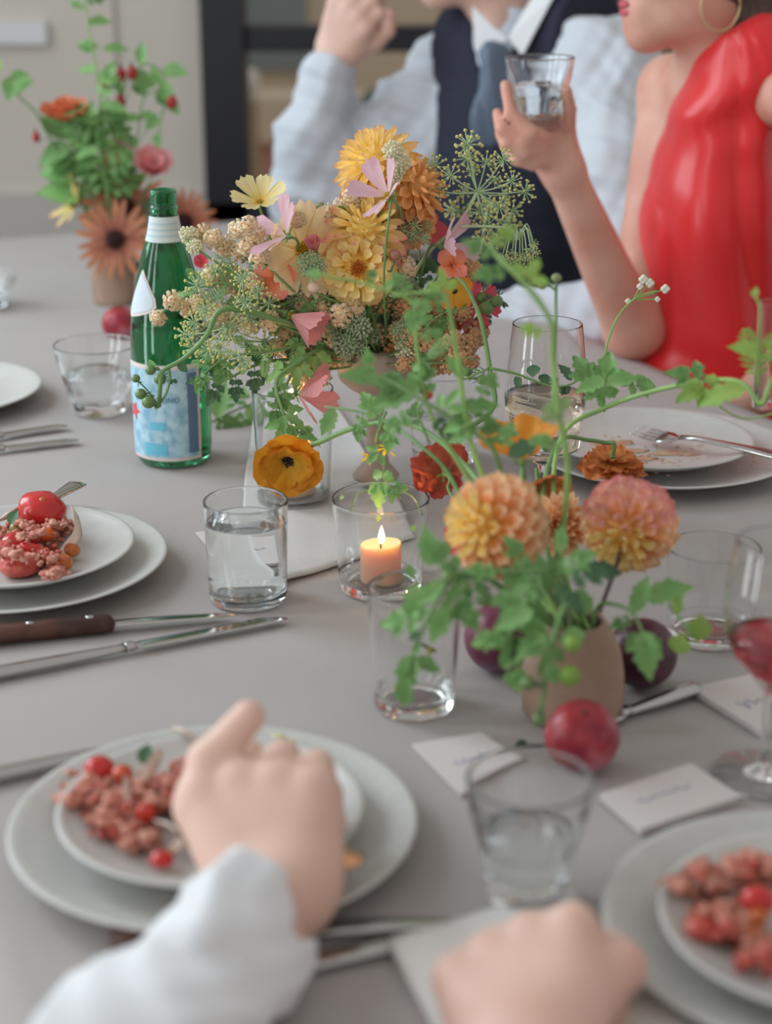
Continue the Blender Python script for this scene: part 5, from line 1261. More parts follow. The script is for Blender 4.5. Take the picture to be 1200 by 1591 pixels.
vine('thin vine crossing in front of the yellow dahlia', [fm[0], (800, 860, 1.22), (720, 730, 1.24), (668, 640, 1.25), (648, 540, 1.25), (640, 470, 1.25), (560, 440, 1.25), (520, 432, 1.25), (492, 425, 1.25)], (.0022, .001), mat_=STEM_LIGHT,
     leaves=[(500, 428, 1.25, 170, 30, 'oval'), (575, 445, 1.25, 80, 34, 'tomato'), (600, 452, 1.25, 60, 26, 'lance'), (650, 530, 1.25, 30, 50, 'tomato'), (655, 560, 1.25, 250, 60, 'tomato'), (660, 610, 1.25, 165, 92, 'tomato'), (665, 620, 1.25, 100, 70, 'tomato'), (655, 600, 1.25, 200, 90, 'lance'), (672, 650, 1.25, -40, 50, 'tomato', LEAF_B), (640, 640, 1.25, 215, 60, 'tomato')], seed=42)
vine('leafy vine with tomato leaves left of the wine glass', [fm[0], (830, 880, 1.20), (770, 780, 1.21), (730, 680, 1.22), (712, 560, 1.22), (700, 490, 1.22), (688, 455, 1.22), (650, 455, 1.22), (610, 460, 1.22)], (.0026, .0011), mat_=STEM_LIGHT,
     leaves=[(700, 470, 1.22, 150, 60, 'tomato', LEAF_A), (690, 455, 1.22, 95, 46, 'trifid', LEAF_C), (660, 455, 1.22, 250, 70, 'tomato'), (640, 458, 1.22, 130, 50, 'tomato'), (720, 590, 1.22, 120, 50, 'lance'), (705, 520, 1.22, 220, 60, 'feather'), (725, 640, 1.22, 20, 60, 'lance', LEAF_A), (735, 650, 1.22, 200, 56, 'lance')], seed=43)
vine('pale stem bearing the golden poppy leaves in front of the candles', [fm[3], (800, 900, 1.22), (748, 850, 1.26), (700, 740, 1.30), (650, 690, 1.32), (600, 655, 1.36), (560, 640, 1.38), (505, 632, 1.40)], (.0022, .001),
     leaves=[(640, 668, 1.32, 80, 50, 'tomato'), (610, 650, 1.35, 260, 62, 'tomato'), (565, 640, 1.38, 255, 56, 'tomato'), (520, 634, 1.40, 245, 52, 'lance'), (590, 655, 1.36, 120, 60, 'tomato'), (620, 740, 1.38, 250, 50, 'tomato'), (598, 720, 1.40, 260, 76, 'tomato', LEAF_A), (592, 700, 1.40, 220, 40, 'trifid')], seed=44)
vine('crossing vine toward the orange poppy with narrow leaves', [fm[0], (812, 880, 1.22), (780, 740, 1.22), (760, 690, 1.22), (700, 650, 1.22), (640, 612, 1.23), (600, 590, 1.24), (555, 590, 1.24)], (.0024, .001),
     leaves=[(770, 700, 1.22, 100, 66, 'tomato', LEAF_A), (745, 665, 1.22, 200, 60, 'lance'), (700, 650, 1.22, 25, 76, 'tomato'), (690, 640, 1.22, 60, 52, 'trifid'), (745, 620, 1.22, 60, 60, 'tomato'), (790, 710, 1.22, 30, 64, 'lance', LEAF_B), (780, 700, 1.22, 70, 60, 'tomato'), (590, 590, 1.24, 170, 66, 'lance', LEAF_A), (575, 585, 1.24, 95, 46, 'tomato'), (800, 660, 1.2, 220, 40, 'tomato'), (820, 690, 1.2, 20, 40, 'lance')], seed=45)
vine('upright stalk with two small buds before the waistcoat', [(858, 640, 1.3), (862, 560, 1.32), (864, 500, 1.33), (864, 465, 1.34), (865, 438, 1.34)], (.0014, .0014), mat_=STEM, seed=46)
bud('upper pale bud on the upright stalk', (865, 432, 1.34), 8, BUDG, [(864, 452, 1.34)], 0)
bud('side bud on the upright stalk', (843, 443, 1.34), 7, BUDG, [(850, 440, 1.34), (862, 450, 1.34)], 0)
vine('long vine arching right over the used plate', [fm[2], (880, 900, 1.24), (860, 760, 1.34), (878, 670, 1.38), (940, 634, 1.40), (1000, 612, 1.38), (1070, 596, 1.34), (1130, 590, 1.28), (1160, 600, 1.26), (1182, 628, 1.25), (1196, 600, 1.25), (1215, 560, 1.25)], (.0022, .0018), mat_=STEM_LIGHT,
     leaves=[(936, 632, 1.40, 82, 96, 'tomato'), (932, 618, 1.40, 118, 84, 'tomato', LEAF_A), (965, 600, 1.40, 5, 72, 'tomato', LEAF_A), (930, 600, 1.40, -75, 46, 'trifid'), (942, 598, 1.4, 20, 60, 'lance', LEAF_A), (940, 590, 1.4, 200, 52, 'lance'), (1100, 592, 1.31, 165, 70, 'tomato', LEAF_A), (1090, 594, 1.31, 100, 44, 'tomato', LEAF_A), (1130, 590, 1.29, 200, 88, 'tomato', LEAF_C), (1160, 606, 1.26, 190, 84, 'lance', LEAF_C), (1182, 590, 1.25, 100, 100, 'feather', LEAF_C), (1195, 570, 1.25, 70, 60, 'tomato', LEAF_C), (1185, 560, 1.25, 150, 60, 'lance', LEAF_C)], seed=47)
vine('upright blurred tendril against the red dress', [(1178, 600, 1.24), (1180, 540, 1.22), (1182, 480, 1.2), (1172, 458, 1.2)], (.0016, .001), mat_=STEM_LIGHT, leaves=[(1180, 545, 1.22, 165, 48, 'lance', LEAF_C), (1182, 540, 1.22, 35, 50, 'feather', LEAF_C), (1172, 462, 1.2, 80, 20, 'oval', LEAF_C)], seed=48)
vine('thin tendril dipping across the dinner plate', [(1085, 598, 1.33), (1105, 620, 1.33), (1140, 645, 1.34), (1170, 650, 1.34), (1210, 640, 1.34)], (.0009, .0007), mat_=STEM_LIGHT, seed=49)
# leaves cascading around the front vase
vine('dense leaves left of the stoneware vase over the plum', [fm[3], (800, 930, 1.14), (760, 900, 1.12), (710, 895, 1.10), (680, 930, 1.09), (652, 990, 1.08), (632, 1050, 1.08)], (.0026, .0014), mat_=STEM,
     leaves=[(650, 905, 1.10, 262, 84, 'lance'), (640, 900, 1.1, 100, 34, 'oval'), (632, 1050, 1.08, 262, 72, 'lance', LEAF_A), (640, 1030, 1.08, -8, 64, 'lance', LEAF_A), (656, 985, 1.08, 200, 30, 'oval', LEAF_B), (652, 1000, 1.08, 240, 28, 'oval'), (700, 940, 1.1, 240, 74, 'lance', LEAF_A), (690, 905, 1.1, 215, 60, 'lance'), (668, 880, 1.12, 95, 70, 'lance'), (730, 900, 1.1, 150, 60, 'tomato'), (715, 930, 1.1, -60, 64, 'tomato', LEAF_A)],
     fruits=[(697, 897, 1.09, 13), (722, 912, 1.09, 12), (752, 930, 1.1, 14)], auto=6, lsize=(.026, .036), kinds=('tomato', 'lance'), seed=50)
vine('bushy tomato leaves over the mouth of the stoneware vase', [fm[1], (855, 920, 1.12), (845, 890, 1.11), (800, 888, 1.10), (740, 886, 1.10)], (.003, .0016), mat_=STEM,
     leaves=[(850, 900, 1.1, 190, 60, 'tomato'), (865, 890, 1.1, 30, 76, 'tomato'), (835, 910, 1.09, 215, 80, 'tomato', LEAF_A), (860, 910, 1.1, 320, 70, 'tomato', LEAF_B), (880, 905, 1.1, 20, 80, 'tomato', LEAF_B), (820, 925, 1.09, 190, 70, 'tomato'), (840, 930, 1.09, 250, 84, 'tomato', LEAF_A), (895, 915, 1.12, -55, 52, 'lance'), (905, 890, 1.14, 5, 76, 'lance', LEAF_B), (900, 930, 1.13, -70, 40, 'oval'), (868, 860, 1.12, 80, 50, 'lance')], auto=4, lsize=(.02, .03), kinds=('tomato', 'trifid'), seed=51)
vine('long leafy spray falling between the plum and vase', [fm[0], (825, 935, 1.09), (795, 960, 1.08), (790, 1000, 1.08), (795, 1030, 1.08)], (.0018, .001), mat_=STEM,
     leaves=[(795, 975, 1.08, 215, 60, 'tomato', LEAF_A), (790, 985, 1.08, 262, 62, 'trifid', LEAF_A), (800, 975, 1.08, 20, 56, 'oval'), (830, 950, 1.07, 200, 80, 'lance'), (850, 985, 1.07, 215, 74, 'lance', LEAF_A), (800, 990, 1.08, -70, 60, 'lance', LEAF_B)],
     fruits=[(785, 1002, 1.09, 11, 0), (746, 1002, 1.1, 9, 0)], auto=4, seed=52)
vine('tomato truss hanging down the front of the stoneware vase', [fm[3], (880, 940, 1.075), (862, 985, 1.06), (850, 1030, 1.055), (845, 1080, 1.05), (838, 1110, 1.05)], (.0022, .0014), mat_=STEM,
     leaves=[(855, 1000, 1.055, 255, 64, 'trifid'), (872, 1000, 1.055, 20, 50, 'oval'), (848, 1030, 1.05, -60, 50, 'oval'), (880, 985, 1.06, 10, 44, 'lance')],
     fruits=[(885, 1050, 1.05, 19, 850, 1040, 1.055, 0), (890, 1000, 1.055, 16, 860, 990, 1.06, 0), (820, 1062, 1.05, 13, 846, 1066, 1.05), (838, 1118, 1.05, 12, 842, 1090, 1.05)], seed=53)
vine('leafy shoot reaching right beside the dark plum', [fm[2], (930, 942, 1.16), (960, 940, 1.14), (985, 955, 1.12), (1000, 985, 1.10)], (.0018, .001), mat_=STEM,
     leaves=[(1000, 980, 1.10, -85, 86, 'lance'), (995, 985, 1.10, -40, 64, 'lance'), (1000, 985, 1.10, 225, 52, 'oval'), (985, 960, 1.12, 200, 46, 'tomato', LEAF_A), (980, 955, 1.12, 60, 44, 'lance', LEAF_A), (985, 950, 1.13, 68, 66, 'lance', LEAF_A), (1002, 930, 1.14, 18, 84, 'lance', LEAF_A), (1000, 985, 1.1, 280, 30, 'tomato')], seed=54)
vine('round lime green leaves beside the right plum', [(1040, 940, 1.14), (1055, 960, 1.12), (1075, 985, 1.10), (1085, 1000, 1.10)], (.001, .0007), mat_=STEM,
     leaves=[(1042, 930, 1.13, -35, 44, 'heart', LEAF_C), (1090, 955, 1.11, -100, 52, 'heart', LEAF_C), (1062, 984, 1.11, -105, 46, 'heart', LEAF_C)], seed=55)
vine('thin dark stem of tiny leaves leaning over the candle holder', [(656, 800, 1.36), (640, 770, 1.38), (600, 760, 1.40), (560, 765, 1.40), (545, 790, 1.40)], (.0008, .0006), mat_=STEM,
     leaves=[(612, 762, 1.38, 10, 30, 'oval', LEAF_A), (588, 800, 1.38, -90, 14, 'oval', LEAF_C), (645, 815, 1.36, 245, 17, 'oval', LEAF_C), (535, 772, 1.40, 200, 12, 'oval', LEAF_A), (548, 790, 1.40, 240, 12, 'oval', LEAF_A)], seed=56)
vine('fallen leaf stalk on the cloth before the red plum', [T(768, 1172, .004), T(800, 1162, .006), T(846, 1158, .004)], (.0016, .0012), mat_=STEM_DARK, leaves=[(800, 1160, T(800, 1162).y, 20, 30, 'lance', LEAF_B)], seed=57)
vine('loose leafy sprig on the cloth behind the bottle', [T(330, 655, .01), T(360, 640, .015), T(400, 625, .02)], (.0016, .0012), auto=8, lsize=(.03, .045), kinds=('tomato', 'lance'), seed=58, t0=0)
# small red blossoms seen through the vines
bud('small red bud between the vines left of the brick red poppy', (664, 613, 1.3), 9, bs('bud_red', S(196, 64, 44), .5), [(650, 640, 1.3), (668, 690, 1.3)], 4)
# ================================================================== plums
def plum_mat(nm, base, deep, bloom):
    m = bs(nm, base, .38, col2=deep, vscale=45, coat=.1)
    nt = m.node_tree; b = nt.nodes['Principled BSDF']
    tc = nt.nodes.new('ShaderNodeTexCoord'); n = nt.nodes.new('ShaderNodeTexNoise'); n.inputs['Scale'].default_value = 28; n.inputs['Detail'].default_value = 6
    nt.links.new(tc.outputs['Object'], n.inputs['Vector'])
    r = nt.nodes.new('ShaderNodeValToRGB'); r.color_ramp.elements[0].position = .47; r.color_ramp.elements[0].color = (0, 0, 0, 1); r.color_ramp.elements[1].position = .72; r.color_ramp.elements[1].color = (.75, .75, .75, 1)
    nt.links.new(n.outputs['Fac'], r.inputs[0])
    mx = nt.nodes.new('ShaderNodeMixRGB'); src = b.inputs['Base Color'].links[0].from_socket
    nt.links.new(r.outputs[0], mx.inputs['Fac']); nt.links.new(src, mx.inputs[1]); mx.inputs[2].default_value = bloom; nt.links.new(mx.outputs[0], b.inputs['Base Color'])
    return m
def plum(label, px, py, rp, m, tilt=0.0, sq=.93, grp='plums around the vases'):
    c = T(px, py, .02)
    for _ in range(4):
        R = rp / F * (c - CAMP).dot(_W); c = T(px, py, R * sq)
    t = thing('plum', label, 'plum', (c.x, c.y, TZ + .0006), grp)
    V, Fc = [], []
    nu, nv = 40, 28
    for j in range(nv + 1):
        th = PI * j / nv
        for i in range(nu):
            ph = 2 * PI * i / nu
            r = R * (1 - .07 * math.exp(-(th / .28) ** 2) - .05 * math.exp(-((ph - PI * 1.35) / .13) ** 2) * math.sin(th) - .03 * math.exp(-((PI - th) / .3) ** 2))
            V.append(Vector((r * math.sin(th) * math.cos(ph), r * math.sin(th) * math.sin(ph), r * math.cos(th) * sq)))
    for j in range(nv):
        for i in range(nu):
            i2 = (i + 1) % nu; Fc.append((j * nu + i, (j + 1) * nu + i, (j + 1) * nu + i2, j * nu + i2))
    M = Matrix.Translation((c.x, c.y, TZ + R * sq + .0006)) @ Matrix.Rotation(tilt, 4, 'X')
    part('flesh', xf(M, (V, Fc)), m, t)
    tp = M @ Vector((0, 0, R * sq * .9)); part('stalk', tube([tp, M @ Vector((.001, 0, R * sq * 1.06))], .0009, 6), STEM_DARK, t)
PR = plum_mat('plum_red', S(176, 54, 60), S(136, 34, 54), S(206, 150, 168)); PD = plum_mat('plum_dark', S(92, 48, 64), S(66, 36, 54), S(120, 96, 112)); PV = plum_mat('plum_violet', S(128, 60, 84), S(104, 50, 74), S(164, 146, 178))
plum('bright red plum in front of the stoneware vase', 905, 1145, 59, PR, .35)
plum('dusky violet plum left of the stoneware vase', 775, 992, 54, PV, .2, 1.0)
plum('nearly black plum right of the stoneware vase', 998, 1016, 55, PD, .2, 1.0)
plum('crimson plum behind the bottle beside the clay pot', 186, 503, 28, PR, .2)
# ================================================================== the far arrangement in the clay pot
bm = [BVM + Vector((dx, 0, -.012)) for dx in (-.012, 0, .012)]
YB = BV.y
def rud(label, c, rp, axis, n=19, stem=None):
    open_flower(label, c, rp, axis, M_RUD, stem or [bm[1]], n, 'ray', .10, 82, cen=ST_B, cen_r=.26, name='rudbeckia', group='dusty orange rudbeckias', seed=int(c[0]), crinkle=.02, curl=-.08, r=.0018)
rud('dusty orange rudbeckia lowest above the clay pot', (180, 373, YB - .05), 58, (0, -.9, .3))
rud('dusty orange rudbeckia above the lowest one left of the bottle', (192, 324, YB), 66, (.1, -.9, .35))
rud('dusty orange rudbeckia half hidden behind the bottle neck', (285, 345, YB), 50, (.4, -.8, .2))
open_flower('yellow orange bud like bloom at the far left of the rear pot', (118, 316, YB), 44, (-.7, -.6, .3), M_YOR, [(150, 350, YB), bm[0]], 8, 'ray', .12, 62, name='rudbeckia', cen=ST_B, cen_r=.2, group='dusty orange rudbeckias', seed=3)
open_flower('coral orange poppy opening upward high at left', (104, 190, YB), 44, (-.05, -.25, 1), pm('petal_salmon', [(0, S(196, 70, 50)), (.5, S(226, 120, 80)), (1, S(224, 138, 100))]), [(130, 260, YB), bm[0]], 7, 'poppy', .42, 58, name='poppy', seed=4, crinkle=.1, group='poppies', layers=((1, 0), (.8, -25)))
open_flower('pink and red poppy above the bottle mouth', (236, 268, YB), 38, (.2, -.5, .7), M_ROS, [(215, 320, YB), bm[2]], 6, 'poppy', .5, 50, name='poppy', seed=5, group='poppies', layers=((1, 0), (.8, -20)))
open_flower('dusty pink bloom left of the pink and red poppy', (188, 245, YB + .03), 30, (-.2, -.7, .5), M_ROS, [(190, 320, YB), bm[1]], 6, 'poppy', .46, 60, name='cosmos', seed=6)
vine('tall green vine rising to the top edge above the rear pot', [bm[1], (165, 300, YB), (158, 180, YB), (146, 90, YB), (136, 30, YB), (128, -30, YB)], (.0022, .0012), mat_=STEM_LIGHT,
     leaves=[(134, 15, YB, 150, 30, 'tomato'), (132, 5, YB, 20, 34, 'tomato'), (160, 78, YB, 10, 40, 'lance'), (156, 76, YB, 160, 40, 'tomato'), (128, -5, YB, 60, 36, 'tomato'), (150, 110, YB, 170, 34, 'lance')], auto=6, lsize=(.03, .045), kinds=('tomato', 'lance'), seed=61)
vine('rose hip branch arching right above the rear pot', [bm[2], (200, 300, YB), (190, 200, YB), (195, 130, YB), (225, 100, YB), (252, 112, YB), (258, 135, YB)], (.002, .001), auto=9, lsize=(.026, .04), kinds=('lance', 'oval'), lmat=LEAF_A, seed=62)
vine('second thin branch of small leaves over the bottle neck', [bm[2], (205, 280, YB), (215, 200, YB), (225, 150, YB), (255, 145, YB), (250, 190, YB), (246, 215, YB)], (.0016, .0009), auto=8, lsize=(.022, .034), kinds=('oval',), lmat=LEAF_A, seed=63)
vine('bushy green foliage in the middle of the rear pot', [bm[0], (140, 330, YB), (128, 280, YB), (118, 240, YB), (105, 215, YB)], (.0024, .0012), auto=16, lsize=(.05, .075), kinds=('tomato', 'lance', 'oval'), lmat=LEAF_A, seed=64, hang=.4, t0=.3)
vine('second bushy stem of foliage right of the first', [bm[1], (170, 320, YB - .02), (160, 260, YB - .02), (150, 200, YB - .02), (158, 150, YB - .02)], (.0024, .0012), auto=16, lsize=(.04, .065), kinds=('tomato', 'lance'), lmat=LEAF_A, seed=65, hang=.3, t0=.3)
vine('long stem with broad leaf reaching the left edge', [bm[0], (120, 300, YB), (80, 220, YB), (55, 175, YB), (30, 150, YB), (10, 120, YB)], (.0022, .0014), leaves=[(22, 150, YB, 85, 56, 'heart'), (16, 120, YB, 15, 34, 'oval'), (24, 118, YB, 250, 46, 'oval'), (4, 108, YB, 160, 50, 'oval', LEAF_C)], seed=66)
vine('leaves around the neck of the rear pot', [bm[2], (215, 380, YB - .02), (230, 350, YB - .02), (250, 330, YB)], (.002, .001), auto=8, lsize=(.035, .05), kinds=('lance', 'tomato'), lmat=LEAF_B, seed=67)
HIP = bs('rose_hip', S(170, 44, 52), .4)
for k, (x, y, r, lb) in enumerate([(162, 134, 9, 'red hip left of the upper pair'), (188, 116, 9, 'left red hip of the topmost pair'), (205, 113, 9, 'right red hip of the topmost pair'), (187, 158, 9, 'red hip in the middle below the pair'), (267, 158, 9, 'red hip hanging farthest right'), (56, 213, 7, 'dark red hip at the far left')]):
    c = P(x, y, YB); R = r * pxm(YB); t = thing('rose_hip', lb + ' of the rear flowers', 'berry', c, 'red hips in the rear flowers')
    part('hip', ball(c, R, 14, 10, (.85, .85, 1.15)), HIP, t); part('calyx', join(*[xf(frame(c + Vector((0, 0, R)), Vector((math.cos(a), math.sin(a), .8)), Vector((0, 0, 1)), R * .9), blade(1, .18, 'pointed', .1, .2, 0, 0, 0, 1, 2, 4)) for a in (0, 1.3, 2.5, 3.8, 5)]), LEAF_B, t)
    part('stalk', tube(spline([c + Vector((0, 0, -R)), c.lerp(P(170, 230, YB), .3) + Vector((.004, 0, 0)), P(x + (175 - x) * .6, min(300, y + 70), YB)], 5), .0008, 5), STEM, t)
# ================================================================== the tomato salads
TRED = bs('tomato_red', S(206, 44, 40), .25, col2=S(186, 34, 34), vscale=60, coat=.4, sub=.1)
TORA = bs('tomato_amber', S(196, 110, 40), .25, col2=S(176, 80, 30), vscale=60, coat=.4)
TFL = bs('tomato_flesh', S(204, 96, 80), .4, col2=S(184, 66, 56), vscale=120, coat=.4)
TUNA = bs('pink_crumb', S(220, 164, 146), .7, col2=S(186, 108, 88), vscale=90, bump=.6, bscale=400)
ONION = bs('onion_slice', S(228, 208, 194), .35, var=.1, vscale=60, trans=.0)
BASIL = bs('basil', S(52, 96, 50), .5)
SAUCE = bs('sauce_smear', S(206, 178, 150), .35, col2=S(190, 142, 112), vscale=60)
CHEESE = bs('cheese_crumb', S(216, 212, 170), .6)
def on_plate(px, py, h): return T(px, py, h)
def tom(label, px, py, rp, z, m=TRED, sq=(1, 1, .8), half=False, grp='cherry tomatoes in the salads', seed=0, rot=(0, 0, 0)):
    c = T(px, py, z); R = rp / F * (c - CAMP).dot(_W)
    t = thing('cherry_tomato', label, 'tomato', c - Vector((0, 0, R * sq[2])), grp)
    M = Matrix.Translation(c) @ Matrix.Rotation(rot[0], 4, 'X') @ Matrix.Rotation(rot[1], 4, 'Y')
    if half:
        prof = [(0, -R * sq[2])] + [(R * math.sin(a), -R * math.cos(a) * sq[2]) for a in (.35, .7, 1.05, 1.35)] + [(R, 0), (R * .97, .0006)]
        part('skin', xf(M, lathe(prof, 24)), m, t); part('cut_face', xf(M, lathe([(R * .97, .0006), (R * .5, .0002), (0, .0008)], 24)), TFL, t)
    else:
        part('skin', xf(M, ball((0, 0, 0), R, 24, 16, sq, .08, seed)), m, t)
        part('stem_scar', xf(M, lathe([(0, 0.0004), (R * .12, .0003), (R * .14, -.0005)], 10, (0, 0, R * sq[2]))), TORA, t)
def crumbs(label, pts, z, n, seed, sz=(.0016, .0045), m=TUNA, spread=14, name='salad_crumbs', hmax=.022):
    rnd = random.Random(seed); B = []
    for k in range(n):
        px, py, w = rnd.choice(pts)
        q = rnd.gauss(0, .5); q2 = rnd.gauss(0, .5)
        c = T(px + q * w, py + q2 * w * .55, z + rnd.uniform(0, hmax) * math.exp(-(q * q + q2 * q2)))
        r = rnd.uniform(*sz)
        B.append(ball(c, r, 8, 6, (rnd.uniform(.7, 1.4), rnd.uniform(.7, 1.3), rnd.uniform(.5, .9)), .7, rnd.random() * 40))
    single(name, join(*B), m, label, 'salad', kind='stuff')
def ribbon(label, pts, z, w, m=ONION, name='onion_slice', grp='curved onion slices', cat='onion'):
    c = [T(p[0], p[1], z + (p[2] if len(p) > 2 else .004)) for p in pts]
    c = spline(c, 7); n = len(c); V, Fc = [], []
    for i, p in enumerate(c):
        t = (c[min(i + 1, n - 1)] - c[max(0, i - 1)]).normalized(); s = t.cross(Vector((0, 0, 1))).normalized(); ww = w * (.35 + .65 * math.sin(PI * (i + .6) / (n + .2)))
        up = Vector((0, 0, 1))
        for a, b in ((-1, 0), (-.3, .35), (.4, .3), (1, -.1), (.4, .05), (-.3, .08)): V.append(p + (up * a * .8 + s * a * .6) * ww + s * b * ww)
    for i in range(n - 1):
        for k in range(6): Fc.append((i * 6 + k, i * 6 + (k + 1) % 6, i * 6 + 6 + (k + 1) % 6, i * 6 + 6 + k))
    Fc += [tuple(range(6)), tuple((n - 1) * 6 + k for k in range(6))[::-1]]
    single(name, (V, Fc), m, label, cat, group=grp)
zp = .021
# left plate
tom('big red cherry tomato on top of the salad left of the tumbler', 65, 793, 37, .048, sq=(1.05, .9, .72), seed=1, rot=(.5, .2))
tom('amber cherry tomato half nearest the plate rim', 97, 874, 17, .030, TORA, (1, 1, .75), seed=2)
tom('amber tomato behind the one nearest the rim', 110, 855, 15, .029, TORA, (1, 1, .75), seed=3)
tom('orange tomato wedge in the middle of the left salad', 70, 830, 15, .044, bs('tomato_orange', S(216, 104, 40), .3, coat=.4), (1.2, .8, .7), seed=4)
tom('red tomato wedge lowest on the left salad', 30, 876, 30, .030, TFL, (1.1, 1, .7), seed=5)
tom('red tomato wedge at the left in the salad', 22, 848, 24, .038, TRED, (.9, 1, .8), seed=6, rot=(.5, .6))
tom('long red tomato slice across the left salad', 62, 860, 24, .036, TRED, (1.4, .5, .5), seed=7, rot=(.2, .5))
tom('small red tomato piece under the big tomato', 52, 836, 12, .042, TRED, seed=8)
tom('olive green tomato piece at the left plate edge', 26, 820, 11, .040, bs('tomato_olive', S(150, 130, 60), .3, coat=.3), seed=9)
crumbs('pink crumbled fish and bread heaped on the left salad', [(40, 835, 40), (70, 825, 30), (20, 860, 34), (60, 865, 34), (85, 812, 24), (5, 830, 40), (85, 890, 18), (40, 815, 30), (95, 815, 16)], zp, 760, 3, (.0011, .0042), hmax=.036)
ribbon('pale onion slice curling behind the big red tomato', [(110, 784, .03), (118, 800, .032), (120, 830, .02), (104, 850, .012), (88, 868, .008)], zp, .006)
ribbon('pale onion slice left of the big red tomato', [(0, 808, .02), (20, 796, .026), (40, 788, .02)], zp, .006)
leaf = thing('herb_leaf', 'small green herb leaf beside the big red tomato', 'herb', T(20, 815, .04)); leaf_at(leaf, T(16, 815, .045), 70, .016, 'oval', LEAF_B)
crumbs('shredded red tomato flesh scattered through the left salad', [(40, 840, 40), (70, 855, 30), (20, 865, 34)], zp, 110, 31, (.0014, .0036), TFL, name='tomato_shreds', hmax=.026)
# near plate
tom('red tomato half at the left end of the near salad', 154, 1193, 24, .032, TRED, (1, 1, .75), seed=11)
tom('red tomato lowest alone near the rim of the near plate', 251, 1334, 19, .028, TRED, (1, 1, .7), seed=12)
tom('red tomato by the wrist in the near salad', 284, 1246, 22, .032, TRED, (1.1, .9, .75), seed=13)
tom('red tomato wedge in the middle of the near salad', 226, 1262, 18, .034, bs('tomato_bright', S(216, 60, 40), .3, coat=.4), (.9, .9, .9), seed=14)
tom('dark red tomato strip under the index finger', 318, 1180, 22, .030, TRED, (.5, 1.3, .8), seed=15)
tom('orange tomato wedge beside the left tomato half', 190, 1202, 17, .034, bs('tomato_rust', S(196, 84, 52), .3), seed=16)
crumbs('pink crumbled salad spread over the near plate', [(150, 1225, 46), (185, 1250, 50), (215, 1225, 40), (175, 1275, 40), (215, 1300, 34), (270, 1215, 36), (295, 1195, 30), (240, 1240, 34), (160, 1240, 40), (110, 1243, 14)], zp, 520, 5, (.0016, .0048))
ribbon('upright pale onion slice in the middle of the near salad', [(196, 1206, .02), (200, 1235, .022), (200, 1265, .012)], zp, .006)
ribbon('long pale onion strip slanting above the near salad', [(250, 1165, .024), (232, 1195, .024), (214, 1220, .016)], zp, .005)
ribbon('hooked pale onion slice right of the lowest tomato', [(240, 1276, .012), (266, 1284, .014), (283, 1300, .012), (276, 1315, .006), (262, 1320, .004)], zp, .006)
ribbon('pale onion strip at the top rim of the near plate', [(268, 1132, .014), (290, 1138, .016), (310, 1150, .012)], zp, .005)
leaf = thing('herb_leaf', 'dark green herb leaf over the near salad', 'herb', T(228, 1175, .04)); leaf_at(leaf, T(222, 1188, .04), 78, .015, 'oval', LEAF_B)
tom('small black olive in the near salad', 242, 1236, 11, .036, bs('olive_black', S(48, 40, 40), .3), (1, 1, .8), seed=18, grp=None)
crumbs('cream cheese crumbs by the thumb on the near plate', [(430, 1152, 18), (447, 1162, 14)], zp, 22, 8, (.003, .0058), CHEESE, name='cheese_crumbs', hmax=.01)
crumbs('shredded red tomato flesh scattered through the near salad', [(150, 1225, 46), (200, 1250, 50), (270, 1225, 40), (185, 1290, 40)], zp, 130, 32, (.0014, .0036), TFL, name='tomato_shreds', hmax=.026)
# right plate
tom('bright red tomato on the lower right salad', 1178, 1398, 28, .036, TRED, (1, .9, .8), seed=21)
tom('amber tomato below the bright red one at right', 1178, 1424, 16, .034, TORA, seed=22)
tom('pink tomato wedge lowest on the right salad', 1092, 1442, 26, .030, TFL, (1.1, .9, .7), seed=23)
tom('orange tomato wedge low in the right salad', 1160, 1450, 20, .030, TORA, (1.2, .8, .6), seed=24)
crumbs('blurred pink crumbled salad on the lower right plate', [(1085, 1350, 30), (1100, 1370, 36), (1150, 1350, 36), (1165, 1335, 20), (1110, 1420, 46), (1150, 1440, 46), (1190, 1470, 46), (1060, 1375, 24), (1200, 1350, 30)], zp, 480, 7, (.0016, .0050))
ribbon('curved pale slice in the right salad', [(1070, 1385, .01), (1090, 1370, .016), (1120, 1372, .016)], zp, .006)
crumbs('shredded red tomato flesh scattered through the right salad', [(1095, 1360, 40), (1160, 1350, 40), (1130, 1440, 46), (1190, 1480, 46)], zp, 140, 33, (.0014, .0038), TFL, name='tomato_shreds', hmax=.026)
# rear used plate and far left plate
def smear(label, pts, z, seed, m=SAUCE, n=24, name='sauce_smear'):
    rnd = random.Random(seed); B = []
    for (px, py, w, h) in pts:
        c = T(px, py, z); r = w / F * (c - CAMP).dot(_W); B.append(ball(c, r, 16, 4, (1, h, .03), .5, rnd.random() * 30))
    for k in range(n):
        px, py, w, h = rnd.choice(pts); c = T(px + rnd.gauss(0, 40), py + rnd.gauss(0, 10), z); B.append(ball(c, rnd.uniform(.0008, .003), 6, 4, (1, 1, .3)))
    single(name, join(*B), m, label, 'sauce', kind='stuff')
smear('orange brown sauce smears on the used plate', [(960, 688, 30, .5), (1040, 704, 30, .5), (1000, 712, 22, .6), (930, 690, 20, .6), (1075, 706, 18, .5), (985, 700, 26, .5)], .0190, 4, n=130)
crumbs('few pink scraps on the plate at the far left edge', [(-6, 575, 12), (4, 580, 10)], .008, 12, 12, (.003, .006), hmax=.008)
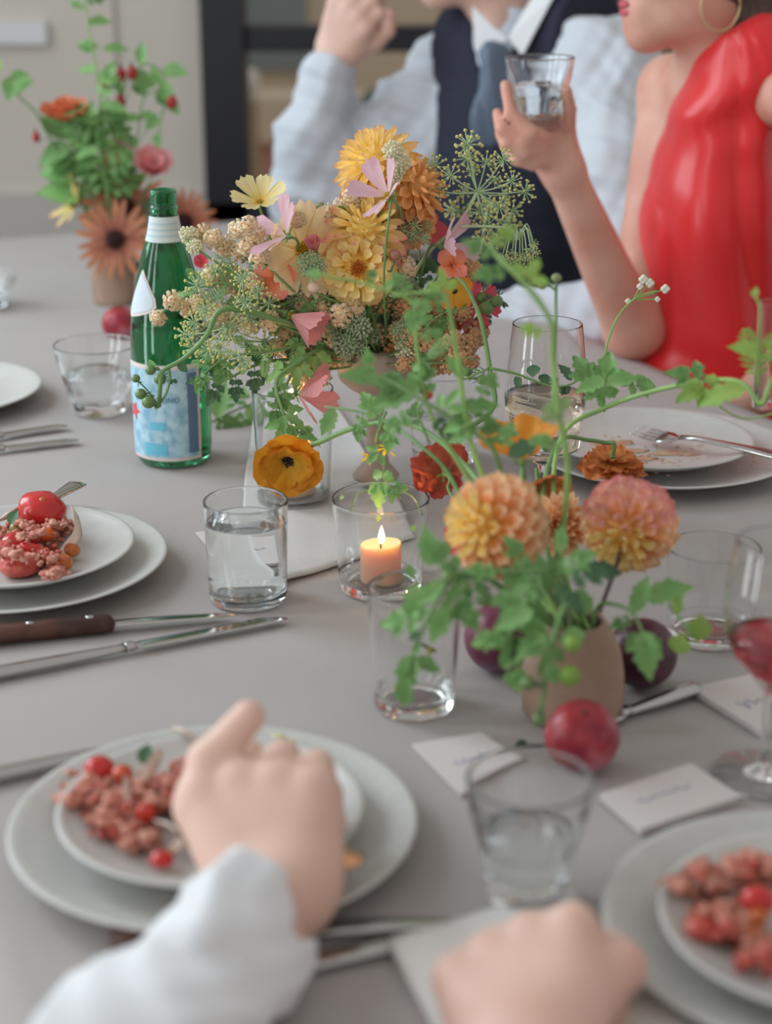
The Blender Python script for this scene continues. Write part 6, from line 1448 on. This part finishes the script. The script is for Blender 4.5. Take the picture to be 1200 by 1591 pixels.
# ================================================================== people
CLM = bs('pale_blue_white_cotton', S(204, 212, 221), .85, bump=.2, bscale=900, sheen=.15)
CLW = bs('white_shirt_cotton', S(224, 228, 232), .85, bump=.2, bscale=900, sheen=.2)
NAVY = bs('navy_wool', S(40, 44, 60), .9, bump=.2, bscale=1200)
TIE = bs('slate_silk', S(92, 110, 130), .4, var=.1, vscale=80)
SATIN = bs('red_satin', S(230, 44, 48), .27, sheen=.5)
SATIN.node_tree.nodes['Principled BSDF'].inputs['Sheen Tint'].default_value = (1, .6, .6, 1)
HAIRB = bs('brown_hair', S(84, 66, 58), .55, var=.3, vscale=60)
LIPS = bs('lips', S(196, 90, 100), .4); EYEW = bs('eye_white', S(220, 216, 210), .3); IRIS = bs('iris', S(70, 52, 40), .3)
GOLD = bs('pale_gold', S(206, 184, 140), .3, metal=.6)
TROU = bs('dark_trousers', S(44, 44, 52), .9)
def head_prims(c, f, up, s=1.0):
    f = f.normalized(); up = (up - f * up.dot(f)).normalized(); l = up.cross(f); A = (f, l, up); g = lambda a, b, z: c + (f * a + l * b + up * z) * s
    pr = [ell(g(-.008, 0, .02), (.092 * s, .074 * s, .098 * s), A, .02), ell(g(.022, 0, -.04), (.062 * s, .056 * s, .062 * s), A, .03), cap(g(.064, 0, -.095), g(.0, .038, -.07), .020 * s, .026 * s, .03), cap(g(.064, 0, -.095), g(.0, -.038, -.07), .020 * s, .026 * s, .03),
          ell(g(.076, 0, -.064), (.018 * s, .026 * s, .022 * s), A, .02), cap(g(.088, 0, .012), g(.106, 0, -.022), .008 * s, .012 * s, .014), ell(g(.098, .010, -.026), (.010 * s,) * 3, A, .01), ell(g(.098, -.010, -.026), (.010 * s,) * 3, A, .01),
          ell(g(.058, .036, -.022), (.026 * s, .022 * s, .022 * s), A, .02), ell(g(.058, -.036, -.022), (.026 * s, .022 * s, .022 * s), A, .02), cap(g(.078, .034, .022), g(.084, -.034, .022), .010 * s, .010 * s, .02)]
    for sg in (1, -1): pr.append(ell(g(-.012, sg * .074, -.012), (.018 * s, .008 * s, .030 * s), A, .008))
    return pr, g, A
def face_parts(t, g, A, s):
    f, l, up = A; I3 = Matrix(((f.x, l.x, up.x, 0), (f.y, l.y, up.y, 0), (f.z, l.z, up.z, 0), (0, 0, 0, 1)))
    def eb(p, r, sq): return xf(Matrix.Translation(p) @ I3, ball((0, 0, 0), r * s, 14, 10, sq))
    part('lips', join(eb(g(.0935, 0, -.060), .008, (.7, 2.3, .75)), eb(g(.0915, 0, -.070), .0085, (.75, 2.1, .8))), LIPS, t)
    for sg in (1, -1):
        e = part('eye', eb(g(.074, sg * .031, .002), .0125, (1, 1.1, .8)), EYEW, t); part('iris', eb(g(.083, sg * .031, .002), .0055, (.8, 1, 1)), IRIS, e)
        part('eyebrow', tube([g(.084, sg * .016, .024), g(.086, sg * .032, .030), g(.070, sg * .050, .024)], .0028 * s, 6), HAIRB, t)
def hand_prims(W, K, dorsal, curl=(60, 75, 45), thumb=None, s=1.0, mirror=1, spread=0.0, fr=.0088, kyf=(.97, 1, .96, .86)):
    """W wrist, K middle knuckle, dorsal = direction out of the back of the hand; thumb on -x (mirror=1)"""
    y = (K - W).normalized(); z = (dorsal - y * dorsal.dot(y)).normalized(); x = y.cross(z) * mirror
    g = lambda a, b, c_: W + (x * a + y * b + z * c_) * s
    L = (K - W).length / s
    pr = [cap(g(-.010, .004, 0), g(.010, .004, 0), .021 * s, .020 * s, .01)]
    kx = [-.031, -.010, .011, .030]; ky = [L * q for q in kyf]; fl = [(.040, .025, .020), (.044, .028, .021), (.041, .026, .020), (.032, .020, .018)]
    for i in range(4):
        pr.append(cap(g(kx[i] * .45, .012, 0), g(kx[i], ky[i], 0), .0165 * s, .0112 * s, .012))
    pr.append(ell(g(0, L * .5, -.006), (.036 * s, .040 * s, .014 * s), (x, y, z), .02))
    for i in range(4):
        ang = 0.0; p = Vector((kx[i], ky[i], 0)); c = curl[i] if isinstance(curl[0], (tuple, list)) else curl
        for j in range(3):
            ang += math.radians(c[j] + (i - 1.5) * 2); d = Vector((math.sin(math.radians(spread * (i - 1.5))), math.cos(ang), -math.sin(ang)))
            q = p + d * fl[i][j] * (1 if i < 3 else .95)
            r0, r1 = (fr + .0016 - j * .0011) * s, (fr + .0006 - j * .0011) * s
            pr.append(cap(g(*p), g(*q), r0, r1, .0045 if j else .008)); p = q
    th = thumb or [(-.020, .022, -.006), (-.044, .052, -.010), (-.050, .082, -.012), (-.046, .106, -.012)]
    rr = [.018, .0125, .0115, .0095]
    for a, b, i in zip(th, th[1:], range(3)): pr.append(cap(g(*a), g(*b), rr[i] * s, rr[i + 1] * s, .014 if i == 0 else .006))
    return pr, g
def folds(amp, dirs, seed=0.0):
    ds = [(np.array(tuple(Vector(d).normalized())), f, ph, a) for d, f, ph, a in dirs]
    def fn(X, Y, Z):
        w = 0.35 * np.sin(X * 31 + seed) + .35 * np.sin(Z * 23 + Y * 17 + seed * 2) + .3 * np.sin(Y * 41 - X * 13 + seed)
        r = 0
        for d, f, ph, a in ds:
            r = r + a * (np.sin((X * d[0] + Y * d[1] + Z * d[2]) * f + ph + w * 1.6) ** 3)
        return r * amp
    return fn

# ---------------------------------------------------------------- woman in red
hf = Vector((-1, -.14, -.04)); mouth_p = P(969, 14, 2.25)
upv = Vector((-.08, 0, 1)); fq = hf.normalized(); uq = (upv - fq * upv.dot(fq)).normalized()
hc = mouth_p - fq * .094 + uq * .066
w = thing('person', 'woman in a red satin halter dress raising a faceted glass', 'person', (P(1110, 500, 2.3).x, 2.3, 0.0))
pr, g, A = head_prims(hc, hf, upv, 1.0)
shR, elR, wrR = P(1046, 140, 2.40), P(984, 512, 2.24), P(874, 262, 2.13)
shL, elL, wrL = P(1288, 160, 2.12), P(1268, 520, 2.06), Vector((.44, 2.2, .64))
body = pr + [cap(hc + Vector((.03, 0, -.07)), P(1112, 108, 2.29), .046, .048, .03), cap(P(1112, 130, 2.31), shR, .034, .042, .03), cap(P(1130, 130, 2.29), shL, .034, .042, .03),
             cap(shR, elR, .043, .035, .03), cap(elR, wrR, .0385, .024, .02), cap(shL, elL, .043, .036, .03), cap(elL, wrL, .036, .024, .02),
             ell(P(1108, 270, 2.29), (.055, .10, .17), (UW, UL, Vector((0, 0, 1))), .05), ell(P(1105, 520, 2.30), (.07, .105, .18), (UW, UL, Vector((0, 0, 1))), .05)]
gc = P(836, 150, 2.11)
def pp(*q): return P(*q)
palm = [cap(wrR, pp(858, 222, 2.13), .025, .026, .02), ell(pp(848, 215, 2.135), (.034, .018, .034), None, .02)]
fing = [[(862, 214, 2.12), (826, 206, 2.07), (794, 176, 2.075), (786, 132, 2.09)], [(852, 226, 2.12), (814, 220, 2.065), (780, 200, 2.07), (774, 176, 2.10)],
        [(850, 236, 2.12), (816, 236, 2.07), (786, 224, 2.07), (777, 204, 2.10)], [(856, 246, 2.125), (828, 254, 2.09), (803, 248, 2.08), (790, 232, 2.10)],
        [(872, 240, 2.13), (884, 205, 2.12), (886, 170, 2.10), (880, 140, 2.085)]]
for fi, q in enumerate(fing):
    for i in range(3): palm.append(cap(pp(*q[i]), pp(*q[i + 1]), .0098 - .0008 * i, .0090 - .0008 * i, .008 if i == 0 else .003))
for q in ((1150, 600, 2.0),):   # relaxed left hand on the lap by the table edge
    hp, _ = hand_prims(wrL, wrL + Vector((-.06, .03, -.03)), Vector((0, -.3, 1)), (25, 25, 15), mirror=-1, s=.92); body += hp
part('body', sdf_mesh(body + palm, .0042), SKIN_PINK, w)
face_parts(w, g, A, 1.0)
part('hair', sdf_mesh([ell(hc - fq * .022 + uq * .028, (.104, .090, .108), (fq, uq.cross(fq), uq), .02), ell(hc - fq * .07 - uq * .05, (.055, .075, .08), (fq, uq.cross(fq), uq), .03), cap(hc - fq * .075 - uq * .07, hc - fq * .085 - uq * .125, .045, .03, .03)], .006,
                      disp=lambda X, Y, Z: .003 * np.sin(X * 90 + Y * 160 + np.sin(Z * 40) * 2), cut=lambda X, Y, Z: ((X - hc.x) * fq.x + (Y - hc.y) * fq.y + (Z - hc.z) * fq.z) - .035 + np.clip(-(Z - hc.z - .03), 0, 1) * .5), HAIRB, w)
tc = P(1120, 8, 2.19)
part('hoop_earring', tube([tc + Vector((math.cos(a) * .024, 0, math.sin(a) * .031)) for a in [2 * PI * k / 32 for k in range(33)]], .0013, 8), GOLD, w)
ax3 = (UW, UL, Vector((0, 0, 1)))
dress = [ell(P(1104, 330, 2.27), (.080, .115, .15), ax3, .04), ell(P(1080, 350, 2.24), (.05, .075, .08), ax3, .04), ell(P(1096, 480, 2.28), (.078, .115, .15), ax3, .04), ell(P(1098, 600, 2.30), (.088, .135, .13), ax3, .04), cap(P(1132, 212, 2.26), P(1128, 70, 2.285), .056, .056, .03), cap(P(1136, 190, 2.24), P(1180, 80, 2.23), .060, .056, .04),
         cap(P(1098, 640, 2.30), P(1098, 640, 2.30) - UW * .36 - Vector((0, 0, .10)), .11, .08, .06)]
n_ = (-.50 * IR + .86 * IU).normalized(); p0 = P(1055, 100, 2.24)
cutd = lambda X, Y, Z: (X - p0.x) * n_.x + (Y - p0.y) * n_.y + (Z - p0.z) * n_.z
def dress_disp(X, Y, Z):
    zt = P(1100, 80, 2.28).z
    dx = X - P(1125, 80, 2.28).x; dz = zt - Z
    a = np.arctan2(dx + .02, dz + .10)                     # folds fan out from the halter neck
    low = np.clip((dz - .33) / .15, 0, 1)
    r = -.0095 * (np.abs(np.sin(a * 8.5 + 2.2 * a * a * 6 + .8 + 1.3 * np.sin(Z * 9 + X * 12)))  - .5) * np.clip(dz * 9, .3, 1) * (1 - .6 * low)
    r = r - .008 * low * np.sin(Z * 62 + X * 38 + np.sin(Y * 20 + X * 25) * 1.4)
    r = r + .005 * np.sin((X * .6 - Z) * 70 + 1.0) * np.exp(-((dz - .06) / .05) ** 2)
    return r
part('dress', sdf_mesh(dress, .0042, dress_disp, cutd), SATIN, w)
# her legs under the table, feet on the floor
hipw = P(1098, 640, 2.30); legs = []
for sg in (1, -1):
    kn = hipw - UW * .42 + UL * .08 * sg; kn.z = .50; hp_ = hipw + UL * .08 * sg; hp_.z = .52; an = kn + UW * .02; an.z = .07
    legs += [cap(hp_, kn, .075, .055, .03), cap(kn, an, .05, .033, .02), cap(an, an - UW * .12 + Vector((0, 0, -.04)), .032, .022, .02)]
part('skirt_and_legs', sdf_mesh(legs, .009), SATIN, w)

# the glass she holds
R1 = 54 / F * (gc - CAMP).dot(_W)
gb = P(836, 200, 2.11); gh = P(836, 88, 2.11).z - gb.z
picardie('faceted tumbler of water raised by the woman in red', gb, gh, R1, .62)

# ---------------------------------------------------------------- man in navy waistcoat
mf = Vector((-1, -.15, -.05)); mo = P(648, -44, 2.80); ms = 1.07
fq2 = mf.normalized(); uq2 = Vector((0, 0, 1)); uq2 = (uq2 - fq2 * uq2.dot(fq2)).normalized(); hc2 = mo - fq2 * .094 * ms + uq2 * .066 * ms
m_ = thing('person', 'man in a navy waistcoat, white shirt and slate cravat resting an elbow', 'person', (P(800, 300, 2.84).x, 2.84, 0.0))
pr, g2, A2 = head_prims(hc2, mf, Vector((0, 0, 1)), ms)
fd = Vector((-.70, -.714, 0)); sa = Vector((-.714, .70, 0)); Zv = Vector((0, 0, 1)); axm = (fd, sa, Zv)
wrm = P(520, 84, 2.83)
mb = pr + [cap(hc2 + Vector((.03, 0, -.07)), P(788, 66, 2.82), .056, .058, .03), ell(P(800, 240, 2.84), (.09, .12, .22), axm, .05), cap(P(690, 110, 2.95), P(482, 318, 2.88), .045, .04, .03), cap(P(482, 318, 2.88), wrm, .04, .03, .02)]
hp, gg = hand_prims(wrm, P(548, 18, 2.80), Vector((-.4, -1, .1)), (45, 70, 40), mirror=1, s=1.08, thumb=[(.020, .020, -.006), (.044, .045, -.022), (.05, .066, -.03), (.04, .085, -.036)]); mb += hp
eL = P(978, 505, 2.44); wL = P(772, 492, 2.50)
mb += [cap(P(950, 100, 2.70), eL, .042, .04, .03), cap(eL, wL, .04, .03, .02)]
hp, _ = hand_prims(wL, P(728, 476, 2.53), Vector((0, -.4, 1)), (30, 40, 30), mirror=-1, s=1.0); mb += hp
part('body', sdf_mesh(mb, .0048), SKIN, m_)
face_parts(m_, g2, A2, ms)
part('hair', sdf_mesh([ell(hc2 - fq2 * .02 + uq2 * .034, (.108, .088, .104), (fq2, uq2.cross(fq2), uq2), .02)], .007, cut=lambda X, Y, Z: ((X - hc2.x) * fq2.x + (Y - hc2.y) * fq2.y) - .05 + np.clip(-(Z - hc2.z - .02), 0, 1) * .9), HAIRB, m_)
shirt = [ell(P(802, 250, 2.84), (.108, .125, .26), axm, .05), cap(P(705, 112, 2.93), P(600, 235, 2.90), .074, .070, .05), cap(P(700, 190, 2.90), P(560, 270, 2.89), .07, .066, .05), cap(P(600, 235, 2.90), P(482, 316, 2.88), .066, .060, .04),
         cap(P(482, 312, 2.88), P(492, 220, 2.86), .064, .064, .04), cap(P(492, 220, 2.86), P(514, 112, 2.83), .062, .045, .03),
         cap(P(820, 90, 2.82), P(945, 118, 2.70), .075, .080, .05), cap(P(945, 118, 2.70), P(975, 260, 2.60), .086, .078, .04), cap(P(975, 260, 2.60), eL, .076, .052, .04), cap(eL, P(905, 520, 2.46), .056, .052, .04), cap(P(905, 500, 2.46), P(775, 494, 2.50), .052, .042, .03), cap(P(795, 60, 2.83), P(790, 110, 2.83), .068, .075, .04),
         ell(P(802, 480, 2.90), (.12, .15, .18), axm, .05)]
part('shirt', sdf_mesh(shirt, .0052, folds(.0055, [((.5, .2, .8), 75, .4, 1), ((.9, -.1, -.4), 58, 1.6, .8), ((.2, 0, 1), 120, .2, .45)], 1.3)), CLM, m_)
zv = P(775, 150, 2.75).z; s0 = (P(770, 100, 2.75) - P(800, 250, 2.84)).dot(sa)
vc = P(800, 250, 2.84)
def vcut(X, Y, Z):
    s_ = (X - vc.x) * sa.x + (Y - vc.y) * sa.y; f_ = (X - vc.x) * fd.x + (Y - vc.y) * fd.y
    V_ = (Z - zv) * .50 - np.abs(s_ - s0)                # V opening at the front
    V_ = np.where(f_ > 0, V_, -1)
    arm = np.maximum(s_ - .112, -s_ - .150) - .05 * np.clip(-(Z - vc.z) * 4, 0, 1)   # arm holes
    return np.maximum(V_, arm)
vest = [ell(P(800, 262, 2.84), (.130, .150, .30), axm, .05), ell(P(802, 470, 2.88), (.138, .165, .22), axm, .05), cap(P(720, 70, 2.92), P(900, 66, 2.75), .080, .090, .05)]
part('waistcoat', sdf_mesh(vest, .0052, folds(.002, [((.1, 0, 1), 60, 0, 1)], 2), vcut), NAVY, m_)
# collar points and cravat
def flap(pts, th=.004):
    pts = [Vector(p) for p in pts]; n = (pts[1] - pts[0]).cross(pts[-1] - pts[0]).normalized() * th
    k = len(pts); V = pts + [p + n for p in pts]
    return V, [tuple(range(k))[::-1], tuple(range(k, 2 * k))] + [(i, (i + 1) % k, k + (i + 1) % k, k + i) for i in range(k)]
part('collar', flap([P(735, 10, 2.73), P(738, 78, 2.71), P(762, 96, 2.70), P(790, 60, 2.70), P(770, 46, 2.71)]), CLW, m_, smooth=False)
part('collar', flap([P(790, 60, 2.70), P(812, 88, 2.68), P(862, -6, 2.70), P(838, -20, 2.74)]), CLW, m_, smooth=False)
kn0 = P(768, 84, 2.685)
part('cravat', sdf_mesh([ell(kn0, (.024, .014, .02), None, .01), ell(P(765, 130, 2.672), (.021, .010, .05), None, .015), ell(P(758, 185, 2.668), (.026, .009, .045), None, .015), ell(P(790, 150, 2.675), (.018, .009, .04), None, .012)], .003, folds(.0018, [((1, 0, .1), 160, 0, 1)])), TIE, m_)
legs = []
for sg in (1, -1):
    hp_ = P(802, 480, 2.90) + sa * .09 * sg; hp_.z = .52; kn = hp_ + fd * .44; kn.z = .52; an = kn - fd * .03; an.z = .08
    legs += [cap(hp_, kn, .085, .062, .03), cap(kn, an, .058, .042, .02), cap(an, an + fd * .16 + Vector((0, 0, -.04)), .042, .03, .02)]
legs.append(cap(P(802, 480, 2.90) + sa * .08 + Vector((0, 0, -.12)), P(802, 480, 2.90) - sa * .08 + Vector((0, 0, -.12)), .12, .12, .05))
part('trousers', sdf_mesh(legs, .009), TROU, m_)

# chairs under the two guests
CH_M = bs('black_wood', S(44, 38, 38), .45)
def chair(label, c, fwd):
    fwd = fwd.normalized(); sd = Vector((-fwd.y, fwd.x, 0)); t = thing('dining_chair', label, 'chair', (c.x, c.y, 0), 'dark dining chairs')
    def bx(f0, f1, s0, s1, z0, z1): return [c + fwd * f + sd * s + Vector((0, 0, z - c.z)) for z in (z0, z1) for s in (s0, s1) for f in (f0, f1)], [(0, 2, 3, 1), (4, 5, 7, 6), (0, 1, 5, 4), (2, 6, 7, 3), (0, 4, 6, 2), (1, 3, 7, 5)]
    part('seat', bx(-.2, .21, -.21, .21, .405, .44), CH_M, t, smooth=False)
    for f in (-.2, .17):
        for s in (-.2, .16): part('leg', bx(f, f + .035, s, s + .035, 0, .405), CH_M, t, smooth=False)
    part('backrest', bx(-.235, -.215, -.2, .2, .62, .80), CH_M, t, smooth=False)
    for s in (-.2, .17): part('back_post', bx(-.235, -.205, s, s + .03, .40, .84), CH_M, t, smooth=False)
c = P(1098, 640, 2.30).copy(); chair('dark wooden chair beneath the woman in red', c + UW * .03, -UW)
c = P(802, 480, 2.90).copy(); chair('dark wooden chair beneath the man in the waistcoat', c - fd * .03, fd)

# ---------------------------------------------------------------- guest at the lower left: hand, wrist and white sleeve
W1 = P(440, 1396, .868); K1 = P(398, 1206, .922)
h1 = thing('person', 'guest seen only as a hand with fork and a loose white cuff', 'person', (P(250, 1560, .74).x, .78, TZ))
pr, g3 = hand_prims(W1, K1, Vector((-.15, -.80, .60)), ((58, 70, 46), (56, 74, 50), (54, 76, 50), (50, 72, 50)), s=1.10,
                    thumb=[(-.020, .026, -.006), (-.036, .062, -.004), (-.024, .086, .000), (.004, .103, .004)], fr=.0092, kyf=(1.0, 1.0, .91, .78))
a1, b1, c1 = P(375, 1452, .815), P(270, 1580, .745), P(160, 1760, .66)
pr += [cap(W1, a1, .0245, .029, .02), cap(a1, b1, .029, .034, .02), cap(b1, c1, .034, .04, .02)]
part('body', sdf_mesh(pr, .0018), SKIN, h1)
sl = [cap(P(398, 1432, .832), P(350, 1480, .80), .040, .041, .02), cap(P(350, 1480, .80), P(300, 1525, .775), .040, .030, .015), cap(P(300, 1540, .77), P(255, 1600, .74), .036, .047, .015), cap(P(255, 1605, .735), c1, .047, .056, .02)]
nc = (P(398, 1432, .832) - P(350, 1480, .80)).normalized(); pc = P(402, 1432, .834)
inner_ = [cap(P(450, 1370, .86), P(380, 1447, .82), .033, .034, -1)]
part('sleeve', sdf_mesh(sl + inner_, .0022, folds(.0042, [((.8, .1, .5), 95, .3, 1), ((.2, .3, 1), 130, 1.0, .7)], .7),
                        lambda X, Y, Z: (X - pc.x) * nc.x + (Y - pc.y) * nc.y + (Z - pc.z) * nc.z), CLW, h1)
fork('warm toned fork held in the hand with the white cuff', T(556, 1346, .037), T(262, 1222, .026), Vector((0, 0, 1)), .010, COPPER)

# ---------------------------------------------------------------- guest at the lower middle: resting fist
W2 = P(822, 1650, .715); K2 = P(798, 1468, .795)
h2 = thing('person', 'guest seen only as a bare loosely closed fist on the napkin', 'person', (W2.x, .74, TZ))
pr, g4 = hand_prims(W2, K2, Vector((-.35, -.6, .75)), ((72, 78, 40), (76, 80, 40), (74, 80, 40), (70, 76, 40)), s=1.10, mirror=-1,
                    thumb=[(-.020, .030, -.010), (-.046, .058, -.020), (-.040, .080, -.034), (-.018, .088, -.040)], fr=.0098)
pr += [cap(W2, P(850, 1850, .64), .030, .04, .02)]
part('body', sdf_mesh(pr, .0018), SKIN, h2)
